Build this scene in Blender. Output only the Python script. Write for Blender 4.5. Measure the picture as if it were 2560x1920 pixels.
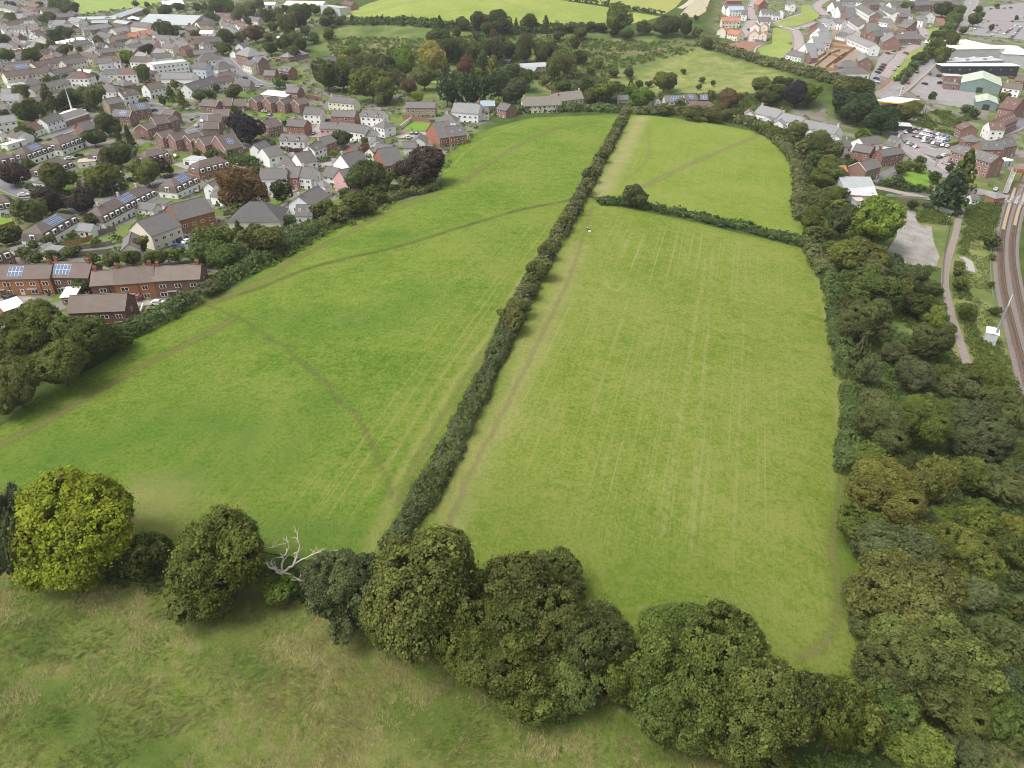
import bpy, math, random
import numpy as np
from mathutils import Matrix, Vector

# ---------------------------------------------------------------- camera, sky, sun, exposure
scene = bpy.context.scene
for o in list(bpy.data.objects):
    bpy.data.objects.remove(o)
col = scene.collection
cam_d = bpy.data.cameras.new('camera')
cam_d.sensor_width = 36.0
cam_d.lens = 1800.0 / 2560.0 * 36.0
cam_d.clip_start = 1.0
cam_d.clip_end = 9000.0
cam = bpy.data.objects.new('camera', cam_d)
col.objects.link(cam)
cam.location = (0, 0, 95)
cam.rotation_euler = (math.radians(90 - 33), 0, 0)
scene.camera = cam

world = bpy.data.worlds.new('World')
scene.world = world
world.use_nodes = True
wn = world.node_tree.nodes
wl = world.node_tree.links
wn.clear()
SUN_EL, SUN_AZ = math.radians(60), math.radians(-112)
sky = wn.new('ShaderNodeTexSky')
sky.sky_type = 'NISHITA'
sky.sun_disc = False
sky.sun_elevation = SUN_EL
sky.sun_rotation = SUN_AZ
sky.air_density = 1.0
sky.dust_density = 6.0
sky.ozone_density = 1.0
hsv = wn.new('ShaderNodeHueSaturation')
hsv.inputs['Saturation'].default_value = 0.25
bg = wn.new('ShaderNodeBackground')
bg.inputs['Strength'].default_value = 0.15
wo = wn.new('ShaderNodeOutputWorld')
wl.new(sky.outputs[0], hsv.inputs['Color'])
wl.new(hsv.outputs[0], bg.inputs['Color'])
wl.new(bg.outputs[0], wo.inputs['Surface'])

sun_d = bpy.data.lights.new('sun', 'SUN')
sun_d.energy = 1.0
sun_d.angle = math.radians(22)
sun_d.color = (1.0, 0.95, 0.88)
sun = bpy.data.objects.new('sun', sun_d)
col.objects.link(sun)
sd = Vector((math.sin(SUN_AZ) * math.cos(SUN_EL), math.cos(SUN_AZ) * math.cos(SUN_EL), math.sin(SUN_EL)))
sun.rotation_euler = (-sd).to_track_quat('-Z', 'Y').to_euler()
sun.location = (0, 0, 300)

scene.view_settings.view_transform = 'Standard'
scene.view_settings.look = 'None'
scene.view_settings.exposure = 0.66
scene.view_settings.gamma = 1.0
scene.view_settings.use_curve_mapping = False
scene.cycles.filter_width = 1.0
scene.cycles.max_bounces = 4
scene.cycles.diffuse_bounces = 3
scene.cycles.glossy_bounces = 2
scene.cycles.transparent_max_bounces = 4

# ---------------------------------------------------------------- data, in metres (x east, y away from the near meadow, z up)
CTRL=[
(0,53.6,0),(-58.2,65.7,0),(59.9,61.8,-4),(0,89.4,0),(-80.2,98.4,1),(-25.7,136.5,2),(-68,154.2,2),(39.4,139.4,0),(75.2,145.3,-4),(56.1,83.1,-3),(90.2,97.9,-9),(106.4,145.3,-10),(147.7,180.8,-14),(186.3,256.3,-15),(234,325.6,-15),(160.1,236.1,-14),(142.4,264,-10),(152.8,333.1,-8),(132.5,358.9,-6),(98.8,251.4,-5),(27.8,247.6,0),(-11,233.8,2),(47.7,401.7,-3),(88.7,389,-4),(-6.6,410.5,-3),(-34.2,344.7,-2),(141.3,422.2,-8),(73.6,478.8,-7),(82.7,544,-10),(-22.1,525.3,-9),(-72.8,345.4,-6),(-82.9,243.9,-2),(-105,194.5,0),(-143.9,200,0),(-148.9,262.5,-3),(-141.1,323.4,-5),(-209.3,317,-3),
(-109.4,422.2,-8),(-192.7,405.8,-4),(-265.4,420.4,-1),(-167.4,555.3,-4),(-250.9,551.5,2),(-329.2,539.7,4),(-376.1,763.3,2),(-501.7,815.7,3),(-474.7,979.2,2),(-280.4,824.6,2),(-160.4,655.6,0),(-90.2,628.6,-2),(-9.2,593,-5),(-10.1,664.2,8),(108.9,671.1,4),(123.7,566.5,-6),(188.2,587.1,-4),(7.3,734.5,22),(-103.3,741.6,18),(123,774.7,18),(182.4,697.7,10),(203.1,789.7,20),(261.8,727,13),(312.4,718.2,14),(265.9,563.8,8),(222.4,521.6,2),(308.6,593.5,9),(338.6,589.7,4),(279.9,523.3,-6),(320.1,497.6,-6),(228.2,383.9,-12),(248.6,439.2,-11),(202.1,430.4,-10),(165.7,426.3,-9),(420.1,714.1,8),
(540.1,895,10),(250.5,352.5,-14),(-900,1500,10),(0,1500,42),(900,1500,20),(0,2600,60),(-2200,1500,20),(2200,1500,20),(-400,0,0),(400,0,-12),(0,-400,0),(-2200,3500,40),(2200,3500,40),(-1500,200,5),(1500,200,-10),]

LDESC=['red brick slate-roofed house','white pale-slate-roofed terrace','tan metal-roofed shed','pale blue pale-slate-roofed house','cream brown-roofed terrace','white slate-roofed terrace','red brick red-brown-roofed terrace','cream slate-roofed house','white pale-slate-roofed house','red brick metal-roofed house','red brick metal-roofed terrace','red brick pale-slate-roofed terrace','cream pale-slate-roofed house','dark-clad white-roofed shed','pale grey metal-roofed shed','red brick white-roofed shed','cream slate-roofed terrace','red brick orange-roofed terrace','white slate-roofed house','pale grey white-roofed shed','pale grey slate-roofed shed','white metal-roofed shed','cream white-roofed shed','pink slate-roofed terrace','red brick red-brown-roofed house','stone slate-roofed house','dark-clad slate-roofed house','cream brown-roofed house','pale grey slate-roofed house','pale grey slate-roofed outbuilding','white metal-roofed outbuilding','white white-roofed outbuilding','white red-brown-roofed house','white brown-roofed house','red brick pale-slate-roofed house','white grey-roofed hotel wing','white pale-slate-roofed hotel wing','red brick brown-roofed house','white cream-roofed shed','pale grey grey-roofed shed','white white-roofed house','white grey-roofed outbuilding','white white-roofed shed','pale blue slate-roofed house','white dark-slate-roofed terrace','tan slate-roofed outbuilding','orange-red brick slate-roofed house','tan white-roofed shed','old brick slate-roofed house','pink slate-roofed house','cream dark-slate-roofed house','orange brick slate-roofed house','cream grey-roofed outbuilding','orange-red brick brown-roofed mansard house','white brown-roofed mansard house','tan brown-roofed mansard house','red brick brown-roofed mansard house','white slate-roofed outbuilding','white pale-slate-roofed outbuilding','cream pale-slate-roofed outbuilding','white tan-roofed outbuilding','tan pale-slate-roofed outbuilding','orange brick brown-tiled house','brown brick brown-tiled house','dark red brick brown-tiled house','red brick white-roofed outbuilding','old brick white-roofed outbuilding','stone blue-roofed house','long cream thatched cottage','tan slate-roofed house','red brick orange-roofed outbuilding','pale grey grey-roofed outbuilding','pale grey tan-roofed outbuilding','red brick slate-roofed terrace','orange-red brick pale-slate-roofed house','pale grey white-roofed outbuilding','dark-clad grey-roofed outbuilding','tan metal-roofed house','dark-clad metal-roofed outbuilding','white blue-roofed house','cream orange-roofed house','white orange-roofed house','red brick orange-roofed house','green metal pale-green-roofed shed','red brick slate-roofed outbuilding','red brick grey-roofed outbuilding','white brown-roofed terrace','white red-brown-roofed terrace','bright yellow-green tree','grey-green tree','dark green tree','olive green tree','bright green shrub','brownish olive tree','mid green tree','yellowish green tree','dark green shrub','orange-tinted autumn tree','brownish olive shrub','dull olive tree','pale sage shrub','grey-green shrub','mid green shrub','light green shrub','dull olive shrub','pale sage tree','yellow-topped tree','yellowish green shrub','bright green tree','very dark green conifer','mid green conifer','reddish shrub','rusty brown tree','copper beech','dark green conifer','olive green shrub','pink shrub','grey-green conifer','bright yellow-green shrub','dark purple beech','yellowish green conifer','yellow tree','reddish tree','light green tree','mid green slender columnar tree','orange tree','dark green slender columnar tree','very dark green tall leylandii','very dark green tree','black car','white car','silver car','blue car','teal car','red car','green car','grey car']

LZONE=['beside the far playing field','on the far street by the metal sheds','in the cream terraces at the far left','between the copper beech and the white hotel','along the long cream terrace street','near the white church spire','the white hotel complex','in the stepped red brick close','among the trees above the high street','along the curving high street','below the high street wood','in the red brick cul-de-sac','in the white and red estate','in the terrace with a red brick middle house','beside the brown horse chestnut','near the green garage doors','on the brown mansard estate','by the brown mansard estate','behind the mansard houses','in the row beside the turning circle','in the row with scaffolding','nearest the field gateway','beside the turning circle','along the lane behind the field hedge','in the white terrace by the hedge corner','by the station lane','at the station','in the brick row across from the car lot','beside the car lot','in the wooded valley','in the orange corner of the new estate','around the green of the new estate','in the curving terrace of the new estate','in the upper rows of the new estate','in the lower rows of the new estate','beside the supermarket','in the far terraced streets','in the far town centre','at the far edge of town','in the upper new estate','in the foreground tree row','in the right-hand wood','in the scrub between field and railway','along the hedge bank right of the fields','around the station garden','along the left edge of the field','beside the near brick houses','in the far town','near the church spire','in the wood above the high street','along the hedge gardens of the old street','on the ridge hedge','behind the far field hedge','by the new estate hedge','in the dark grove by the petrol station','along the main road verge','on the hedge crossing the right-hand fields','grown out of the central hedge','by the near brick houses','on the mansard estate','in the parking court behind the cream flats','on the white and red estate','in the estate court by the lawn','on the high street','in the old town','outside the brick station flats','driving on the main road','on the new estate lower road','in the yard by the supermarket','on the new estate upper roads','in the front row of the packed car lot','in the second row of the packed car lot','in the third row of the packed car lot','in the fourth row of the packed car lot','in the fifth row of the packed car lot','in the sixth row of the packed car lot','in the front row of the supermarket car park','in the second row of the supermarket car park','in the third row of the supermarket car park','in the fourth row of the supermarket car park','in the fifth row of the supermarket car park','in the sixth row of the supermarket car park','in the seventh row of the supermarket car park','in the eighth row of the supermarket car park']

CARGROUPS=['cars by the near brick houses','cars on the mansard estate','cars in the parking court behind the cream flats','cars on the white and red estate','cars in the estate court by the lawn','cars on the high street','cars in the old town','cars outside the brick station flats','cars driving on the main road','cars on the new estate lower road','cars in the yard by the supermarket','cars on the new estate upper roads','cars in the packed car lot','cars in the supermarket car park']

HOUSES=[
('house',(0,0,1,2),'house',0,-473.5,866.52,1.63,0.57,10.35,9,5.61,'h','slate','brick','0','c'),('terrace',(1,0,0,1),'terrace',0,-431.49,795.46,1.93,-0.68,23.48,9,5.72,'g','lslate','white','01',''),('shed',(2,0,0,2),'shed',0,-429.54,832.35,1.24,0.11,39.1,12,4.86,'g','metal','tan','01','shed'),('shed',(2,0,1,2),'shed',0,-422.52,877.08,1.31,1.68,96.25,14,4.6,'g','metal','tan','03','shed'),('house',(3,0,0,1),'house',0,-431.17,766,2.31,-0.19,11.62,12,5.77,'g','lslate','lblue','01',''),('house',(0,0,0,2),'house',0,-410.79,740.67,2.45,-0.51,15.18,9,5.71,'g','slate','brick','01',''),
('terrace',(4,0,0,1),'terrace',0,-528.31,880.27,1.69,-0.88,54.45,9,5.78,'g','brown','cream','01',''),('terrace',(5,0,0,1),'terrace',0,-561.2,911.31,1.6,-0.81,52.66,10,5.66,'h','slate','white','01',''),('terrace',(6,0,0,1),'terrace',0,-556.7,945.74,1.49,-0.8,40.28,9,5.55,'g','rbrown','brick','01',''),('house',(7,0,0,1),'house',0,-606.14,974.97,1.61,-0.57,17.99,9,5.52,'g','slate','cream','01',''),('house',(8,0,0,1),'house',0,-502.63,821.85,2.54,-0.62,20.24,9,5.67,'g','lslate','white','01',''),('house',(9,1,0,1),'house',0,-406.63,790.33,1.57,0.32,14.64,8,5.72,'g','metal','brick','01',''),
('terrace',(10,1,0,1),'terrace',0,-382.53,789.02,1.26,-0.63,24.49,9,5.74,'g','metal','brick','01',''),('terrace',(11,1,0,1),'terrace',0,-385.68,743.7,1.91,1.24,23.63,9,5.72,'g','lslate','brick','03',''),('house',(12,1,0,2),'house',0,-391.66,730.72,2.34,1.02,8.76,8,5.59,'g','lslate','cream','03',''),('house',(7,1,0,1),'house',0,-389.74,712.04,2.59,0.61,8.32,8,5.61,'g','slate','cream','0',''),('shed',(13,1,0,1),'shed',0,-395.54,837.21,0.99,1.97,25,11.81,3.98,'g','white','dark','3','shed'),('shed',(14,1,0,1),'shed',0,-338.25,808.4,0.76,-0.24,59.72,40,4.99,'g','metal','lgrey','01','shed'),
('shed',(15,1,0,1),'shed',0,-410.2,980,2.37,0.5,23.61,20,4.3,'g','white','brick','0','shed'),('house',(12,1,1,2),'house',0,-357.7,724.84,1.83,1.31,18.07,9,5.66,'g','lslate','cream','03',''),('terrace',(16,1,1,2),'terrace',0,-347.31,751.71,1.37,-0.52,23.76,10,6.74,'g','slate','cream','01',''),('terrace',(17,1,0,1),'terrace',0,-334.92,714.72,1.63,1.2,31.59,9,3.63,'g','orange','brick','03','c'),('terrace',(16,1,0,2),'terrace',0,-349.97,684.8,2.43,-0.66,23.89,9,5.7,'g','slate','cream','01',''),('terrace',(4,2,0,2),'terrace',0,-479.28,782.25,2.5,1.64,61.4,8,5.85,'g','brown','cream','03','cc'),
('house',(18,2,1,2),'house',0,-454.78,731.48,3.08,0.1,18.37,8,5.7,'g','slate','white','01','c'),('terrace',(4,2,1,2),'terrace',0,-431.06,723.06,2.99,-0.77,38.72,8,5.65,'g','brown','cream','01','c'),('house',(7,2,0,2),'house',0,-417.05,713.05,2.91,0.53,11.18,8,5.64,'g','slate','cream','0','c'),('house',(18,2,0,2),'house',0,-464.04,732.34,3.25,-0.84,13.39,8,5.63,'g','slate','white','01',''),('shed',(19,2,0,1),'shed',0,-379.06,617.16,3.76,-0.15,21.65,10,3.59,'f','white','lgrey','01','shed'),('shed',(20,2,0,1),'shed',0,-397.65,645.73,3.59,-0.55,22.99,14,4.14,'g','slate','lgrey','01','shed'),
('shed',(21,2,0,1),'shed',0,-393.28,647.35,3.53,0.86,15.06,15,4.03,'g','metal','white','03','shed'),('shed',(22,2,0,1),'shed',0,-371.42,664.71,2.8,1.37,34.24,8,3.94,'n','white','cream','03','shed'),('house',(7,2,1,2),'house',0,-347.05,632.49,3.13,1.21,17.59,8,5.67,'g','slate','cream','03','c'),('house',(0,3,0,2),'house',0,-332.99,672.51,2.37,0.9,12.33,8,5.63,'g','slate','brick','03','c'),('terrace',(23,3,0,1),'terrace',0,-298.94,643.75,2.08,-0.29,23.17,8,5.82,'g','slate','pink','01','c'),('house',(7,3,0,1),'house',0,-272.22,627.8,1.63,-0.56,13.4,7,5.81,'g','slate','cream','01','c'),
('terrace',(16,3,0,1),'terrace',0,-267.78,642.99,1.34,-0.78,23.09,7,5.84,'g','slate','cream','01','c'),('house',(24,3,0,1),'house',0,-257.77,621.03,1.25,1.26,8,6.47,5.75,'g','rbrown','brick','03',''),('house',(12,3,0,1),'house',0,-266.02,596.51,1.68,-0.82,18.69,8,5.97,'g','lslate','cream','01',''),('house',(25,3,0,1),'house',0,-306.31,593.81,3,0.81,14.8,8,6.19,'g','slate','stone','03','c'),('house',(0,3,1,2),'house',0,-291.11,600.32,2.53,-0.47,14.74,8,5.83,'g','slate','brick','01','s'),('house',(8,3,0,1),'house',0,-314.41,592.69,3.17,-0.38,17.85,9,5.78,'h','lslate','white','01','c'),
('terrace',(4,4,1,2),'terrace',0,-321.13,549.68,3.52,1.25,41.81,8,5.5,'g','brown','cream','03','cc'),('house',(26,4,0,1),'house',0,-335.07,527.95,3.56,0.86,17.1,10,4.75,'g','slate','dark','03','solar'),('house',(7,4,0,1),'house',0,-310.3,550.35,3.4,1.2,17.53,7,5,'g','slate','cream','03',''),('house',(18,4,0,1),'house',0,-284.74,545.8,2.71,0.36,8.43,9,6.87,'g','slate','white','0','c'),('terrace',(4,4,0,2),'terrace',0,-317.72,508.14,2.82,0.82,29.11,8,5.53,'g','brown','cream','03','cc'),('house',(27,4,0,1),'house',0,-331.86,510.43,3.2,-0.36,5.07,9,5.56,'g','brown','cream','01',''),
('house',(28,4,0,1),'house',0,-299.68,513.79,2.37,1.42,19.94,7,5.71,'g','slate','lgrey','03','c'),('outbuilding',(29,4,0,1),'outbuilding',0,-300.27,475.7,1.27,1.33,14.76,9,4.06,'g','slate','lgrey','03','shed'),('outbuilding',(30,4,0,1),'outbuilding',0,-315.01,487.31,2.22,0.82,8.97,8,3.38,'f','metal','white','03','shed'),('outbuilding',(31,4,0,1),'outbuilding',0,-290.71,527.77,2.57,-0.15,9.6,6,3.52,'g','white','white','01','shed'),('house',(32,5,1,3),'house',0,-281.71,503.36,1.43,-0.08,15.07,9,5.79,'h','rbrown','white','01','c'),
('house',(32,5,2,3),'house',0,-258.16,520.05,0.91,0.14,13.32,9,5.79,'h','rbrown','white','01','c'),('house',(33,5,2,4),'house',0,-265.02,561.01,1.95,-0.2,17.11,8,5.9,'g','brown','white','01','c'),('house',(0,5,2,5),'house',0,-251.81,498.06,-0.01,-0.59,12.31,9,3.77,'h','slate','brick','01','c'),('house',(18,5,0,1),'house',0,-248.44,473.61,-0.99,-0.15,12.54,9,5.83,'h','slate','white','01','c'),('house',(0,5,0,5),'house',0,-272.29,480.93,0.47,-0.43,9.87,7,3.62,'h','slate','brick','01',''),('house',(33,5,1,4),'house',0,-234.61,465.46,-1.79,0.92,10.42,8,5.57,'g','brown','white','03','cs'),
('house',(33,5,3,4),'house',0,-227.42,485.09,-1.69,1.04,11.73,8,5.55,'g','brown','white','03','c'),('house',(25,5,0,1),'house',0,-234.87,445.57,-2.2,0.93,9.44,8,5.56,'g','slate','stone','03','c'),('house',(34,5,0,1),'house',0,-300.02,455.73,0.68,0.15,7.56,12,4,'g','lslate','brick','01',''),('house',(32,5,0,3),'house',0,-252.77,390.65,-2.17,1.33,7.62,8,3.38,'g','rbrown','white','03',''),('house',(0,5,1,5),'house',0,-227.41,396.37,-3.07,1.07,6.79,9,3.41,'g','slate','brick','03',''),('house',(0,5,3,5),'house',0,-215.92,418.48,-3.39,-0.12,10.07,8,5.71,'g','slate','brick','01','solar b'),
('house',(0,5,4,5),'house',0,-214.48,434.58,-3.41,0.63,10.21,8,5.67,'g','slate','brick','03','solar b'),('house',(33,5,0,4),'house',0,-250.9,377.17,-2.38,-0.59,10.16,8,3.64,'g','brown','white','01',''),('house',(8,5,0,1),'house',0,-262.59,380.17,-1.91,2.47,8,3.65,3.4,'g','lslate','white','23',''),('hotel_wing',(35,6,0,1),'hotel',0,-242.7,549.05,0.3,0.69,24,12,8.55,'f','lgrey','white','03','hotel'),('hotel_wing',(36,6,0,1),'hotel',0,-225.72,523.03,-1.38,-0.09,22.19,10,4.67,'g','lslate','white','01','hotel'),
('house',(18,6,0,1),'house',0,-256.01,570.81,1.52,0.64,12.52,8,7.31,'g','slate','white','03',''),('house',(37,7,0,7),'house',0,-193.9,393.11,-4.49,1.31,7,8.17,5.76,'g','brown','brick','03','b'),('house',(37,7,1,7),'house',0,-191.61,405.44,-4.64,0.78,7,8.99,5.92,'g','brown','brick','03','b'),('house',(37,7,3,7),'house',0,-187.77,411.02,-4.71,1.38,8,4.65,5.72,'g','brown','brick','03','b'),('house',(37,7,4,7),'house',0,-194.15,427.42,-4.47,2.68,8,6.76,5.58,'g','brown','brick','23','b'),('house',(32,8,0,1),'house',0,-294.05,830.45,1.07,-0.26,11.23,8,5.65,'h','rbrown','white','01','c'),
('shed',(38,8,0,1),'shed',0,-223.44,880.94,6.31,-0.15,43.69,30,6.85,'g','cream','white','01','shed'),('shed',(39,8,0,1),'shed',0,-174.31,797.17,10.84,-0.76,32.91,12,9.63,'f','lgrey','lgrey','01','shed'),('terrace',(6,8,0,1),'terrace',0,-164.68,822.36,13.85,-0.97,24.05,8,6.09,'g','rbrown','brick','01',''),('house',(0,8,0,1),'house',0,-310.58,796.72,0.74,0.87,13.09,8,5.62,'g','slate','brick','03',''),('house',(34,8,1,2),'house',0,-254.06,711.58,1.96,0.26,19.13,14,5.72,'h','lslate','brick','0',''),('house',(34,8,0,2),'house',0,-262.33,700.26,1.84,-0.04,9.3,9,4.51,'h','lslate','brick','01',''),
('house',(40,8,0,1),'house',0,-273.36,713.58,1.83,-0.08,12.06,8,5.56,'g','white','white','01',''),('outbuilding',(41,8,0,1),'outbuilding',0,-262.34,688.88,1.73,0.01,14.99,7,2.86,'f','lgrey','white','01','shed'),('shed',(42,8,0,1),'shed',0,-277.54,929.83,5.79,0.01,13.97,14,4.74,'g','white','white','01','shed'),('house',(0,9,0,3),'house',0,-238.66,607.39,0.25,0.35,14.63,8,5.87,'g','slate','brick','0','c'),('house',(18,9,0,3),'house',0,-227.47,586.38,-0.57,0.61,18.46,12,5.51,'h','slate','white','03',''),
('house',(43,9,0,1),'house',0,-217.48,545.99,-1.14,-0.34,10.79,9,7.05,'g','slate','lblue','01','c'),('house',(18,9,1,3),'house',0,-205.36,550.9,-2.14,0.94,14.55,10,7.03,'h','slate','white','03','c'),('terrace',(44,9,0,1),'terrace',0,-202.86,499.5,-2.99,1.28,29.86,9,5.51,'g','dslate','white','03','d'),('house',(32,9,0,1),'house',0,-193.96,518.92,-3.34,0.9,9.89,8,5.14,'g','rbrown','white','03',''),('outbuilding',(45,9,0,1),'outbuilding',0,-180.9,518.2,-4.3,-0.05,9.93,9,3.73,'g','slate','tan','01','shed'),
('house',(34,9,0,2),'house',0,-200.25,598.23,-2.3,-0.79,19.47,14,9.05,'h','lslate','brick','01',''),('house',(34,9,1,2),'house',0,-199.74,600.52,-2.01,0.9,13.52,10,7.22,'h','lslate','brick','03',''),('house',(7,9,0,1),'house',0,-192.1,573.57,-2.88,-0.8,13.8,8,6.23,'g','slate','cream','01',''),('house',(0,9,1,3),'house',0,-185.79,573.71,-3.23,-0.75,10.65,9,8.7,'g','slate','brick','01',''),('house',(3,9,0,1),'house',0,-186.62,576.86,-3.17,0.77,8.59,12,7.72,'g','lslate','lblue','03',''),('house',(46,9,0,1),'house',0,-163.41,563.85,-4.81,-0.61,11.07,8,6.02,'g','slate','obrick','01','d'),
('house',(0,9,2,3),'house',0,-173.45,555.6,-4.16,-0.08,8.17,8,3.92,'g','slate','brick','01',''),('terrace',(11,9,0,1),'terrace',0,-175.28,630.64,-2.31,1.04,22.35,9,3.7,'h','lslate','brick','03',''),('house',(18,9,2,3),'house',0,-142.84,597.84,-4.83,0.91,17.84,9,6.13,'g','slate','white','03','c'),('outbuilding',(31,9,0,2),'outbuilding',0,-206.62,697.44,2.73,-0.65,7.23,4,2.92,'g','white','white','01','shed'),('outbuilding',(31,9,1,2),'outbuilding',0,-182.97,694.67,3.35,-0.18,4.86,4,2.91,'f','white','white','01','shed'),
('shed',(47,10,0,1),'shed',0,-153.87,499.02,-6.65,-0.43,20.41,8,3.84,'n','white','tan','01','shed s'),('house',(48,10,0,1),'house',0,-141.86,498.36,-6.98,-0.34,8.79,8,6.31,'g','slate','rbrick','01','c'),('house',(7,10,0,1),'house',0,-106.05,477.33,-8.47,-0.38,18.67,7,5.75,'g','slate','cream','01','c'),('house',(37,11,2,14),'house',0,-183.47,462.46,-4.94,-0.26,10.66,9,3.51,'g','brown','brick','01','b'),('house',(37,11,6,14),'house',0,-176.05,466.1,-5.34,-0.07,9.57,9,3.42,'g','brown','brick','01','b'),
('house',(37,11,8,14),'house',0,-168.49,466.82,-5.83,0.28,8.02,9,3.34,'g','brown','brick','0','b'),('house',(37,11,9,14),'house',0,-157.46,469.05,-6.41,1.05,8,6.99,5.87,'g','brown','brick','03','b'),('house',(37,11,11,14),'house',0,-148.93,468.39,-6.9,1.03,8,7.37,5.86,'g','brown','brick','03','b'),('house',(37,11,12,14),'house',0,-140.66,467.55,-7.26,1.18,8,5.89,5.74,'g','brown','brick','03','b'),('house',(37,11,13,14),'house',0,-131.36,468.43,-7.72,0.96,8,7.62,5.8,'g','brown','brick','03','b'),('house',(37,11,5,14),'house',0,-167.08,432.86,-6.05,0.07,8.87,8,5.25,'g','brown','brick','01','b'),
('house',(37,11,4,14),'house',0,-166.1,419.25,-6.03,0.11,6.93,8,5.19,'g','brown','brick','01','b'),('house',(37,11,3,14),'house',0,-162.1,402.22,-6.2,0.11,8.01,9,5.73,'g','brown','brick','01','b'),('house',(37,11,10,14),'house',0,-134.22,414.1,-7.71,0.87,9,9.02,5.4,'g','brown','brick','03','b'),('house',(37,11,0,14),'house',0,-157.65,374.34,-6.15,0.91,8,4.64,5.88,'g','brown','brick','03','b'),('house',(37,11,1,14),'house',0,-152.61,370.39,-6.37,0.81,9,9.61,5.97,'g','brown','brick','03','b'),
('house',(37,11,7,14),'house',0,-142.21,365.63,-6.69,0.81,9,15.18,5.97,'g','brown','brick','03','solar b'),('house',(18,12,7,16),'house',0,-117.19,445.48,-8.23,-0.21,10.39,8,5.65,'g','slate','white','01',''),('house',(46,12,2,4),'house',0,-97.9,440.22,-8.31,-0.18,14.41,8,5.57,'g','slate','obrick','01',''),('house',(18,12,13,16),'house',0,-80.59,438.77,-8.21,-0.3,14.03,8,5.77,'g','slate','white','01','d'),('house',(46,12,0,4),'house',0,-119.02,415.91,-8.14,-0.28,11,8,5.74,'g','slate','obrick','01',''),
('house',(49,12,0,2),'house',0,-100.7,410.47,-8.13,-0.05,8.9,8,5.67,'g','slate','pink','01',''),('house',(18,12,11,16),'house',0,-85.78,403.5,-7.89,-0.48,18.14,8,5.87,'g','slate','white','01',''),('house',(18,12,15,16),'house',0,-70.08,409.49,-7.27,-0.73,8.72,8,5.73,'h','slate','white','01',''),('house',(18,12,3,16),'house',0,-113.09,383.07,-7.65,-0.16,13.43,7,5.68,'g','slate','white','01','d'),('house',(18,12,8,16),'house',0,-98.44,365.15,-7.4,1.18,10,6.92,5.69,'g','slate','white','03','c'),('house',(46,12,1,4),'house',0,-96.06,376.35,-7.54,1.07,9.61,8,5.71,'g','slate','obrick','03',''),
('house',(18,12,0,16),'house',0,-125.85,365.65,-7.15,1.2,9,5.47,5.83,'g','slate','white','03',''),('house',(18,12,1,16),'house',0,-116.73,353.05,-7.03,0.77,8,10.79,5.81,'g','slate','white','03',''),('house',(18,12,4,16),'house',0,-97.84,341.61,-6.9,0.75,8,10.06,5.82,'g','slate','white','03','c'),('house',(18,12,2,16),'house',0,-106.12,343.07,-6.89,0.03,8.06,9,3.97,'h','slate','white','01',''),('house',(18,12,10,16),'house',1,-73.35,331.56,-6.04,0.82,11,13.92,6.02,'g','slate','white','03','c'),('house',(46,12,3,4),'house',0,-79.88,371.84,-7.03,1.1,7,5.48,3.23,'g','slate','obrick','03',''),
('house',(7,12,0,1),'house',0,-66.11,357.62,-6.26,0.87,9,7.8,4.5,'g','slate','cream','03','s'),('house',(18,12,9,16),'house',1,-78.48,317.07,-5.4,-0.5,6.91,8,4.89,'g','slate','white','01',''),('house',(49,12,1,2),'house',1,-67.66,305.05,-4.45,0.67,12,12.69,5.94,'g','slate','pink','03',''),('house',(18,12,6,16),'house',1,-79.07,274.98,-3.68,1.26,14,9.72,6.11,'g','slate','white','03','c'),('house',(8,12,0,1),'house',1,-79.56,300.7,-4.55,0.85,3.11,6,4.62,'h','lslate','white','03',''),('house',(18,12,5,16),'house',1,-78.91,266.85,-3.22,0.03,6.24,8,3.3,'g','slate','white','01','s'),
('house',(18,12,12,16),'house',0,-76.61,399.96,-7.31,-0.21,6.96,6,3.6,'g','slate','white','01',''),('house',(18,12,14,16),'house',0,-68.07,369.92,-6.47,1.76,9,6.97,5.97,'g','slate','white','3',''),('house',(18,13,0,2),'house',1,-103.2,312.19,-5.68,-0.03,11.23,9,5.92,'g','slate','white','01','c'),('house',(46,13,0,1),'house',1,-94.8,315.05,-5.77,-0.19,5.92,9,5.96,'g','slate','obrick','01',''),('house',(18,13,1,2),'house',1,-88.9,314.52,-5.64,-0.23,5.88,9,5.98,'g','slate','white','01','c'),('house',(50,14,0,1),'house',1,-95.64,262.85,-3.74,0.05,18.76,14,4.13,'h','dslate','cream','01',''),
('house',(18,14,0,2),'house',1,-124.51,300.29,-5.1,1.26,10,5.63,5.36,'g','slate','white','03',''),('house',(51,14,0,1),'house',1,-120.59,260.02,-3.8,0.82,13.51,13,6.6,'g','slate','obrick2','03',''),('outbuilding',(52,14,0,1),'outbuilding',0,-149.54,346.49,-5.88,0.56,7.64,7,3.04,'f','lgrey','cream','03','shed gar'),('house',(18,14,1,2),'house',1,-119.1,291.17,-4.8,-0.43,5.58,8,4.21,'g','slate','white','01',''),('mansard_house',(53,15,0,1),'house',0,-139.45,333.14,-6.02,0.91,16.83,9,3.32,'m','brown','obrick','03',''),
('mansard_house',(54,16,2,9),'house',0,-227.89,346.48,-3.16,1.35,16.5,9,3.05,'m','brown','white','03','solar'),('mansard_house',(54,16,5,9),'house',0,-221.74,364.76,-3.39,1.38,16.93,9,3.02,'m','brown','white','03',''),('mansard_house',(54,16,4,9),'house',1,-205.53,322.21,-3.73,1.27,17.03,9,3.15,'m','brown','white','03',''),('mansard_house',(54,16,6,9),'house',1,-178.35,310.4,-4.34,1.29,18.2,9,3.21,'m','brown','white','03',''),('mansard_house',(55,16,0,1),'house',0,-193.42,350.73,-4.48,1.35,19.77,9,3.13,'m','brown','tan','03',''),
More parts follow.
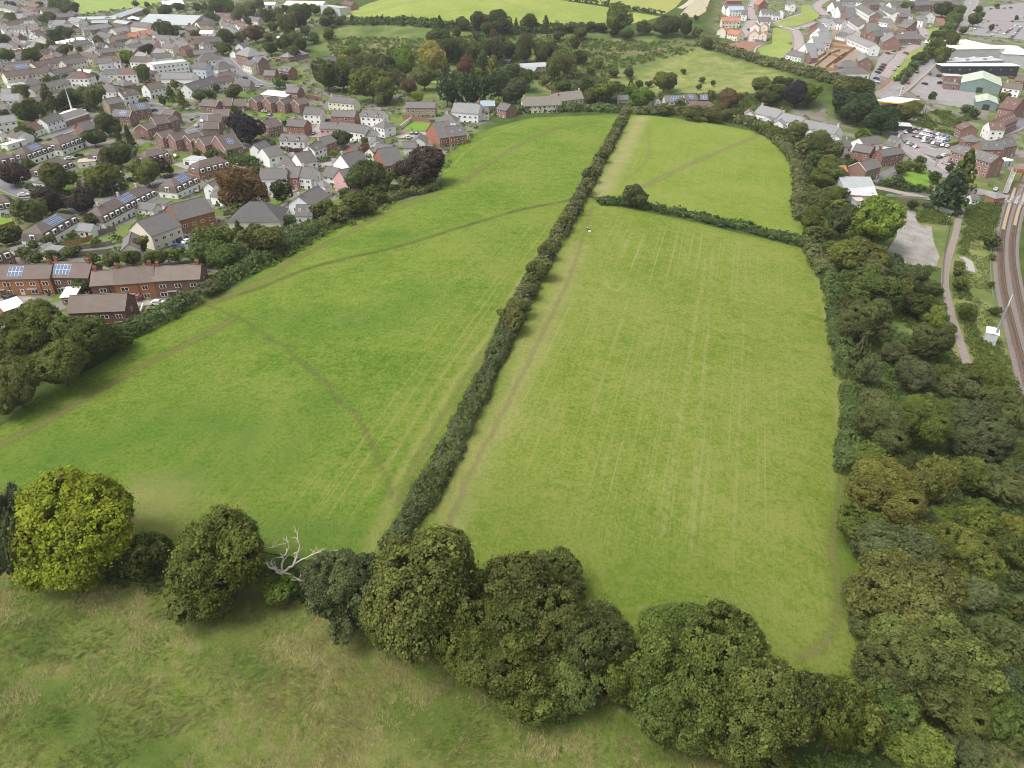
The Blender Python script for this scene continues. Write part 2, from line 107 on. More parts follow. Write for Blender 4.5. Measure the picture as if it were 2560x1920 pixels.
('mansard_house',(53,16,0,1),'house',0,-171.05,346.26,-5.26,1.07,13.37,9,3.18,'m','brown','obrick','03',''),('mansard_house',(54,16,8,9),'house',1,-141.92,303.91,-5.04,1.29,15.73,9,3.22,'m','brown','white','03','solar'),('mansard_house',(54,16,7,9),'house',1,-152.68,273.99,-4.23,1.37,33.16,9,3.59,'m','brown','white','03','cc solar'),('mansard_house',(54,16,3,9),'house',1,-164.94,245.98,-2.76,1.48,19.78,9,3.41,'m','brown','white','03','solar'),('mansard_house',(54,16,0,9),'house',0,-233.38,332.77,-2.88,1.06,8.64,9,3.04,'m','brown','white','03',''),
('mansard_house',(54,16,1,9),'house',1,-197.5,273.25,-2.78,0.54,5.84,9,3.16,'m','brown','white','0',''),('mansard_house',(56,16,0,1),'house',1,-167.44,217.98,-1.2,1.15,6.66,9,3.21,'m','brown','brick','03',''),('house',(7,17,0,3),'house',1,-126.16,225.57,-2,1.91,11,5.28,6.08,'g','slate','cream','03',''),('house',(7,17,1,3),'house',1,-125.62,242.71,-2.96,1.02,12,12.13,6.18,'g','slate','cream','03',''),('house',(7,17,2,3),'house',1,-122.75,259.44,-3.61,1.2,10,6.3,6.47,'g','slate','cream','03',''),
('outbuilding',(57,18,0,3),'outbuilding',1,-201.69,306.32,-3.4,-0.31,6.53,4,2.76,'f','slate','white','01','shed'),('outbuilding',(58,18,0,1),'outbuilding',1,-153.79,249.81,-2.75,-0.13,5.71,5,2.85,'g','lslate','white','01','shed'),('outbuilding',(57,18,1,3),'outbuilding',1,-143.64,276.14,-3.94,-0.32,9.18,5,2.8,'g','slate','white','01','shed'),('outbuilding',(57,18,2,3),'outbuilding',1,-141.17,282.48,-4.19,-0.3,6.74,5,2.79,'f','slate','white','01','shed'),('outbuilding',(59,18,0,1),'outbuilding',1,-153.49,226.15,-1.6,-0.23,5.07,5,2.85,'n','lslate','cream','01','shed'),
('outbuilding',(60,18,0,1),'outbuilding',0,-199.23,340.51,-3.98,0.31,7.61,6,2.98,'f','tan','white','01','shed'),('outbuilding',(41,18,0,1),'outbuilding',0,-153,349.85,-5.88,-0.3,7.53,7,3.19,'f','lgrey','white','01','shed gar'),('outbuilding',(31,18,0,1),'outbuilding',0,-248.95,367.3,-2.36,1.29,11.44,4,2.89,'f','white','white','03','shed'),('outbuilding',(61,18,0,1),'outbuilding',1,-158.01,230.12,-1.73,1.21,3.72,4,2.45,'g','lslate','tan','03','shed'),('outbuilding',(45,18,0,1),'outbuilding',1,-166.98,229.64,-1.65,0.87,4.53,4,2.51,'f','slate','tan','03','shed'),
('house',(37,7,2,7),'house',0,-178.65,380.48,-5.23,1.03,8,6.45,5.61,'g','brown','brick','03','b'),('house',(37,7,5,7),'house',0,-170.49,377.08,-5.63,0.92,8,7.42,5.66,'g','brown','brick','03','b'),('house',(37,7,6,7),'house',0,-162.98,376.78,-5.98,0.99,8,7.48,5.66,'g','brown','brick','03','b'),('house',(62,19,0,1),'house',1,-146.33,199.2,-0.5,0.06,18.38,8,5.85,'g','tile','obrick2','01','solar2 c near'),('house',(63,19,0,1),'house',1,-131.43,200.47,-0.63,-0.04,11.61,8,5.88,'g','tile','brick2','01','solar1 c near'),
('house',(63,20,0,2),'house',1,-119.61,194.93,-0.48,0.16,6.34,8.5,5.87,'g','tile','brick2','01','c near'),('house',(62,20,0,1),'house',1,-111.34,196.45,-0.54,0.2,10.79,8.5,5.89,'g','tile','obrick2','01','c near'),('house',(63,20,1,2),'house',1,-99.25,198.41,-0.54,0.13,13.17,8.5,5.96,'g','tile','brick2','01','c near'),('house',(64,21,0,1),'house',1,-112.08,176.93,0.26,0.1,14.61,8.5,5.8,'g','tile','brick3','01','near'),('outbuilding',(65,22,0,1),'outbuilding',1,-128.93,191.04,-0.18,0.1,3.76,5,2.78,'n','white','brick','01','shed'),
('outbuilding',(66,22,0,1),'outbuilding',1,-142.1,182.62,0.13,0.93,5,6.51,3,'g','white','rbrick','03','shed'),('house',(25,23,0,1),'house',0,-55.33,459.76,-8.16,-0.02,17.84,8,6.23,'g','slate','stone','0','c'),('house',(8,23,0,2),'house',0,-25.85,439.29,-6.48,-0.27,16.08,11,6.41,'g','lslate','white','01','c'),('house',(18,23,2,3),'house',0,-35.12,413.35,-5.43,-0.19,10.51,9,6.14,'h','slate','white','01','c'),('house',(67,23,0,1),'house',0,-15.72,459.68,-7.03,0.16,9.87,7,6.01,'g','lblue','stone','0','c'),
('house',(7,23,0,3),'house',0,-17.23,442.11,-5.94,0.24,6.5,6,4.95,'g','slate','cream','03',''),('house',(0,23,0,1),'house',0,-3.52,449.94,-6.25,2.4,8,8.83,5.12,'g','slate','brick','23','c'),('thatched_cottage',(68,23,0,2),'cottage',0,17.88,465.25,-6.96,0.16,23.53,8,5.31,'g','thatch','cream','03','c'),('house',(46,23,2,4),'house',0,-36.61,380.09,-4.56,0.54,9,16.09,6.06,'g','slate','obrick','03',''),('house',(46,23,3,4),'house',0,-29.65,378.86,-3.82,0.45,9,11.64,5.87,'g','slate','obrick','03','s'),('house',(18,23,1,3),'house',0,-46.51,370.31,-4.71,1.52,9,7.01,5.51,'g','slate','white','03',''),
('house',(46,23,0,4),'house',0,-61.35,354.58,-5.81,2.79,9,8.31,5.92,'g','slate','obrick','23',''),('house',(46,23,1,4),'house',0,-56.87,334.08,-5.22,0.49,9,16.2,6.13,'g','slate','obrick','03',''),('house',(18,23,0,3),'house',0,-50.52,364.03,-4.85,-0.01,5.74,7,4.34,'g','slate','white','01',''),('thatched_cottage',(68,23,1,2),'cottage',0,33.89,483.71,-8.3,0.5,22.38,8,5.76,'g','thatch','cream','03','c'),('house',(7,23,1,3),'house',0,101.82,479.23,-7.57,0.02,11.61,8,5.26,'g','slate','cream','03','solar'),
('house',(7,23,2,3),'house',0,113.54,487.19,-7.65,0.26,8.31,8,4.73,'g','slate','cream','03','solar'),('house',(26,23,0,1),'house',0,123.92,491.56,-7.34,-0.14,4.9,7,3.45,'g','slate','dark','0','solar'),('house',(24,23,0,1),'house',0,115.76,460.49,-7.34,-0.08,17.07,9,4.91,'h','rbrown','brick','03',''),('house',(69,23,0,1),'house',0,72.08,495.58,-8.59,-0.04,6.87,6,3.79,'g','slate','tan','0',''),('house',(8,23,1,2),'house',0,91.13,477.14,-7.47,-0.69,3.42,6,4.14,'g','lslate','white','01',''),('house',(8,24,0,9),'house',0,140.12,443.26,-8.05,1.32,7,5.24,5.6,'g','lslate','white','3','c'),
('house',(8,24,2,9),'house',0,151.7,440.26,-8.71,-0.99,16.14,10,6.44,'g','lslate','white','01','c'),('house',(8,24,4,9),'house',0,160.46,427.06,-9.41,-0.97,15.78,10,6.55,'g','lslate','white','01','c'),('house',(8,24,3,9),'house',0,151.06,421.22,-8.87,0.97,5,6.15,5.74,'g','lslate','white','03',''),('house',(8,24,1,9),'house',0,147.64,430.13,-8.58,0.85,4,5.3,5.67,'g','lslate','white','03',''),('house',(8,24,6,9),'house',0,170.12,408.39,-10.12,-0.87,20.1,10,6.96,'g','lslate','white','01','c'),('house',(8,24,8,9),'house',0,174.26,396.47,-9.98,1.11,5,3.96,5.73,'g','lslate','white','3',''),
('house',(8,24,5,9),'house',0,163.64,404.76,-9.45,0.84,4,4.56,5.74,'g','lslate','white','03',''),('house',(8,24,7,9),'house',0,168.6,398.34,-9.68,0.77,4,4.47,5.75,'g','lslate','white','03',''),('house',(18,25,0,3),'house',0,168.22,377.33,-9.75,0.36,10.39,7,5.86,'g','slate','white','03','c'),('house',(48,25,0,2),'house',0,178.49,370.91,-10.44,-0.71,8.59,8,6.06,'g','slate','rbrick','01','c'),('house',(18,25,1,3),'house',0,187.81,388.83,-10.94,0.42,13.08,9,5.8,'g','slate','white','03',''),('house',(18,25,2,3),'house',0,201.18,387.23,-11.43,-0.88,4.94,12,5.91,'g','slate','white','01','cs'),
('house',(48,25,1,2),'house',0,190.41,369.47,-11.35,0.44,15.24,7,5.89,'g','slate','rbrick','03','c'),('house',(0,25,0,1),'house',0,167.25,342.25,-10.14,0.61,12.23,9,5.88,'g','slate','brick','03','cb'),('outbuilding',(70,25,0,1),'outbuilding',0,154.75,341.16,-8.64,0.16,5.53,6,3.1,'g','orange','brick','03','shed'),('shed',(14,25,0,1),'shed',1,152.29,318.79,-9.67,-0.02,13.55,16,4.92,'g','metal','lgrey','03','shed'),('outbuilding',(71,25,0,1),'outbuilding',1,151.37,308.44,-9.81,-0.19,12.69,9,4.07,'n','lgrey','lgrey','03','shed'),
('outbuilding',(72,25,0,1),'outbuilding',1,147.89,300.2,-9.32,-0.01,3.95,5,3.06,'f','tan','lgrey','03','shed'),('terrace',(73,26,0,1),'terrace',0,233.92,366.28,-13.79,-1.2,23.14,9,7.79,'g','slate','brick','01','cs'),('house',(0,26,1,3),'house',0,251.55,387.23,-13.37,0,11.28,9,6.2,'g','slate','brick','03','s'),('house',(0,26,2,3),'house',0,262.63,393.02,-13.44,0.44,11.46,9,6.07,'g','slate','brick','03','s'),('house',(0,26,0,3),'house',0,249.99,401.76,-12.86,-0.16,7.23,8,5.62,'h','slate','brick','03',''),
('outbuilding',(57,26,0,1),'outbuilding',1,207.97,317.87,-14.12,-0.1,3.2,5,2.72,'g','slate','white','03','shed'),('house',(74,26,0,1),'house',1,218.97,319.57,-14.92,0.28,5.89,5,3.78,'h','lslate','obrick','03',''),('outbuilding',(75,26,0,1),'outbuilding',0,255.11,376.12,-13.68,0.34,7.01,5,2.92,'f','white','lgrey','03','shed'),('house',(24,27,0,2),'house',0,259.5,423.86,-12.46,1.41,9,8.88,6.12,'g','rbrown','brick','23','s'),('house',(32,27,0,1),'house',0,275.72,425.21,-12.55,-0.09,8,9.03,6.28,'g','rbrown','white','03','s'),
('terrace',(6,27,0,1),'terrace',0,286.54,437.26,-12.39,0.74,28.98,9,6.59,'g','rbrown','brick','03','s'),('house',(24,27,1,2),'house',0,308.61,465.77,-10.23,2.2,9,15.34,6.53,'g','rbrown','brick','23','s'),('outbuilding',(76,28,0,1),'outbuilding',0,228.67,435.55,-11.14,-0.24,8.26,9,4.09,'f','lgrey','dark','03','shed'),('house',(77,29,0,2),'house',0,10.9,583.99,-7.36,-0.22,13.25,12,4.72,'n','metal','tan','01',''),('house',(77,29,1,2),'house',0,16.88,594.27,-6.16,0.31,20.69,9,5.21,'n','metal','tan','03',''),
('outbuilding',(78,29,0,1),'outbuilding',0,-3.23,613.55,-2.7,0.02,4.76,5,2.86,'f','metal','dark','0','shed'),('house',(18,30,0,3),'house',0,208.59,767.86,16.9,0.11,15.99,8,5.51,'g','slate','white','03',''),('house',(79,30,0,1),'house',0,210.05,759.55,15.96,0.16,14.61,8,5.55,'g','lblue','white','03',''),('house',(80,30,1,6),'house',0,194.65,714.76,11.36,-0.07,15.93,8,5.56,'g','orange','cream','03','d'),('house',(80,30,0,6),'house',0,181.53,685.68,7.23,1.09,9,7.62,5.59,'g','orange','cream','03',''),('house',(80,30,2,6),'house',0,190.1,676.53,5.94,-1.12,14.65,8,5.25,'g','orange','cream','01',''),
('house',(80,30,3,6),'house',0,204.33,670.22,6.43,1.28,9,7.98,5.64,'g','orange','cream','3',''),('house',(80,30,4,6),'house',0,211.95,667.21,6.72,1.08,9,6.21,5.56,'g','orange','cream','03',''),('house',(81,30,0,1),'house',0,211.19,692.1,9.42,1.16,8,7.82,5.53,'g','orange','white','3',''),('house',(18,30,2,3),'house',0,224.48,714.93,11.69,-0.18,11.2,8,5.55,'g','slate','white','0',''),('house',(80,30,5,6),'house',0,219.13,692.49,9.76,1.16,8,6.16,5.51,'g','orange','cream','3',''),('house',(18,30,1,3),'house',0,214.23,742.66,14.18,-0.27,5.2,8,5.59,'g','slate','white','0',''),
('house',(82,30,0,1),'house',0,218.03,801.8,20.04,0.19,15.6,8,5.56,'g','orange','brick','03',''),('house',(18,31,0,4),'house',0,236.54,750.24,14.55,-0.07,10.08,8,5.62,'g','slate','white','03',''),('house',(8,31,0,2),'house',0,251.81,754.26,14.69,1.15,9,5.62,5.64,'g','lslate','white','3',''),('house',(8,31,1,2),'house',0,271.55,785.63,17.22,1.36,9,6.14,5.61,'g','lslate','white','23',''),('house',(82,31,0,1),'house',0,241.53,786.13,18.06,1.86,8,9.87,5.5,'g','orange','brick','23',''),('house',(18,31,3,4),'house',0,216.54,593.49,0.66,-1.12,15.39,8,6.05,'g','slate','white','01','c'),
('house',(18,31,2,4),'house',0,272.14,790.62,17.73,-1.09,6.23,8,5.75,'g','slate','white','01',''),('house',(18,31,1,4),'house',0,244.65,745.88,14.13,-0.19,6.25,6,4.58,'g','slate','white','03',''),('house',(8,32,0,6),'house',0,224.71,597.03,3.09,0.11,7,17.9,5.57,'g','lslate','white','03',''),('house',(8,32,1,6),'house',0,233.39,607.99,5.15,0.13,7,18.33,5.61,'g','lslate','white','03',''),('house',(8,32,2,6),'house',0,242.01,621.19,7,0.1,7,20.26,5.69,'g','lslate','white','03',''),('house',(8,32,3,6),'house',0,247.9,636.56,8.35,0.16,7,20.9,5.66,'g','lslate','white','03',''),
('house',(34,32,2,3),'house',0,253.64,658.03,9.72,0.51,7,14.83,5.56,'g','lslate','brick','03',''),('house',(34,32,1,3),'house',0,260.17,680.1,10.79,0.96,7,10.47,5.61,'g','lslate','brick','03',''),('house',(8,32,4,6),'house',0,275.38,700.12,11.91,-1.31,13.54,8,5.63,'g','lslate','white','01',''),('house',(18,32,1,3),'house',0,283.32,698.24,12.2,-0.71,9.07,8,5.52,'g','slate','white','01',''),('house',(18,32,0,3),'house',0,310.44,777.07,15.88,0.09,8,15.21,6.05,'g','slate','white','03',''),('house',(18,32,2,3),'house',0,306.49,752.2,14.75,0.14,8,12.98,5.83,'g','slate','white','03',''),
('house',(0,32,0,1),'house',0,303.21,724.46,13.4,-0.14,8,19.26,5.92,'g','slate','brick','03',''),('house',(8,32,5,6),'house',0,278.49,653.31,11.04,-1.59,18.95,7,4.03,'g','lslate','white','01',''),('house',(34,32,0,3),'house',0,223,583.18,2.56,0.14,5,10.62,4.6,'g','lslate','brick','03',''),('house',(18,33,0,6),'house',0,284.83,695.79,12.17,-1.03,9.86,8,5.54,'g','slate','white','01',''),('terrace',(5,33,0,3),'terrace',0,297.13,687.62,11.64,-1.79,53.46,8,6.37,'g','slate','white','01',''),('terrace',(5,33,1,3),'terrace',0,333.24,758.38,13.56,-1.79,70.34,8,7.06,'g','slate','white','01',''),
('terrace',(5,33,2,3),'terrace',0,357.16,762.03,12.93,-1.78,54.95,8,6.89,'g','slate','white','01',''),('house',(18,33,2,6),'house',0,325.58,699.07,12.33,-0.96,9.52,8,5.76,'g','slate','white','01',''),('house',(0,33,0,4),'house',0,287.62,640.25,11.15,-0.17,8,17.9,5.63,'g','slate','brick','03',''),('house',(0,33,2,4),'house',0,328.47,725.31,13.38,0.94,8,9.71,5.72,'g','slate','brick','03',''),('house',(18,33,4,6),'house',0,367.05,720.11,11.18,-0.93,8.55,8,5.98,'g','slate','white','01',''),('house',(18,33,5,6),'house',0,387.76,750.11,11.28,1.53,8,10.47,5.84,'g','slate','white','23',''),
('house',(0,33,3,4),'house',0,356.33,736.15,12.53,0.1,9.29,8,5.72,'g','slate','brick','03',''),('house',(18,33,3,6),'house',0,383.99,814.93,14.64,0.29,11.73,8,5.73,'g','slate','white','03',''),('house',(0,33,1,4),'house',0,357.75,806.06,15.63,0.34,11.9,9,5.68,'g','slate','brick','03',''),('terrace',(73,33,0,2),'terrace',0,408.67,825.77,13.06,0.35,37.78,12,6.25,'g','slate','brick','03',''),('terrace',(73,33,1,2),'terrace',0,446.93,839.28,11.32,0.33,40.68,12,6.35,'g','slate','brick','03',''),('house',(18,33,1,6),'house',0,336.43,820.68,17.3,0.31,16.87,8,5.72,'g','slate','white','03',''),
('house',(18,34,0,1),'house',0,231.33,525.84,-0.14,-0.03,19.81,9,6.27,'h','slate','white','03',''),('house',(0,34,0,3),'house',0,234.11,544.13,2.74,0.01,13.32,9,4.49,'h','slate','brick','03',''),('terrace',(1,34,0,1),'terrace',0,266.15,598.64,8.66,-1.62,46.54,8,6.22,'g','lslate','white','01',''),('house',(0,34,1,3),'house',0,286.07,623.95,11.01,0.24,8,9.53,5.54,'g','slate','brick','03',''),('terrace',(11,34,0,2),'terrace',0,252.26,558.16,3.47,1.24,22,9.21,5.83,'g','lslate','brick','3',''),('terrace',(11,34,1,2),'terrace',0,289.22,604.71,9.7,1.26,24,11.84,5.79,'g','lslate','brick','23',''),
('house',(0,34,2,3),'house',0,335.35,676.94,10.59,1.66,12,8.39,5.71,'g','slate','brick','23',''),('shed',(83,35,0,2),'shed',0,323.23,529.88,-5.27,1.07,32,23.6,5.55,'g','green','greenw','3','shed'),('shed',(83,35,1,2),'shed',0,306.58,490.07,-8.82,1.1,22,12.03,4.52,'g','green','greenw','3','shed s'),('outbuilding',(84,35,0,1),'outbuilding',0,302.41,529.14,-4.96,-0.31,9.38,10,3.39,'f','slate','brick','03','shed'),('outbuilding',(85,35,0,1),'outbuilding',0,308.15,541.09,-2.42,-0.18,11.35,8,4.08,'f','lgrey','brick','03','shed'),
('house',(33,35,0,1),'house',0,332.26,507.74,-5.79,-0.73,9.99,8,5.68,'g','brown','white','01','c'),('house',(37,35,0,1),'house',0,347.45,524.77,-4.23,-0.81,5.51,8,5.69,'g','brown','brick','01',''),('outbuilding',(57,35,0,1),'outbuilding',0,256.35,472.97,-8.95,0.65,7.44,6,2.89,'n','slate','white','03','shed'),('house',(33,36,0,1),'house',0,-555.65,878.68,1.94,0.66,10,7.29,2.9,'h','brown','white','0',''),('terrace',(16,36,4,6),'terrace',0,-397.18,681.28,3.03,1.42,20,7.58,5.2,'g','slate','cream','03',''),
('terrace',(16,36,5,6),'terrace',0,-498.11,872.98,1.69,2.17,30,7.18,2.9,'g','slate','cream','3',''),('house',(18,36,7,10),'house',0,-248.5,401.76,-2.22,1.39,13,7.01,5.2,'g','slate','white','03','c'),('house',(8,36,2,6),'house',0,-292.38,444.64,0.12,0.18,9,8.46,5.2,'g','lslate','white','01',''),('house',(8,36,1,6),'house',0,-399.49,619.06,3.99,-0.13,10,7.66,5.2,'g','lslate','white','01',''),('house',(7,36,1,3),'house',0,-352.07,570.14,3.99,1.23,13,8.46,2.9,'g','slate','cream','03','c'),('terrace',(86,36,1,4),'terrace',0,-420.8,650.73,3.81,-0.54,20,7.63,5.2,'g','brown','white','01','c'),
('house',(18,36,6,10),'house',0,-489.53,842.75,2.12,-0.67,9,8.28,2.9,'g','slate','white','01','c'),('house',(32,36,0,3),'house',0,-379.92,602.54,3.98,1.43,13,7.4,2.9,'g','rbrown','white','03','c'),('house',(18,36,3,10),'house',0,-368.07,591.17,3.99,3.03,13,7.63,2.9,'g','slate','white','23','c'),('terrace',(16,36,2,6),'terrace',0,-349.9,546.38,3.95,0.92,25,7.99,2.9,'g','slate','cream','03',''),('terrace',(16,36,0,6),'terrace',0,-505.28,792.11,2.93,1.66,17,7.27,5.2,'g','slate','cream','03','c'),('terrace',(16,36,3,6),'terrace',0,-289.27,477.59,0.81,1.34,30,7.13,5.2,'g','slate','cream','03',''),
('terrace',(1,36,1,2),'terrace',0,-343.9,591.24,3.68,1.28,17,8.27,2.9,'h','lslate','white','03','c'),('terrace',(73,36,0,2),'terrace',0,-440.18,702.65,3.37,-0.71,30,8.04,2.9,'g','slate','brick','01','c'),('house',(18,36,8,10),'house',0,-270.89,449.22,-0.59,0.5,10,8.34,5.2,'g','slate','white','0','c'),('house',(18,36,0,10),'house',0,-279.64,408.8,-1.16,0.54,13,7.27,5.2,'g','slate','white','0','c'),('terrace',(86,36,3,4),'terrace',0,-527.09,859.99,2.07,-0.89,17,7.12,2.9,'g','brown','white','1',''),('house',(8,36,4,6),'house',0,-466.53,775.02,2.73,3.21,9,8.08,5.2,'g','lslate','white','23','c'),
('house',(18,36,9,10),'house',0,-445.06,779.46,2.37,-0.13,10,7.2,5.2,'g','slate','white','01','c'),('house',(27,36,1,2),'house',0,-280.48,466.48,0.31,1.4,10,8.4,2.9,'g','brown','cream','03','c'),('house',(8,36,3,6),'house',0,-362.38,575.66,4.06,1.26,13,8.17,2.9,'g','lslate','white','03','c'),('house',(18,36,1,10),'house',0,-365.88,558.79,4.17,1.27,9,7.16,5.2,'g','slate','white','03',''),('terrace',(86,36,0,4),'terrace',0,-529.07,831.13,2.48,-0.65,30,7.72,5.2,'g','brown','white','01','c'),('terrace',(86,36,2,4),'terrace',0,-432.38,674.22,3.61,-0.49,30,7.07,5.2,'g','brown','white','01','c'),
('house',(18,36,2,10),'house',0,-375.55,576.28,4.17,1.24,13,7.17,5.2,'g','slate','white','03',''),('house',(18,36,4,10),'house',0,-278.1,439.5,-0.55,0.45,9,7.7,5.2,'g','slate','white','0','c'),('terrace',(1,36,0,2),'terrace',0,-512,850.93,2.03,0.71,25,8.17,5.2,'h','lslate','white','03','c'),('house',(0,36,0,1),'house',0,-362.68,624.59,3.56,2.78,9,7.2,2.9,'g','slate','brick','23','c'),('house',(8,36,5,6),'house',0,-379.31,627.34,3.69,-0.1,9,7.79,5.2,'h','lslate','white','01','c'),('terrace',(73,36,1,2),'terrace',0,-473.48,838.47,1.81,0.89,30,7.92,5.2,'g','slate','brick','03','c'),
('house',(32,36,2,3),'house',0,-332.49,562.9,3.77,2.84,13,7.02,5.2,'h','rbrown','white','23','c'),('house',(7,36,0,3),'house',0,-294.22,432.33,-0.14,0.18,10,7.58,2.9,'g','slate','cream','01','c'),('house',(7,36,2,3),'house',0,-311.92,498.49,2.48,0.81,9,7.12,2.9,'h','slate','cream','03','c'),('terrace',(16,36,1,6),'terrace',0,-406.14,633.93,3.89,-0.51,17,7.56,5.2,'g','slate','cream','01',''),('house',(27,36,0,2),'house',0,-361.41,604.13,3.79,4.59,10,7.37,2.9,'g','brown','cream','12','c'),('house',(18,36,5,10),'house',0,-406.4,681.48,3.23,1.37,9,7.72,5.2,'g','slate','white','03','c'),
('house',(8,36,0,6),'house',0,-271.68,397.65,-1.58,0.6,13,8.24,5.2,'g','lslate','white','0',''),('house',(32,36,1,3),'house',0,-416.29,695.26,3.15,1.37,10,8.27,5.2,'g','rbrown','white','03',''),('house',(32,37,6,8),'house',0,-267.46,782.92,2.06,2.47,10,7.18,5.2,'g','rbrown','white','23','c'),('terrace',(73,37,0,1),'terrace',0,-256.89,663.96,1.4,0.8,25,7.92,5.2,'g','slate','brick','03','c'),('house',(32,37,1,8),'house',0,-289.11,562.41,2.88,0.3,13,7.78,5.2,'g','rbrown','white','01','c'),('house',(18,37,1,8),'house',0,-330.25,632.35,2.94,1.19,10,7.24,5.2,'h','slate','white','03','c'),
('house',(32,37,7,8),'house',0,-255.25,759.47,2.66,2.44,9,7.61,5.2,'g','rbrown','white','23','c'),('terrace',(5,37,2,8),'terrace',0,-308.31,706.77,1.77,2.79,25,7.31,5.2,'g','slate','white','23','c'),('terrace',(1,37,2,3),'terrace',0,-244.37,632.24,0.71,1.23,20,8.41,2.9,'g','lslate','white','03','c'),('house',(33,37,3,4),'house',0,-244.5,735.32,2.76,0.27,13,7.18,5.2,'h','brown','white','0','c'),('terrace',(16,37,2,4),'terrace',0,-227.12,561.92,-0.51,-0.39,17,7.93,2.9,'g','slate','cream','01','c'),
('terrace',(4,37,0,2),'terrace',0,-317.19,578.45,3.34,-0.39,25,7.07,5.2,'g','brown','cream','01','c'),('house',(18,37,2,8),'house',0,-271.74,529.88,1.87,0.14,13,8.01,2.9,'g','slate','white','01',''),('house',(33,37,2,4),'house',0,-252.69,650.9,1.13,0.81,9,7.48,5.2,'h','brown','white','03',''),('terrace',(5,37,0,8),'terrace',0,-353.33,673.18,2.68,-0.64,20,7.07,5.2,'h','slate','white','01','c'),('terrace',(16,37,0,4),'terrace',0,-301.5,627.48,2.39,1.29,17,7.59,5.2,'g','slate','cream','03','c'),('house',(8,37,1,2),'house',0,-346.02,774.55,1.02,-0.51,13,7.82,2.9,'h','lslate','white','01','c'),
('house',(0,37,1,6),'house',0,-369.19,720.32,2.15,1.28,9,7.5,5.2,'g','slate','brick','03',''),('house',(0,37,5,6),'house',0,-327.9,832.95,0.65,-0.2,10,8.4,5.2,'g','slate','brick','01','c'),('house',(0,37,4,6),'house',0,-296.17,740.34,1.47,-0.07,10,7.26,5.2,'g','slate','brick','01','c'),('terrace',(86,37,1,4),'terrace',0,-370.93,775.79,1.23,0.92,17,8.19,2.9,'g','brown','white','03','c'),('house',(32,37,5,8),'house',0,-278.39,779.79,1.58,2.43,9,7.42,5.2,'g','rbrown','white','23','c'),('house',(32,37,2,8),'house',0,-294.51,580.51,2.93,0.77,10,7.82,2.9,'h','rbrown','white','03','c'),
('house',(7,37,1,2),'house',0,-283.89,655.95,1.82,1.31,9,7.94,5.2,'h','slate','cream','03','c'),('terrace',(16,37,1,4),'terrace',0,-303.43,718.38,1.61,2.77,25,7.29,5.2,'g','slate','cream','23','c'),('house',(32,37,4,8),'house',0,-277.44,740.35,1.83,1.47,9,7.26,5.2,'h','rbrown','white','03',''),('house',(32,37,3,8),'house',0,-278.87,611.8,2.03,-0.44,10,8.02,5.2,'g','rbrown','white','01',''),('house',(0,37,2,6),'house',0,-302.74,728.79,1.52,2.77,13,8.31,2.9,'g','slate','brick','23',''),('house',(18,37,3,8),'house',0,-271.3,764.6,1.92,2.43,9,7.99,5.2,'g','slate','white','23','c'),
('house',(33,37,1,4),'house',0,-325.19,771.03,0.93,-0.54,10,8.21,2.9,'g','brown','white','01',''),('terrace',(5,37,4,8),'terrace',0,-291.68,687.98,1.8,2.77,20,7.6,2.9,'g','slate','white','23','c'),('terrace',(5,37,3,8),'terrace',0,-292.27,675.35,1.79,2.78,25,8.37,5.2,'g','slate','white','23',''),('house',(8,37,0,2),'house',0,-413.53,726.28,2.71,0.55,9,7.3,5.2,'g','lslate','white','0','c'),('house',(18,37,7,8),'house',0,-222.12,649.6,0.21,1.27,10,7.57,5.2,'g','slate','white','03','c'),('terrace',(5,37,7,8),'terrace',0,-242.45,694.18,1.75,1.55,17,7.35,5.2,'g','slate','white','03',''),
('terrace',(5,37,5,8),'terrace',0,-197.93,532.32,-2.96,0.86,17,8.2,5.2,'h','slate','white','03','c'),('house',(33,37,0,4),'house',0,-390.76,811.63,1.12,-0.66,9,8.29,5.2,'h','brown','white','01',''),('terrace',(5,37,6,8),'terrace',0,-284.89,802.29,1.07,2.39,20,7.53,5.2,'g','slate','white','23',''),('house',(18,37,5,8),'house',0,-221.23,630.46,-0.21,1.29,10,7.33,2.9,'g','slate','white','03',''),('terrace',(87,37,1,2),'terrace',0,-285.2,757.61,1.4,2.4,20,8.46,2.9,'h','rbrown','white','23',''),('house',(18,37,0,8),'house',0,-301.2,531.86,2.94,-0.11,9,8.37,2.9,'g','slate','white','01',''),
('house',(27,37,1,4),'house',0,-279.87,694.33,1.78,2.8,13,7.11,5.2,'g','brown','cream','23','c'),('terrace',(1,37,0,3),'terrace',0,-313.3,657.89,2.23,1.32,17,8.18,5.2,'h','lslate','white','03','c'),('house',(27,37,2,4),'house',0,-304.97,784.95,0.91,0.91,10,8.29,5.2,'g','brown','cream','03','c'),('house',(18,37,4,8),'house',0,-261.07,736.5,2.24,0.25,10,7.53,5.2,'h','slate','white','0',''),('terrace',(5,37,1,8),'terrace',0,-317.12,630.03,2.67,1.19,17,7.1,5.2,'g','slate','white','03','c'),('house',(0,37,0,6),'house',0,-434.72,815.22,1.7,1.65,13,7.42,2.9,'g','slate','brick','03','c'),
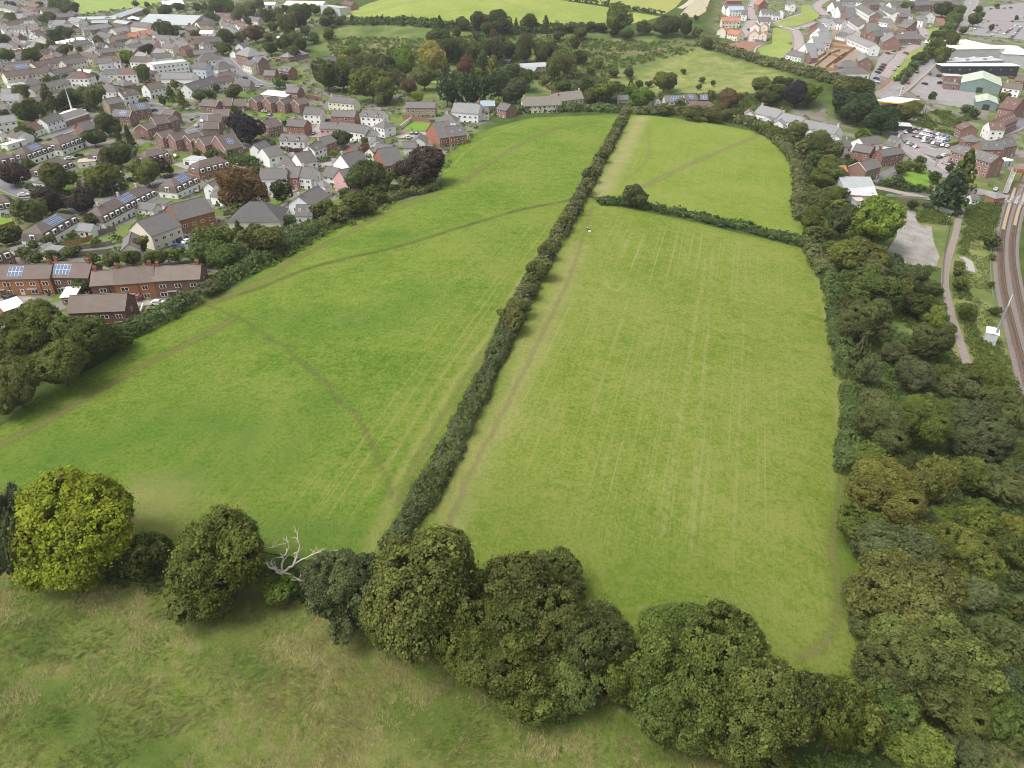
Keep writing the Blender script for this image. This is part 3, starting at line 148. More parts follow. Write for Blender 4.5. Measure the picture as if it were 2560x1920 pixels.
('house',(7,37,0,2),'house',0,-325.86,702.37,1.91,2.8,9,7.59,2.9,'g','slate','cream','23','c'),('terrace',(87,37,0,2),'terrace',0,-265.87,676.44,1.54,-0.02,20,7.66,5.2,'g','rbrown','white','01',''),('terrace',(1,37,1,3),'terrace',0,-274.41,582.73,2.22,-0.78,17,7.75,5.2,'g','lslate','white','01','c'),('terrace',(86,37,0,4),'terrace',0,-354.75,653.92,2.98,-0.6,25,7.75,2.9,'g','brown','white','01','c'),('house',(0,37,3,6),'house',0,-305.38,757.29,1.19,-0.04,10,8.35,5.2,'h','slate','brick','01','c'),('house',(32,37,0,8),'house',0,-360.42,634.15,3.37,2.78,10,7.96,2.9,'g','rbrown','white','23','c'),
('house',(27,37,0,4),'house',0,-245.78,524.47,0.47,0.13,9,7.71,5.2,'h','brown','cream','01','c'),('house',(8,38,0,2),'house',0,-515.12,920.93,1.44,0.74,10,8.33,5.2,'g','lslate','white','03','c'),('house',(0,38,0,4),'house',0,-542.76,871.89,1.97,0.67,13,7.81,2.9,'g','slate','brick','0',''),('terrace',(86,38,0,2),'terrace',0,-597.63,1022.97,1.88,-0.6,25,8.07,2.9,'g','brown','white','01','c'),('house',(8,38,1,2),'house',0,-544.72,981.04,1.56,0.83,10,7.06,5.2,'h','lslate','white','03','c'),('house',(32,38,0,2),'house',0,-587.24,966.44,1.57,-0.6,13,8.04,2.9,'h','rbrown','white','01',''),
('house',(0,38,3,4),'house',0,-513.62,903.03,1.53,0.79,10,7.07,5.2,'g','slate','brick','03','c'),('house',(0,38,2,4),'house',0,-528.26,910.69,1.52,0.76,13,7.33,5.2,'g','slate','brick','03','c'),('house',(32,38,1,2),'house',0,-493.75,832.78,2.32,-0.7,13,7.21,5.2,'g','rbrown','white','01','c'),('terrace',(5,38,2,3),'terrace',0,-593.78,1002.17,1.7,-0.55,25,7.09,2.9,'g','slate','white','01',''),('terrace',(86,38,1,2),'terrace',0,-507.02,896.62,1.47,0.85,30,7.74,5.2,'g','brown','white','03',''),('house',(0,38,1,4),'house',0,-506.63,842.7,2.22,0.74,13,7.35,2.9,'g','slate','brick','03',''),
('terrace',(5,38,0,3),'terrace',0,-634.96,1028.97,1.86,0.99,30,7.37,5.2,'g','slate','white','03',''),('terrace',(5,38,1,3),'terrace',0,-609.96,993.23,1.65,-0.55,30,7.02,5.2,'g','slate','white','01','c'),('terrace',(87,38,0,1),'terrace',0,-553.75,919.43,1.56,-0.86,20,8.07,2.9,'h','rbrown','white','01','c'),('house',(18,38,0,1),'house',0,-483.66,821.19,2.39,-0.74,10,7.72,5.2,'h','slate','white','01','c'),('terrace',(16,38,0,1),'terrace',0,-592.09,942.13,1.59,-0.62,20,7.53,5.2,'g','slate','cream','01','c'),
('house',(18,37,6,8),'house',0,-284.22,842.88,1.67,1.27,13,8.33,2.9,'g','slate','white','03','c'),('house',(27,37,3,4),'house',0,-295.39,874.13,2.46,2.81,9,7.96,5.2,'g','brown','cream','23','c'),('terrace',(16,37,3,4),'terrace',0,-257.34,805.18,2.52,2.41,20,7.56,5.2,'g','slate','cream','23',''),('terrace',(86,37,2,4),'terrace',0,-275.06,839.86,1.77,1.25,25,8.08,2.9,'g','brown','white','03','c'),('terrace',(4,37,1,2),'terrace',0,-306.07,856.29,1.32,2.81,25,7.53,5.2,'g','brown','cream','23','c'),('terrace',(86,37,3,4),'terrace',0,-275.33,869.07,3.12,2.8,20,7.43,2.9,'g','brown','white','23','c'),
('house',(0,39,1,3),'house',0,306.94,673.9,11.68,-1.75,13,7.18,5.2,'h','slate','brick','01','c'),('house',(0,39,2,3),'house',0,349.92,704.39,11.36,-0.97,10,7.39,5.2,'g','slate','brick','01','c'),('house',(18,39,4,5),'house',0,435.04,875.45,14.46,0.34,9,7.91,5.2,'g','slate','white','03','c'),('house',(18,39,1,5),'house',0,374.62,774.37,13.19,-0.23,13,7.48,5.2,'g','slate','white','03','c'),('terrace',(5,39,0,3),'terrace',0,369.57,836.67,16.13,0.34,30,8.02,5.2,'h','slate','white','03','c'),('house',(0,39,0,3),'house',0,332.85,832.44,18.18,0.35,10,7.27,5.2,'g','slate','brick','03','c'),
('terrace',(5,39,2,3),'terrace',0,343.31,751.05,13.63,-1.79,25,7.21,5.2,'h','slate','white','01','c'),('house',(18,39,0,5),'house',0,265.08,632.49,10.08,1.76,13,7.2,5.2,'g','slate','white','23','c'),('house',(18,39,2,5),'house',0,367.56,752.8,12.57,-0.21,13,7.6,5.2,'h','slate','white','03',''),('house',(18,39,3,5),'house',0,328.83,656.32,9.85,3.2,13,7.61,2.9,'g','slate','white','12','c'),('terrace',(5,39,1,3),'terrace',0,298.59,653.38,11.05,-0.17,25,7.78,5.2,'h','slate','white','03','c'),('house',(8,39,1,2),'house',0,380.1,793.41,13.77,-0.24,13,8.47,2.9,'h','lslate','white','03','c'),
('house',(8,39,0,2),'house',0,325.77,786.38,16.05,0.05,13,7.49,5.2,'g','lslate','white','03',''),('terrace',(73,39,0,1),'terrace',0,311.76,627.17,8.92,0.21,30,7.93,5.2,'h','slate','brick','03','c'),]

TREES=[
('B',(88,40,0,1),-72.3,88.2,0.7,9.7,8.3,8.3,'o','ye',1),('B',(89,40,0,2),-81.9,84.7,0.7,3.8,8.7,8.7,'o','gd',1),('B',(90,40,0,4),-61.4,85.5,0.6,4,4.2,4.2,'o','dk',1),('B',(91,40,1,12),-47.8,82,0.4,8.3,8,8,'o','ok',1),('B',(91,40,0,12),-49.4,77.2,0.3,4.9,3.8,3.8,'o','ok',1),('S',(92,40,0,1),-38,80.2,0.4,3.1,2.4,2.4,'o','br',1),('B',(89,40,1,2),-25.8,76.2,0.3,6.9,6.5,6.5,'o','gd',1),('B',(91,40,3,12),-12.1,71.5,0.1,9.9,10.3,10.3,'o','ok',1),('B',(93,40,0,1),2.8,71.2,-0.1,8.4,8.1,8.1,'o','bo',1),('B',(90,40,1,4),7.3,81.9,-0.1,4.6,3.6,3.6,'o','dk',1),
('B',(91,40,5,12),-0.5,64.1,-0,7.6,6,6,'o','ok',1),('B',(90,40,2,4),11.5,66.5,-0.3,5.4,7,7,'o','dk',1),('B',(91,40,7,12),15.9,62.1,-0.5,3.4,4.6,4.6,'o','ok',1),('B',(94,40,3,4),24.1,66.5,-0.8,6.8,5.8,5.8,'o','gr',1),('B',(91,40,9,12),28.7,61.2,-1.2,7.7,8.8,8.8,'o','ok',1),('B',(94,40,2,4),21.5,57.4,-0.8,5.8,4.5,4.5,'o','gr',1),('B',(91,40,10,12),32.9,56.1,-1.6,6.2,8.4,8.4,'o','ok',1),('B',(90,40,3,4),38.7,56.7,-2,3.6,7.9,7.9,'o','dk',1),('B',(95,40,0,1),43.1,55.5,-2.4,3.4,7.8,7.8,'o','yo',1),('B',(91,40,6,12),3,61,-0.1,4.5,3.5,3.5,'o','ok',1),('B',(91,40,4,12),-6,66,0.1,5.4,7.3,7.3,'o','ok',1),
('B',(94,40,1,4),19.1,63.2,-0.7,4.5,6.1,6.1,'o','gr',1),('B',(91,40,8,12),25.8,56.1,-1.1,5.1,4,4,'o','ok',1),('B',(91,40,11,12),36.1,56.5,-1.8,4.4,3.4,3.4,'o','ok',1),('B',(91,40,2,12),-17.5,70.2,0.2,5.2,6.3,6.3,'o','ok',1),('B',(94,40,0,4),8.5,62.8,-0.2,5,3.9,3.9,'o','gr',1),('B',(89,41,0,3),66.9,89.1,-4.7,7.1,5.6,5.6,'o','gd',1),('B',(91,41,2,3),81.9,93.1,-7.4,6.1,4.8,4.8,'o','ok',1),('S',(96,41,2,3),94.2,96.8,-9.4,3.6,3.3,3.3,'o','dk',1),('B',(97,41,0,1),63.7,79,-4.3,8.5,6.6,6.6,'o','au',1),('S',(98,41,0,2),57,75.8,-3.4,3,2.4,2.4,'o','bo',1),
('B',(99,41,1,5),64.5,70.8,-4.5,8,6.3,6.3,'o','ol',1),('B',(93,41,1,4),58.4,66.1,-3.7,6.9,5.4,5.4,'o','bo',1),('B',(93,41,2,4),63.4,62.8,-4.4,5.5,4.3,4.3,'o','bo',1),('S',(100,41,1,3),81.2,85.8,-7.2,3.1,2.4,2.4,'o','pa',1),('S',(101,41,4,5),92.7,91,-9.2,2.1,1.9,1.9,'o','gd',0),('S',(98,41,1,2),87.8,83.1,-8.2,1.8,2.4,2.4,'o','bo',0),('B',(93,41,3,4),78.6,74.9,-6.6,3.3,3.4,3.4,'o','bo',1),('S',(101,41,2,5),74.7,65.9,-6,3.7,2.9,2.9,'o','gd',1),('S',(102,41,6,7),70.2,60.6,-5.3,3.8,3,3,'o','gr',1),('B',(95,41,0,1),45.9,57.3,-2.6,4.5,6.1,6.1,'o','yo',1),
('B',(94,41,0,4),53.4,60.5,-3.3,4.1,4,4,'o','gr',1),('S',(103,41,0,2),55.1,55.2,-3.5,4,3.1,3.1,'o','br2',1),('S',(101,41,1,5),63.2,55.6,-4.5,3,2.4,2.4,'o','gd',1),('S',(104,41,0,1),70.6,57.5,-5.4,2.5,1.9,1.9,'o','ol',1),('S',(100,41,2,3),65.4,54.2,-4.7,3,2.3,2.3,'o','pa',1),('B',(93,41,0,4),82.3,129.9,-6.2,6.7,5.2,5.2,'o','bo',1),('B',(94,41,1,4),92.4,131.2,-8,6.2,6.7,6.7,'o','gr',1),('B',(89,41,2,3),107.9,133.4,-10.5,7.4,5.8,5.8,'o','gd',1),('B',(89,41,1,3),103.5,156.1,-8.9,4.9,4,4,'o','gd',1),('B',(105,41,0,2),90.9,155.9,-6.7,2.9,3.8,3.8,'o','pa',1),
('S',(100,41,0,3),88.2,144.8,-6.6,3.2,2.5,2.5,'o','pa',1),('S',(102,41,3,7),110.6,147.3,-10.5,3.2,2.5,2.5,'o','gr',1),('B',(99,41,2,5),123.6,149.9,-12.2,5.1,4,4,'o','ol',1),('B',(99,41,4,5),122.7,142.4,-12.3,3.1,4.2,4.2,'o','ol',1),('S',(102,41,5,7),128.2,166.3,-12.2,3.9,3.1,3.1,'o','gr',1),('B',(94,41,3,4),127.1,158.3,-12.3,4.5,3.5,3.5,'o','gr',1),('B',(105,41,1,2),115.9,155.7,-10.9,4.5,3.5,3.5,'o','pa',1),('S',(102,41,0,7),76.2,121.3,-5.5,3.7,2.9,2.9,'o','gr',1),('S',(102,41,1,7),79.3,119,-6.2,3.1,2.4,2.4,'o','gr',1),('S',(96,41,0,3),85.7,123,-7.1,2.8,2.2,2.2,'o','dk',1),
('B',(99,41,0,5),85.9,112.4,-7.7,4.5,5.7,5.7,'o','ol',1),('B',(94,41,2,4),97.5,118.2,-9.4,4.7,3.9,3.9,'o','gr',1),('S',(96,41,1,3),112.3,128,-11.3,4.2,3.3,3.3,'o','dk',1),('S',(101,41,3,5),111.8,124,-11.4,3.1,2.8,2.8,'o','gd',1),('B',(99,41,3,5),104.7,116.3,-10.6,4.7,3.6,3.6,'o','ol',1),('B',(106,41,0,1),71.8,105.4,-5.4,7.8,6.1,6.1,'o','yt',1),('S',(102,41,2,7),85.5,103.9,-7.9,3.7,2.9,2.9,'o','gr',1),('S',(103,41,1,2),92.3,105.1,-9,3.7,2.9,2.9,'o','br2',1),('S',(102,41,4,7),96.9,110.7,-9.6,2.6,2,2,'o','gr',1),('S',(107,41,0,1),100,104.8,-10.2,3,2.6,2.6,'o','yo',1),
('B',(91,41,0,3),64.7,97.6,-4.3,4.8,3.8,3.8,'o','ok',1),('B',(91,41,1,3),73.7,98.4,-5.9,4.3,3.4,3.4,'o','ok',1),('S',(101,41,0,5),81.5,104.5,-7.2,2.8,2.2,2.2,'o','gd',1),('B',(93,42,0,1),99.7,180.3,-7.4,7.3,6,6,'o','bo',1),('B',(94,42,1,2),111.3,202,-8.5,8.1,6.3,6.3,'o','gr',1),('B',(95,42,0,2),119.2,230.6,-8.6,7.4,5.7,5.7,'o','yo',0),('B',(89,42,0,4),130.4,232.3,-10.1,5.1,4,4,'o','gd',0),('B',(89,42,1,4),131.3,218.9,-10.8,6.1,4.8,4.8,'o','gd',0),('B',(95,42,1,2),125.6,211.7,-10.2,3.4,3.8,3.8,'o','yo',1),('B',(90,42,0,1),125.8,200.2,-10.6,5,3.9,3.9,'o','dk',1),
('B',(89,42,3,4),116.2,173.6,-10.2,5.5,5.5,5.5,'o','gd',1),('S',(101,42,0,1),104.3,170.2,-8.5,3,2.8,2.8,'o','gd',1),('S',(103,42,0,1),129.4,196.4,-11.3,4.1,3.2,3.2,'o','br2',1),('S',(96,42,0,1),186.6,265.7,-14.5,3.6,3.1,3.1,'o','dk',0),('S',(102,42,3,5),143.3,202.8,-12.9,2.7,3.2,3.2,'o','gr',1),('S',(104,42,2,3),154,226,-13.6,2.7,2.6,2.6,'o','ol',0),('S',(104,42,1,3),159.4,238,-13.7,2,1.6,1.6,'o','ol',0),('S',(102,42,4,5),126,166.3,-11.9,3.3,2.6,2.6,'o','gr',1),('S',(102,42,1,5),116.8,164.1,-10.7,2.6,2.1,2.1,'o','gr',1),('B',(89,42,2,4),105.1,159.9,-9.1,4.8,3.8,3.8,'o','gd',1),
('B',(105,42,0,1),91.1,163,-6.5,2.1,5,5,'o','pa',0),('S',(102,42,2,5),132,190.7,-11.8,2.2,2.1,2.1,'o','gr',1),('S',(102,42,0,5),142,219.1,-12.3,2.5,1.9,1.9,'o','gr',0),('B',(94,42,0,2),108.7,215,-7.7,3.2,3.4,3.4,'o','gr',1),('S',(104,42,0,3),103,199.2,-7.4,2.8,2.6,2.6,'o','ol',1),('S',(92,42,1,2),182.8,255.8,-14.8,1.6,1.3,1.3,'o','br',0),('S',(92,42,0,2),168.9,231.7,-15,1.3,1.2,1.2,'o','br',0),('S',(98,42,0,1),157.3,209.5,-14.4,2,1.6,1.6,'o','bo',0),('B',(94,43,1,5),152.5,365.3,-7.8,8.2,6.4,6.4,'o','gr',0),('B',(99,43,2,4),159.2,359.2,-8.3,4.5,5.3,5.3,'o','ol',0),
('B',(99,43,0,4),156.7,409.6,-8.7,5.7,4.4,4.4,'o','ol',0),('S',(102,43,0,3),142.4,416.6,-8,3.7,2.9,2.9,'o','gr',0),('S',(102,43,1,3),144,402.9,-7.9,4.2,3.3,3.3,'o','gr',0),('S',(98,43,0,1),146.5,389.3,-7.7,3.8,3,3,'o','bo',0),('B',(105,43,0,2),145,365.2,-7.1,4.1,4.3,4.3,'o','pa',0),('B',(94,43,0,5),148.4,353.7,-7.4,4.5,3.5,3.5,'o','gr',0),('B',(95,43,1,3),150.5,345.3,-7.6,4.9,3.8,3.8,'o','yo',0),('B',(105,43,1,2),133.4,326.5,-6.4,2.5,4.9,4.9,'o','pa',0),('B',(94,43,3,5),144,323.9,-7.4,6.5,5,5,'o','gr',0),('B',(94,43,2,5),136.6,315,-7,5,3.9,3.9,'o','gr',0),
('B',(99,43,1,4),122.9,286.5,-6.6,5.6,4.8,4.8,'o','ol',0),('B',(94,43,4,5),134.9,298.4,-7.5,4.8,3.7,3.7,'o','gr',0),('S',(104,43,1,2),141.4,304.2,-7.9,3.3,3.1,3.1,'o','ol',0),('S',(103,43,0,1),134.1,289.1,-7.8,3.4,2.6,2.6,'o','br2',0),('B',(95,43,0,3),115.9,268.1,-6.5,4.7,3.7,3.7,'o','yo',0),('B',(93,43,0,1),125,261.3,-7.9,5.4,6.1,6.1,'o','bo',0),('B',(108,43,0,1),135,254.4,-9.6,9.8,9.6,9.6,'o','br',0),('S',(104,43,0,2),111.3,252.4,-6.5,3.4,3.2,3.2,'o','ol',0),('S',(107,43,0,2),118.4,257.4,-7.3,2.3,2.4,2.4,'o','yo',0),('B',(89,43,0,2),128.3,250.2,-8.9,4.1,3.5,3.5,'o','gd',0),
('S',(107,43,1,2),113.8,242.9,-7.3,2.9,2.5,2.5,'o','yo',0),('B',(95,43,2,3),113.6,228,-7.9,6.9,5.4,5.4,'o','yo',0),('B',(99,43,3,4),118.8,223.8,-8.8,6,4.7,4.7,'o','ol',0),('B',(89,43,1,2),131.2,234.1,-10.1,4.6,3.6,3.6,'o','gd',0),('B',(90,43,0,1),162.6,344.8,-8.7,3.4,3.7,3.7,'o','dk',0),('S',(102,43,2,3),165.9,332.5,-9.3,2.6,2,2,'o','gr',0),('K',(109,44,0,1),189,304.5,-12.7,9.7,8.6,8.8,'k','dc',0),('K',(110,44,0,1),209.7,333.2,-13.1,6.5,9.2,9.4,'k','gr',0),('S',(102,44,3,5),207.9,369.3,-11.6,3,2.3,2.3,'o','gr',0),('S',(102,44,0,5),189.4,350.9,-10.9,3.4,2.9,2.9,'o','gr',0),
('S',(102,44,1,5),197.2,359.5,-11.2,2.7,2.2,2.2,'o','gr',0),('S',(101,44,0,1),179,331.9,-10.6,3.2,2.5,2.5,'o','gd',0),('S',(102,44,4,5),201,340.6,-12.1,3.3,2.9,2.9,'o','gr',0),('S',(96,44,0,1),172,301.3,-11.2,2.8,2.2,2.2,'o','dk',0),('B',(108,44,0,1),194.8,410.5,-10.4,4.5,3.5,3.5,'o','br',0),('S',(102,44,2,5),201.3,356.3,-11.6,2.9,2.3,2.3,'o','gr',0),('S',(111,44,0,1),171.2,371.2,-9.3,1.6,1.5,1.5,'o','rd',0),('S',(98,44,0,1),217.6,358.4,-12.4,1.9,2.3,2.3,'o','bo',0),('B',(112,45,0,1),-106.4,275.7,-3.8,9.1,9.1,9.1,'o','bn',0),('B',(90,45,0,2),-93.7,287.8,-4,4.5,4.9,4.9,'o','dk',0),
('B',(90,45,1,2),-59.5,294.5,-2.7,8,7.2,7.2,'o','dk',0),('E',(113,45,0,1),-37.4,303.9,-1.6,9.6,7.5,7.5,'o','co',0),('B',(94,45,0,3),-98.8,225,-1.4,6.7,5.7,5.7,'o','gr',0),('K',(114,45,0,1),-98,246.4,-2.4,2.2,3.4,3.5,'k','dk',0),('B',(94,45,1,3),-92.9,215.7,-0.7,5.4,4.2,4.2,'o','gr',1),('B',(99,45,0,2),-84.3,228,-1.1,6.7,5.2,5.2,'o','ol',0),('B',(99,45,1,2),-58.9,267,-1.6,5.6,4.4,4.4,'o','ol',0),('B',(94,45,2,3),-36.7,300.2,-1.4,4.2,3.7,3.7,'o','gr',0),('S',(102,45,4,6),-53.7,305.8,-2.7,3.2,3.3,3.3,'o','gr',0),('S',(102,45,5,6),-50.6,314.7,-2.8,2.4,2.8,2.8,'o','gr',0),
('S',(102,45,1,6),-74.3,265.9,-2.4,3.1,3.1,3.1,'o','gr',0),('S',(107,45,0,1),-72.4,274.3,-2.6,2.9,2.4,2.4,'o','yo',0),('S',(104,45,0,3),-65.8,259.8,-1.7,4,3.1,3.1,'o','ol',0),('S',(104,45,1,3),-51.9,280.3,-1.7,2.9,2.5,2.5,'o','ol',0),('S',(102,45,2,6),-67.6,285.7,-2.9,2.4,3.1,3.1,'o','gr',0),('S',(100,45,1,2),-105.5,269,-3.5,3.9,3.1,3.1,'o','pa',0),('S',(100,45,0,2),-89.9,193.9,0.4,3,2.3,2.3,'o','pa',1),('S',(102,45,0,6),-105.3,224.5,-1.4,3.1,2.4,2.4,'o','gr',0),('S',(102,45,3,6),-57,286.4,-2.2,3.3,3.1,3.1,'o','gr',0),('S',(104,45,2,3),-43.9,297.5,-1.8,4.2,3.3,3.3,'o','ol',0),
('B',(91,46,1,5),-119.9,159.1,1,7.3,6.5,6.5,'o','ok',1),('B',(91,46,3,5),-105.7,153.7,1.3,6.6,6.1,6.1,'o','ok',1),('B',(91,46,4,5),-102.6,160.1,1.2,4.4,3.4,3.4,'o','ok',1),('B',(91,46,2,5),-105.2,143,1.4,7,5.6,5.6,'o','ok',1),('B',(99,46,0,1),-110.9,134.4,1.3,5.8,5.6,5.6,'o','ol',1),('B',(91,46,0,5),-122.1,151.2,1.1,5.5,5.1,5.1,'o','ok',1),('S',(115,46,0,1),-112.8,175.8,0.7,2.6,2.1,2.1,'o','ok',1),('S',(102,46,1,5),-127.7,195.3,0,2.7,2.5,2.5,'o','gr',1),('S',(116,46,0,1),-109.7,190.8,0.1,1.2,1.1,1.1,'o','pk',0),('S',(102,46,0,5),-161.7,224.3,-1.1,2.9,2.2,2.2,'o','gr',0),
('S',(100,46,0,2),-155.8,219.8,-0.9,2.8,2.2,2.2,'o','pa',0),('S',(104,46,0,1),-137.6,219.6,-1,2.6,2,2,'o','ol',0),('S',(100,46,1,2),-129.7,217.3,-1,2.6,2.6,2.6,'o','pa',1),('S',(102,46,2,5),-124.2,218.9,-1.1,3,2.8,2.8,'o','gr',1),('S',(98,46,0,1),-128.2,230.1,-1.7,2.4,1.9,1.9,'o','bo',0),('S',(102,46,3,5),-116,219.1,-1.1,3.5,2.7,2.7,'o','gr',1),('S',(102,46,4,5),-110.2,221.9,-1.3,3.5,2.8,2.8,'o','gr',0),('B',(94,46,0,1),-100.2,218.1,-1,4.3,4.1,4.1,'o','gr',1),('S',(96,46,0,1),-150.7,197.9,0,1,1.1,1.1,'o','dk',0),('S',(92,46,0,1),-148.6,226.8,-1.3,1.8,1.4,1.4,'o','br',0),
('E',(113,16,0,4),-214.2,307.4,-2.7,5.7,4.6,4.6,'o','co',0),('B',(99,16,1,5),-190.7,298.9,-3.2,6.3,6.2,6.2,'o','ol',0),('E',(113,16,1,4),-179.2,271.8,-2.7,6,4.9,4.9,'o','co',0),('B',(99,16,0,5),-178.5,258.5,-2.3,6.1,5.4,5.4,'o','ol',0),('E',(113,16,2,4),-167.9,275.6,-3.1,5.4,4.7,4.7,'o','co',0),('B',(99,16,2,5),-171.3,299.9,-3.7,6.6,6.3,6.3,'o','ol',0),('B',(90,16,3,4),-183.2,338,-4.1,6.4,6,6,'o','dk',0),('B',(99,16,4,5),-158.7,311.5,-4.3,5.8,6,6,'o','ol',0),('E',(113,16,3,4),-160.2,326.8,-4.6,4.2,4.5,4.5,'o','co',0),('B',(90,16,1,4),-211.6,373.2,-3.3,5.3,4.2,4.2,'o','dk',0),
('B',(90,16,2,4),-213.9,394,-3.1,5.6,5.5,5.5,'o','dk',0),('K',(114,16,0,1),-202.7,380.6,-3.6,2.1,3,3.1,'k','dk',0),('K',(117,16,0,1),-194.8,375.1,-4,2.8,5.2,5.2,'k','gd',0),('S',(96,16,1,2),-156.3,257.8,-2.7,2.9,2.7,2.7,'o','dk',0),('B',(90,16,0,4),-174.4,238.5,-1.6,4.3,3.4,3.4,'o','dk',0),('S',(102,16,0,5),-221.3,329.9,-2.8,3.4,2.6,2.6,'o','gr',0),('B',(99,16,3,5),-125.6,226.7,-1.5,4.6,3.6,3.6,'o','ol',0),('S',(100,16,0,2),-161.4,237.1,-1.7,2.7,2.1,2.1,'o','pa',0),('S',(92,16,0,2),-157.7,244.9,-2.1,1.5,1.4,1.4,'o','br',0),('S',(102,16,3,5),-136,270.9,-3.5,1.6,1.5,1.5,'o','gr',0),
('S',(96,16,0,2),-176.6,237.6,-1.5,2.2,1.8,1.8,'o','dk',0),('S',(102,16,2,5),-184.1,357.3,-4.3,2.2,1.8,1.8,'o','gr',0),('S',(118,16,0,1),-177.4,351,-4.5,3.1,2.4,2.4,'o','ye',0),('S',(102,16,4,5),-157,330.8,-4.8,2.1,2,2,'o','gr',0),('S',(102,16,1,5),-164.7,233.6,-1.5,2.2,1.7,1.7,'o','gr',0),('S',(92,16,1,2),-145.5,238.1,-1.9,2.1,1.6,1.6,'o','br',0),('S',(104,16,0,1),-126.8,245.4,-2.4,2,2.9,2.9,'o','ol',0),('S',(100,16,1,2),-147.6,228.3,-1.4,2.5,1.9,1.9,'o','pa',0),('S',(101,16,0,1),-151.5,221.8,-1,2.7,2.1,2.1,'o','gd',0),('E',(119,12,0,1),-141.2,394.1,-6.7,8.5,7.3,7.3,'o','cd',0),
('K',(110,12,0,1),-109.5,380.3,-7.3,2.1,3.3,3.4,'k','gr',0),('K',(114,12,0,1),-118.4,366.1,-6.9,2.8,4,4.1,'k','dk',0),('S',(92,12,0,1),-89.2,366.1,-6.9,2.1,1.9,1.9,'o','br',0),('B',(89,12,0,1),-89,386.4,-7.2,5.5,4.3,4.3,'o','gd',0),('S',(100,12,1,3),-101.8,417.4,-7.9,1.8,2.4,2.4,'o','pa',0),('S',(102,12,3,5),-133,416,-7.3,3.4,2.6,2.6,'o','gr',0),('S',(100,12,0,3),-135.6,412.6,-7.2,2.3,1.9,1.9,'o','pa',0),('S',(102,12,1,5),-167.9,455.8,-5.4,3.1,2.4,2.4,'o','gr',0),('S',(102,12,2,5),-118.2,332.7,-5.9,2.5,2.2,2.2,'o','gr',0),('S',(100,12,2,3),-69.1,356.3,-5.8,2.9,2.3,2.3,'o','pa',0),
('S',(104,12,0,1),-155.3,359.7,-5.5,2.5,2.4,2.4,'o','ol',0),('S',(102,12,0,5),-148.7,359.1,-5.8,2.7,2.3,2.3,'o','gr',0),('S',(111,12,0,1),-75.3,374.7,-6.4,2.8,2.2,2.2,'o','rd',0),('S',(107,12,0,1),-78,390.1,-6.8,2.7,2.1,2.1,'o','yo',0),('S',(101,12,0,1),-138.7,407.7,-7,1.8,2.9,2.9,'o','gd',0),('S',(102,12,4,5),-132.2,432.3,-7.4,1.9,1.8,1.8,'o','gr',0),('S',(96,12,0,1),-120.3,352.9,-6.5,1.8,1.4,1.4,'o','dk',0),('E',(113,47,0,2),-593.2,957.9,1.8,6,4.7,4.7,'o','co',0),('B',(90,47,4,11),-503.2,905.8,1.8,10.3,8.2,8.2,'o','dk',0),('B',(90,47,6,11),-484.9,890.2,1.8,9.1,7.1,7.1,'o','dk',0),
('B',(94,47,2,5),-534.6,962.7,1.7,12,9.3,9.3,'o','gr',0),('B',(90,47,0,11),-528.8,868.1,2.3,4.5,3.7,3.7,'o','dk',0),('B',(99,47,1,4),-511.9,819.6,3,6.1,4.9,4.9,'o','ol',0),('B',(99,47,2,4),-462,800.2,2.7,8.3,6.4,6.4,'o','ol',0),('B',(99,47,0,4),-406.4,630.6,4.2,5.5,6.9,6.9,'o','ol',0),('B',(94,47,0,5),-363.9,561.8,4.4,5.6,6.2,6.2,'o','gr',0),('B',(90,47,1,11),-347.4,566.3,4.3,7.3,5.7,5.7,'o','dk',0),('B',(90,47,2,11),-370.3,619.2,4,4.7,3.7,3.7,'o','dk',0),('S',(102,47,1,4),-378.9,647.5,3.8,4.2,3.2,3.2,'o','gr',0),('B',(90,47,5,11),-339.8,598.1,4,6.3,4.9,4.9,'o','dk',0),
('B',(90,47,3,11),-388.7,674.9,3.5,6.7,5.2,5.2,'o','dk',0),('B',(105,47,0,1),-396.6,706,3.1,6.9,5.8,5.8,'o','pa',0),('B',(94,47,3,5),-343.4,655.7,3.2,4.2,4.7,4.7,'o','gr',0),('S',(102,47,2,4),-339.2,654.8,3.1,2.7,2.9,2.9,'o','gr',0),('E',(113,47,1,2),-283.9,610.4,2.7,5.4,5,5,'o','co',0),('B',(90,47,9,11),-300.4,690.2,2.1,9.6,8.7,8.7,'o','dk',0),('B',(94,47,4,5),-303.7,721.4,1.9,6.3,5.1,5.1,'o','gr',0),('B',(90,47,7,11),-457.7,985.6,2.3,4.5,3.5,3.5,'o','dk',0),('S',(96,47,0,1),-440.9,978,2.4,3.9,3.1,3.1,'o','dk',0),('B',(99,47,3,4),-408.6,901.9,1.6,4.6,3.6,3.6,'o','ol',0),
('B',(90,47,8,11),-381.9,887.9,1.5,7.6,5.9,5.9,'o','dk',0),('B',(90,47,10,11),-385.9,937.2,2.5,5.9,4.6,4.6,'o','dk',0),('B',(94,47,1,5),-564.8,967.5,1.8,5.5,4.3,4.3,'o','gr',0),('S',(102,47,0,4),-519.8,893.9,1.9,4.1,3.2,3.2,'o','gr',0),('S',(102,47,3,4),-359.4,698.1,2.7,2.4,2.3,2.3,'o','gr',0),('S',(104,47,0,1),-293.5,709.9,2,3.7,2.9,2.9,'o','ol',0),('B',(94,48,3,4),-247.1,516.6,1,4.6,5.8,5.8,'o','gr',0),('B',(99,48,0,3),-292.4,455.2,1,5.2,5.2,5.2,'o','ol',0),('B',(90,48,1,3),-263.4,409.8,-1.2,7.5,6.8,6.8,'o','dk',0),('K',(117,48,0,1),-268.3,438.9,-0.4,6.1,7.2,7.4,'k','gd',0),
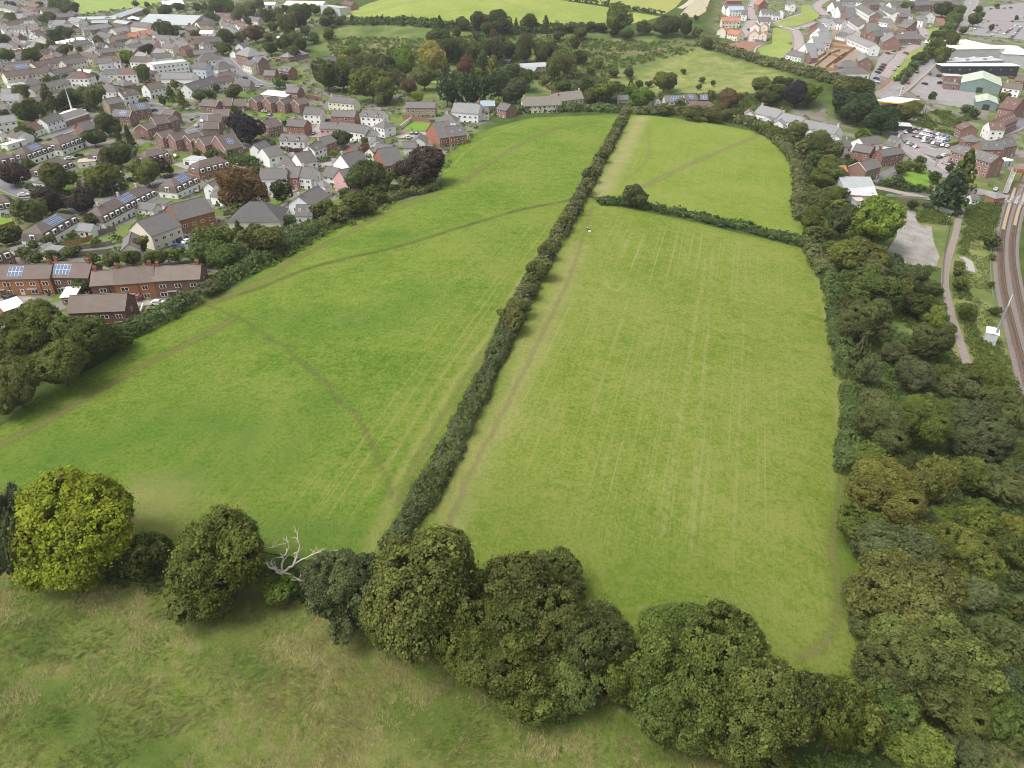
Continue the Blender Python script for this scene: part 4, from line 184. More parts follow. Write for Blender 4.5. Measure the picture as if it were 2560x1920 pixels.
('B',(99,48,2,3),-248.1,449.2,-1,8.4,6.9,6.9,'o','ol',0),('B',(90,48,2,3),-259.4,447.6,-0.6,6.8,5.3,5.3,'o','dk',0),('B',(90,48,0,3),-274.9,406.4,-0.8,3.7,4.5,4.5,'o','dk',0),('B',(94,48,2,4),-293.7,494.5,2.2,3.9,3.6,3.6,'o','gr',0),('B',(94,48,1,4),-292,483.6,1.8,2.6,5,5,'o','gr',0),('S',(96,48,0,2),-294.6,474.9,1.6,2.6,2.7,2.7,'o','dk',0),('K',(114,48,0,1),-212.7,474,-2.3,3.4,4.7,4.8,'k','dk',0),('K',(120,48,0,1),-199.3,457.3,-3.4,3.9,5.6,5.7,'k','yo',0),('S',(96,48,1,2),-213.3,462.6,-2.5,2.8,3.2,3.2,'o','dk',0),('S',(104,48,3,4),-222.2,504.6,-0.9,3,2.9,2.9,'o','ol',0),
('B',(99,48,1,3),-291.6,503.4,2.4,2.4,3.4,3.4,'o','ol',0),('S',(102,48,2,3),-276.9,510.1,2.1,4,3.1,3.1,'o','gr',0),('B',(108,48,0,1),-282.9,571.4,3.1,6.7,5.2,5.2,'o','br',0),('S',(104,48,1,4),-345.1,626.5,3.6,2.6,2.4,2.4,'o','ol',0),('S',(102,48,1,3),-250.2,442.3,-1.1,3,2.3,2.3,'o','gr',0),('S',(102,48,0,3),-266,445.7,-0.3,3,2.5,2.5,'o','gr',0),('S',(104,48,0,4),-297.7,455.9,1.2,2.5,2.9,2.9,'o','ol',0),('S',(107,48,0,1),-253.4,492.3,0.5,2.7,2.1,2.1,'o','yo',0),('S',(92,48,1,2),-238.7,490.1,-0.3,3,2.3,2.3,'o','br',0),('S',(104,48,2,4),-223.5,460.3,-1.9,3.4,2.6,2.6,'o','ol',0),
('B',(94,48,0,4),-249.7,378.9,-1.9,4.7,3.7,3.7,'o','gr',0),('S',(92,48,0,2),-247.2,378.9,-2,2.6,2,2,'o','br',0),('K',(114,49,0,1),-348.2,917.3,2.8,6.3,5.2,5.3,'k','dk',0),('B',(90,49,0,6),-357.3,917.9,2.6,4.7,5.4,5.4,'o','dk',0),('B',(90,49,1,6),-321.9,895.1,2.8,12.7,9.9,9.9,'o','dk',0),('B',(99,49,2,12),-311.8,892.6,3.1,6.6,8.2,8.2,'o','ol',0),('B',(99,49,5,12),-280.1,855.2,3.1,10.7,8.4,8.4,'o','ol',0),('B',(90,49,3,6),-283.4,910.2,5.5,6.2,5.8,5.8,'o','dk',0),('B',(99,49,3,12),-279.9,818.7,2,5.2,7.5,7.5,'o','ol',0),('B',(94,49,0,17),-311.2,830.6,1.1,7.1,5.6,5.6,'o','gr',0),
('B',(90,49,2,6),-257.3,779.1,3.3,4,5.1,5.1,'o','dk',0),('B',(99,49,1,12),-245.1,679,1.8,7.5,6.3,6.3,'o','ol',0),('B',(99,49,4,12),-233.5,681.5,1.9,4.8,5.2,5.2,'o','ol',0),('B',(112,49,0,1),-223.5,689.8,2.3,9.2,7.2,7.2,'o','bn',0),('B',(94,49,1,17),-233.4,633.8,0.8,6.3,4.9,4.9,'o','gr',0),('B',(94,49,2,17),-238.6,792.7,5.1,6.8,6.4,6.4,'o','gr',0),('B',(99,49,6,12),-240.9,783.8,4.7,4,8.5,8.5,'o','ol',0),('B',(90,49,4,6),-239.6,858.7,6.9,5.4,5.1,5.1,'o','dk',0),('B',(99,49,8,12),-231.5,798.8,5.9,5.9,6.5,6.5,'o','ol',0),('B',(99,49,9,12),-197.6,703.4,4,8.5,10.7,10.7,'o','ol',0),
('E',(113,49,0,1),-194.9,735.3,6.8,5.5,7.2,7.2,'o','co',0),('B',(90,49,5,6),-199.4,772.5,8.6,7.9,8.7,8.7,'o','dk',0),('B',(94,49,7,17),-226,845.8,8,6.7,5.3,5.3,'o','gr',0),('B',(94,49,12,17),-198.8,816,10.4,7,5.7,5.7,'o','gr',0),('B',(94,49,4,17),-220.5,735.8,4.8,5.5,4.8,4.8,'o','gr',0),('B',(94,49,10,17),-185.4,712.9,5.6,4.9,3.9,3.9,'o','gr',0),('B',(94,49,11,17),-171,682.5,3,5.2,4,4,'o','gr',0),('B',(99,49,11,12),-158.8,690,4.6,5.2,4.9,4.9,'o','ol',0),('B',(99,49,10,12),-219.3,798.3,7.3,5,5.2,5.2,'o','ol',0),('B',(94,49,14,17),-177.5,782.4,11.8,5.8,4.5,4.5,'o','gr',0),
('B',(94,49,15,17),-175.1,817,13.6,4.2,3.9,3.9,'o','gr',0),('B',(99,49,7,12),-209.2,685.3,2.3,5.6,4.3,4.3,'o','ol',0),('B',(94,49,13,17),-168.3,730.7,8.9,7.1,5.6,5.6,'o','gr',0),('K',(110,49,0,3),-146.8,735.3,11.8,2.1,4.2,4.3,'k','gr',0),('K',(110,49,1,3),-127.7,730.6,13.5,1.7,3,3.1,'k','gr',0),('K',(110,49,2,3),-121.7,727.9,13.8,1.7,3,3.1,'k','gr',0),('B',(94,49,16,17),-158.8,738.2,10.8,4.2,3.6,3.6,'o','gr',0),('B',(99,49,0,12),-274.9,688.4,2,4.8,4.9,4.9,'o','ol',0),('B',(94,49,8,17),-184,674.8,1.8,7.1,5.5,5.5,'o','gr',0),('B',(94,49,5,17),-189.8,657.2,0.4,7.7,6,6,'o','gr',0),
('B',(94,49,3,17),-197.2,641.3,-0.4,6.4,5,5,'o','gr',0),('B',(94,49,9,17),-175.3,656,0.1,6.5,5.1,5.1,'o','gr',0),('B',(94,49,6,17),-176.9,629.9,-1.6,5.9,4.6,4.6,'o','gr',0),('S',(100,49,0,1),-183.2,577.5,-2.6,2.7,3.2,3.2,'o','pa',0),('S',(104,49,0,1),-162.1,547.8,-4.5,3.9,3.1,3.1,'o','ol',0),('B',(108,49,0,1),-160.6,528.7,-4.9,4.4,3.5,3.5,'o','br',0),('B',(94,50,0,1),-196.7,479.4,-3.2,4.6,3.6,3.6,'o','gr',0),('S',(102,50,1,3),-195.1,504.7,-2.8,2.4,2.6,2.6,'o','gr',0),('B',(99,50,0,1),-179.9,493.1,-4.1,5.1,3.9,3.9,'o','ol',0),('S',(102,50,0,3),-193,487,-3.3,3.5,2.8,2.8,'o','gr',0),
('S',(102,50,2,3),-174.7,571.3,-3.3,2,1.9,1.9,'o','gr',0),('B',(108,29,2,5),-79.7,576.5,-6.7,8.2,11.6,11.6,'o','br',0),('B',(121,29,0,1),-60.6,585.2,-6,10,11.4,11.4,'o','yy',0),('B',(93,29,1,4),-57.3,626,-1,13.2,10.3,10.3,'o','bo',0),('B',(90,29,2,6),-46.8,612.5,-2.7,10.8,10.1,10.1,'o','dk',0),('B',(90,29,3,6),-31.9,611.7,-2.5,8.6,8.8,8.8,'o','dk',0),('B',(95,29,1,4),-40.7,646.6,3.5,4.5,4.3,4.3,'o','yo',0),('K',(114,29,0,2),-21.6,584.7,-5.9,6.2,8.8,8.9,'k','dk',0),('K',(120,29,0,1),-13.7,578.5,-6.6,7.5,7.5,7.6,'k','yo',0),('B',(90,29,4,6),-12.9,608.6,-2.8,8.6,10.8,10.8,'o','dk',0),
('B',(89,29,1,4),-2.2,621.4,-0.7,6.5,6.9,6.9,'o','gd',0),('B',(93,29,2,4),10,613.3,-2.2,6.5,9.5,9.5,'o','bo',0),('B',(93,29,3,4),22.4,616.5,-1.9,6.5,7.5,7.5,'o','bo',0),('B',(99,29,3,7),30.9,623.1,-1,5.8,6.9,6.9,'o','ol',0),('B',(122,29,0,1),-34.4,578.9,-6.5,6.9,7.5,7.5,'o','rd',0),('S',(118,29,0,1),-25.5,578.9,-6.5,4.1,3.2,3.2,'o','ye',0),('B',(99,29,2,7),-50,578.2,-6.6,4.1,5.9,5.9,'o','ol',0),('B',(123,29,0,1),-61.8,542.1,-8.4,7.1,8,8,'o','br2',0),('B',(112,29,0,1),-71.1,526.2,-8.6,5.7,5.4,5.4,'o','bn',0),('B',(89,29,0,4),-81,547,-8,5.9,5.5,5.5,'o','gd',0),
('K',(117,29,0,1),-92.6,561.7,-7.3,10,9.1,9.3,'k','gd',0),('B',(93,29,0,4),-110.3,569.5,-6.5,10.8,8.4,8.4,'o','bo',0),('C',(124,29,0,1),-106.2,524.8,-7.8,4.4,8,8.2,'c','gr',0),('B',(95,29,0,4),-91.9,503.7,-8.3,13.3,10.4,10.4,'o','yo',0),('B',(94,29,1,8),-83.2,496.5,-8.4,8.4,6.5,6.5,'o','gr',0),('B',(90,29,1,6),-117.3,533.2,-7.2,10.2,8.3,8.3,'o','dk',0),('B',(90,29,0,6),-127,530,-6.8,9.5,10.8,10.8,'o','dk',0),('B',(125,29,0,1),-133.6,619,-3.2,4.4,3.4,3.4,'o','or',0),('B',(108,29,0,5),-130,596.8,-4.7,5.7,4.6,4.6,'o','br',0),('B',(108,29,1,5),-128.2,632.7,-1.9,6.7,5.2,5.2,'o','br',0),
('B',(99,29,0,7),-117.3,616.6,-3.6,4.4,4.1,4.1,'o','ol',0),('C',(126,29,0,1),-111.9,634.9,-1.5,1.9,3.7,3.8,'c','dk',0),('B',(94,29,2,8),-94,608,-4.3,5,7.5,7.5,'o','gr',0),('B',(94,29,0,8),-104.6,605.6,-4.6,7.2,5.6,5.6,'o','gr',0),('L',(127,29,0,4),-41.7,488.9,-8.3,6.5,8,12.1,'l','dc',0),('L',(127,29,1,4),-29.4,488.2,-8.2,7,8,12,'l','dc',0),('L',(127,29,2,4),-17.3,490.7,-8.2,9.4,8.1,12.1,'l','dc',0),('L',(127,29,3,4),-8.8,509.7,-8.8,5.5,7.2,10.8,'l','dc',0),('B',(94,29,3,8),2.9,542,-9,11,8.6,8.6,'o','gr',0),('B',(89,29,2,4),2.7,497.6,-8.4,8.4,7.3,7.3,'o','gd',0),
('B',(99,29,4,7),31.8,570.7,-8,6.1,9.7,9.7,'o','ol',0),('B',(99,29,5,7),42,580.6,-7.2,5.5,8.5,8.5,'o','ol',0),('B',(90,29,5,6),52.3,613.5,-3.1,5.8,5.4,5.4,'o','dk',0),('B',(99,29,6,7),51.3,641,1.4,4.5,7.1,7.1,'o','ol',0),('S',(102,29,1,3),59.8,587.3,-6.7,3.5,3.3,3.3,'o','gr',0),('B',(94,29,4,8),35.9,538.7,-9.6,5.2,4,4,'o','gr',0),('B',(94,29,7,8),88.3,584,-6.8,3.5,3.9,3.9,'o','gr',0),('B',(108,29,3,5),60.3,495.6,-8.2,8.7,7,7,'o','br',0),('B',(95,29,2,4),51.2,494.1,-8.1,4.8,5.1,5.1,'o','yo',0),('B',(108,29,4,5),80.1,477.4,-7,8.7,6.8,6.8,'o','br',0),
('K',(114,29,1,2),82.6,532.8,-9.8,3.8,5.2,5.4,'k','dk',0),('S',(96,29,1,2),91.2,548.3,-9.2,3.3,3.1,3.1,'o','dk',0),('B',(95,29,3,4),106,533.6,-8.4,7.7,7.2,7.2,'o','yo',0),('B',(88,29,0,1),-62.6,502.3,-8.7,3.6,3.4,3.4,'o','ye',0),('B',(105,29,0,1),-38,494.5,-8.5,4.8,3.7,3.7,'o','pa',0),('S',(96,29,0,2),-25.7,496.8,-8.5,4.2,3.3,3.3,'o','dk',0),('B',(99,29,1,7),-57.3,571.7,-7.1,4.1,3.9,3.9,'o','ol',0),('S',(104,29,0,2),-42.1,574.2,-6.9,3.4,3.2,3.2,'o','ol',0),('S',(102,29,0,3),17.4,575.6,-7.2,2.8,2.1,2.1,'o','gr',0),('S',(104,29,1,2),24.6,560.2,-8.6,3.4,2.6,2.6,'o','ol',0),
('B',(94,29,6,8),68,604.6,-4.7,4.3,3.4,3.4,'o','gr',0),('S',(102,29,2,3),76.4,582.9,-7.2,4.2,3.2,3.2,'o','gr',0),('B',(94,29,5,8),54.8,558.3,-9.3,4.7,3.6,3.6,'o','gr',0),('S',(101,29,0,1),64.7,556,-9.5,4,3.1,3.1,'o','gd',0),('B',(89,29,3,4),73.2,543.6,-10,4.6,3.6,3.6,'o','gd',0),('B',(123,51,0,1),92.2,694,8.6,11.9,11.3,11.3,'o','br2',0),('B',(94,51,9,10),115.8,696.6,8.2,6.4,5.3,5.3,'o','gr',0),('B',(90,51,2,4),134.4,691.5,7.3,10.4,8.1,8.1,'o','dk',0),('B',(90,51,3,4),149.6,684.6,6.7,5.5,8.2,8.2,'o','dk',0),('B',(99,51,0,1),158.5,682.2,6.6,4,4.5,4.5,'o','ol',0),
('B',(89,51,0,5),-42.8,689.1,12.5,5.5,5.2,5.2,'o','gd',0),('B',(94,51,0,10),-55.1,671.5,8,3.9,4.4,4.4,'o','gr',0),('B',(90,51,0,4),-27.7,686.7,12.6,8.7,6.8,6.8,'o','dk',0),('B',(90,51,1,4),-11.2,678.4,11.1,10.9,8.5,8.5,'o','dk',0),('B',(94,51,2,10),-21.3,670.9,9.3,4.7,5.9,5.9,'o','gr',0),('K',(110,51,6,8),3.5,677,10.6,3.1,6.3,6.5,'k','gr',0),('B',(89,51,3,5),15.5,685.6,12.1,7.1,6.7,6.7,'o','gd',0),('K',(110,51,7,8),28.8,684,11.1,4.7,6.4,6.5,'k','gr',0),('B',(94,51,3,10),40.9,684.7,10.5,4.7,3.7,3.7,'o','gr',0),('B',(112,51,0,1),-15.4,663.4,7.8,3.1,4.4,4.4,'o','bn',0),
('B',(94,51,1,10),-46.2,670.1,8.2,3.9,4.4,4.4,'o','gr',0),('B',(89,51,1,5),-29.9,662.7,7.3,3.8,3.6,3.6,'o','gd',0),('B',(94,51,8,10),98.7,679.5,5.8,5.5,4.3,4.3,'o','gr',0),('B',(94,51,5,10),58,674.1,7.2,6.2,4.9,4.9,'o','gr',0),('B',(89,51,4,5),38.6,668,7.2,4.7,3.6,3.6,'o','gd',0),('B',(89,51,2,5),12.2,660.7,6.9,4.6,3.6,3.6,'o','gd',0),('S',(102,51,0,1),87.5,686.2,7.5,4,3.1,3.1,'o','gr',0),('K',(110,51,5,8),-62.5,692.6,12.2,4,5.7,5.9,'k','gr',0),('K',(110,51,4,8),-74.1,703.9,13.7,1.6,3.6,3.7,'k','gr',0),('K',(110,51,2,8),-121.3,722.2,13,1.7,3.7,3.8,'k','gr',0),
('K',(110,51,1,8),-125.9,721.6,12.4,1.7,3.7,3.8,'k','gr',0),('K',(110,51,0,8),-147.1,734,11.7,1.3,3.8,3.9,'k','gr',0),('K',(110,51,3,8),-97.9,710.7,13.2,2,4,4.1,'k','gr',0),('B',(94,51,6,10),67.2,695.3,10.6,4.8,3.8,3.8,'o','gr',0),('B',(94,51,7,10),77.8,695.7,9.8,4.8,3.8,3.8,'o','gr',0),('B',(94,51,4,10),50.1,688.9,10.7,4.8,3.7,3.7,'o','gr',0),('B',(112,52,0,1),135.7,471.6,-6.9,7.9,6.1,6.1,'o','bn',0),('S',(102,52,2,4),138.4,453.8,-7.4,3.5,2.7,2.7,'o','gr',0),('B',(99,52,2,3),129.1,446,-7.3,4.8,3.7,3.7,'o','ol',0),('B',(99,52,1,3),117.3,440.4,-6.9,5.1,4,4,'o','ol',0),
('B',(99,52,0,3),107,443.1,-6.5,5.4,4.2,4.2,'o','ol',0),('S',(104,52,0,1),92,455.4,-6.4,4.2,3.2,3.2,'o','ol',0),('B',(94,52,1,5),106,476.3,-7.1,4,3.4,3.4,'o','gr',0),('S',(107,52,0,2),115.6,492.4,-7.3,3.7,2.9,2.9,'o','yo',0),('S',(107,52,1,2),141.3,435.4,-7.8,2.7,2.1,2.1,'o','yo',0),('B',(94,52,3,5),145.9,408,-8.1,4.4,3.5,3.5,'o','gr',0),('S',(98,52,0,1),151.3,396.9,-8.2,3.7,3.2,3.2,'o','bo',0),('B',(94,52,4,5),151.6,403.4,-8.3,4.4,3.4,3.4,'o','gr',0),('S',(102,52,3,4),139.4,418.4,-7.8,3.6,2.8,2.8,'o','gr',0),('B',(90,52,1,4),87.7,577.3,-7.5,3.4,3.6,3.6,'o','dk',0),
('B',(94,52,2,5),164.8,507.5,-4.3,6.5,5,5,'o','gr',0),('B',(90,52,3,4),175.9,500.4,-3.8,7.5,5.9,5.9,'o','dk',0),('E',(119,52,0,1),176.3,473.2,-6,6.4,7.5,7.5,'o','cd',0),('B',(90,52,2,4),162.9,478.5,-6,4.7,4.4,4.4,'o','dk',0),('S',(102,52,1,4),131.6,503.9,-6.6,3.4,2.7,2.7,'o','gr',0),('S',(92,52,0,1),137.4,467.8,-7,3.2,2.5,2.5,'o','br',0),('K',(114,52,0,1),129.6,497.4,-6.8,1.1,1.4,1.4,'k','dk',0),('S',(96,52,1,3),137.1,554.6,-5.9,2.5,1.9,1.9,'o','dk',0),('S',(96,52,2,3),141.9,541.9,-5.7,2,1.9,1.9,'o','dk',0),('S',(96,52,0,3),130,586.1,-5.5,2.6,2,2,'o','dk',0),
('S',(102,52,0,4),130.2,533.2,-6.6,2.4,1.9,1.9,'o','gr',0),('S',(101,52,0,1),98.7,552.9,-8.5,2.9,2.3,2.3,'o','gd',0),('B',(94,52,0,5),76.7,539.4,-10,3.6,3.4,3.4,'o','gr',0),('B',(90,52,0,4),51.3,538.3,-9.9,4,4.2,4.2,'o','dk',0),('B',(99,53,1,3),161.6,653.4,2.2,5.1,4.5,4.5,'o','ol',0),('B',(99,53,0,3),157.7,682.8,6.7,3.2,4,4,'o','ol',0),('B',(108,53,0,1),186.1,477.2,-5.4,7.8,7,7,'o','br',0),('E',(119,53,0,1),180.7,491.3,-4.2,5.8,5,5,'o','cd',0),('B',(94,53,0,1),169.7,491.2,-4.8,6.6,5.2,5.2,'o','gr',0),('S',(101,53,0,1),166.3,484.8,-5.5,4.2,3.3,3.3,'o','gd',0),
('B',(99,53,2,3),159.5,490.7,-5.4,3.5,3.5,3.5,'o','ol',0),('S',(92,53,0,1),155,504.4,-5.2,1.9,1.5,1.5,'o','br',0),('S',(102,53,1,2),169.7,739.3,14.3,3,2.4,2.4,'o','gr',0),('S',(102,53,0,2),159.1,740.3,14.3,3.8,3,3,'o','gr',0),('S',(96,53,0,1),208.8,602.2,0.9,1.9,1.5,1.5,'o','dk',0),('B',(128,54,0,3),202.3,453.5,-8,11,8.6,8.6,'o','dc',0),('B',(128,54,1,3),204.3,441,-9.3,10.2,8.6,8.6,'o','dc',0),('B',(128,54,2,3),212.3,426,-10.5,8.9,7.4,7.4,'o','dc',0),('B',(90,54,0,2),203.1,466.8,-6.5,7.4,5.8,5.8,'o','dk',0),('B',(90,54,1,2),217.7,480.3,-4.9,9.8,7.7,7.7,'o','dk',0),
('B',(95,54,0,1),238.4,452.7,-9.4,5.3,4.7,4.7,'o','yo',0),('B',(93,54,0,1),248.2,465.9,-8.5,5.1,4,4,'o','bo',0),('S',(96,54,1,2),231.9,463.9,-7.8,2.8,2.7,2.7,'o','dk',0),('B',(99,54,0,1),213.6,497.6,-2,5.4,4.2,4.2,'o','ol',0),('S',(92,54,0,1),195,411.3,-10.4,4.1,3.2,3.2,'o','br',0),('S',(96,54,0,2),227.4,485.1,-4.5,4.1,3.3,3.3,'o','dk',0),('B',(99,55,0,4),314.3,569.6,4.4,6.4,5.7,5.7,'o','ol',0),('B',(99,55,1,4),340.7,612.3,6.5,5.7,7.1,7.1,'o','ol',0),('B',(94,55,2,8),321.6,595.9,7.3,5.9,4.9,4.9,'o','gr',0),('B',(94,55,1,8),311.1,581.4,6.8,4.4,3.9,3.9,'o','gr',0),
('B',(93,55,0,1),294.1,564.8,5.5,4.7,3.6,3.6,'o','bo',0),('B',(89,55,0,1),346.2,643.3,8.7,6,4.7,4.7,'o','gd',0),('B',(94,55,3,8),370.9,681.5,9.4,5.1,4.5,4.5,'o','gr',0),('B',(94,55,5,8),404.4,735.1,10.2,7.6,5.9,5.9,'o','gr',0),('B',(94,55,6,8),435,787.1,11,5.8,6.4,6.4,'o','gr',0),('B',(90,55,0,3),420,786.9,11.9,9,7,7,'o','dk',0),('B',(99,55,2,4),427.5,784.2,11.3,5.4,6.3,6.3,'o','ol',0),('B',(94,55,0,8),395.4,808.9,14.4,6,4.7,4.7,'o','gr',0),('B',(94,55,7,8),427.4,741.5,9.1,5.5,5.6,5.6,'o','gr',0),('B',(90,55,2,3),461.6,791.2,9.7,4.5,3.5,3.5,'o','dk',0),
('B',(90,55,1,3),477.4,825.8,10.4,3.8,4,4,'o','dk',0),('S',(102,55,2,5),393.8,693.9,8.6,4,3.1,3.1,'o','gr',0),('B',(94,55,4,8),362.2,657.9,8.5,5,4.3,4.3,'o','gr',0),('S',(102,55,0,5),305.5,578.7,7,3.4,2.9,2.9,'o','gr',0),('S',(101,55,1,2),284.9,552.4,3,3.6,2.8,2.8,'o','gd',0),('S',(101,55,0,2),274.6,540,0,3.5,2.8,2.8,'o','gd',0),('S',(102,55,4,5),285.2,463.3,-9.9,3.7,2.9,2.9,'o','gr',0),('S',(102,55,1,5),276.4,500.7,-7.5,2.7,3.2,3.2,'o','gr',0),('B',(99,55,3,4),431.4,717.5,7.5,2.5,3.5,3.5,'o','ol',0),('S',(104,55,0,1),319.9,493.5,-6.5,3.6,3.1,3.1,'o','ol',0),
('S',(102,55,3,5),286,473.2,-9.3,3.5,2.7,2.7,'o','gr',0),('S',(96,55,0,1),499.8,796.3,7.8,1.8,2.6,2.6,'o','dk',0),('S',(98,55,0,1),532.2,888.6,10.1,3,2.4,2.4,'o','bo',0),('B',(105,56,0,1),48.1,275.8,-0.9,4.8,4.1,4.1,'o','pa',0),('B',(99,57,0,2),-0.4,168.3,2.3,3.6,3.4,3.4,'o','ol',1),('S',(104,57,0,4),1.8,176.8,2.2,3.5,2.8,2.8,'o','ol',1),('S',(100,57,0,3),4.3,187.8,2.2,3,2.3,2.3,'o','pa',1),('S',(100,57,1,3),5.1,194.8,2.1,2.7,2.1,2.1,'o','pa',1),('B',(99,57,1,2),8.4,202.2,1.9,3.6,3.3,3.3,'o','ol',1),('S',(101,57,0,5),11.3,216.6,1.6,2.4,2.1,2.1,'o','gd',1),
('S',(104,57,1,4),11.2,217.9,1.6,2.7,2.7,2.7,'o','ol',1),('S',(104,57,2,4),18.4,247.2,0.6,3.2,2.5,2.5,'o','ol',0),('S',(101,57,1,5),23.9,263.9,0.1,2.7,2.4,2.4,'o','gd',0),('S',(100,57,2,3),30.1,289.4,-0.3,3,2.9,2.9,'o','pa',0),('S',(101,57,2,5),33.2,304.7,-0.4,3.3,3.1,3.1,'o','gd',0),('S',(102,57,0,2),41.6,334.9,-0.8,3.2,3,3,'o','gr',0),('S',(104,57,3,4),48.3,363.5,-1.6,3,2.4,2.4,'o','ol',0),('S',(102,57,1,2),56.9,400.8,-3.2,3,3.1,3.1,'o','gr',0),('S',(101,57,3,5),59.9,415.8,-3.9,2.7,2.3,2.3,'o','gd',0),('S',(101,57,4,5),66.3,446.3,-5.5,2.6,2,2,'o','gd',0),]

HEDGES=[
('dense dark green clipped hedge dividing the two near fields','hg',4.2,2.8,[(-21.4,90.6),(-13.8,114.8),(-5.2,149.2),(-0.1,172.6)]),('brownish autumn hedge running on up to the far field corner','hb',3.8,2.7,[(-0.1,172.6),(6.2,199.6),(13,226.5),(32.1,301.3),(55.6,396.9),(72.1,471.1)]),('dark hedge crossing between the two right-hand fields','hd',3.2,2.4,[(34.1,277.9),(48.2,276.3),(66.7,267.7),(89.1,257.1),(107.2,247.9)]),('green hedge along the far end of the left field','hm',5,3.5,[(-12.2,449.7),(6.8,461.5),(27,466),(47.2,467.5),(66.3,464.4)]),
('mixed olive hedge along the far end of the top field','ho',5,4,[(74.1,458.6),(94.8,460.6),(111.7,459.5),(126.1,448.9),(139.2,435.4),(149,406)]),('thick leafy hedge bordering the field above its gateway','hm',6,3.2,[(-91,196.4),(-89,205.2),(-85.8,213.5),(-82.6,221.9),(-78.8,232.6),(-75,243.4),(-71.5,254)]),('olive hedge bordering the field below the pink house','ho',5,2.6,[(-71.5,254),(-67.1,262),(-63.4,269.9),(-59.5,275.6),(-55.1,279.7),(-48.7,287.9),(-41.4,292.6),(-32,298.9)]),
('bushy green hedge between the field gateway and big oaks','hm',4.5,3.2,[(-104,167),(-101.5,169.9),(-98.6,174),(-95.8,180.9),(-92.7,190.1)]),('low green garden hedge in front of the scaffolded row','hm',2,1.6,[(-99.4,194.8),(-97.4,196.7),(-92.9,196)]),('dark garden hedge behind the wide slate hip roof','hd',3,2,[(-97.4,255.3),(-92.5,257.9),(-86.3,263.3),(-77.5,266.7)]),('tall dark leylandii hedge behind the white gabled houses','hd',4,3.5,[(-147.6,366.8),(-139.2,359.7),(-129,350.3),(-123.3,350.9)]),
('low reddish hedge beside the white dormer house','hr',1.2,1.4,[(-129.6,388.9),(-121.9,382.5),(-114.6,378.5),(-108.6,376.1)]),('neat low green hedge around the white corner house','hm',1.5,1.4,[(-99.9,360.2),(-94.7,358.5),(-90,360.6)]),('dark garden hedge behind the middle copper beeches','hd',1.5,1.5,[(-178.8,297.1),(-172.5,295.2),(-170.3,301.5),(-168,309.2)]),('long dark hedge along the mansard estate lawn','hd',1.2,1.4,[(-212.1,306.6),(-204.1,303.5),(-196.6,300.5),(-186.4,297.7)]),
('dark clipped hedge around the station garden','hd',2.5,2,[(171.5,333.1),(177.4,329.9),(183.5,327.5),(194.1,327.5)]),('wild hedge below the new estate, upper stretch','ho',6,4,[(157.3,667.4),(171.3,650.8),(185,628.2),(194.8,607.5),(204.2,580.2),(206.9,546.6)]),('wild hedge below the new estate, lower stretch','ho',7,4.5,[(206.9,546.6),(213.8,520.4),(225.9,508.3)]),('dark ridge hedge under the hilltop field, town end','hd',6,4,[(-169.8,747.7),(-153.9,742.1),(-127.1,726.8),(-94,715),(-61.7,698.8),(-46.1,691.1)]),
('dark ridge hedge under the hilltop field, estate end','hd',6,4,[(-46.1,691.1),(-23.2,682.4),(6.6,680.6),(35.2,689.6),(60,699.1),(81.8,702.4)]),('thin dark hedge crossing the hilltop field','hd',2,2,[(48.7,802.1),(75.9,798.6),(100.5,788.4),(124.5,777.5),(143.9,763.4)]),('bushy olive hedge along the top field on the railway side','ho',5,3.2,[(141.9,418.7),(144.2,408.2),(143.3,390.5),(141.3,371.7),(137.9,351.3),(132.3,330.5),(125.2,308.3),(119.4,290.8),(113.7,272.8)]),('olive hedge just below the crossing hedge end','ho',5,3,[(108,249.3),(107.2,240.9),(106.5,232.9),(105,222.2)]),
('green hedge edging the near field by the brown oak','hm',5,3,[(107.7,226.8),(103.8,212.3),(100.1,200.4),(95.9,188.5),(91.8,174.4),(89.3,164.8),(87.1,156)]),('shaded hedge edging the near field by the wood','hm',5,3,[(85,151.2),(82.2,141.5),(78.1,132.4),(74.3,124.3),(71.3,116.8)]),('roadside hedge below the new estate bank','hm',4,2.5,[(313.8,587.6),(294.8,563.8),(280.9,547.9),(266.9,530.7)]),('tall roadside hedge along the new estate bank','hm',6,4,[(429.5,777.2),(382.9,699.4),(344,640.2),(315.6,592.8)]),
('dark hedge behind the white hip roofed estate block','hd',6,4,[(216.4,516.3),(224.7,510),(235.8,503.5)]),('clipped hedge beside the stone town house','hm',3,2.5,[(-302.1,598.7),(-301.2,610.1),(-301.4,624.1)]),]

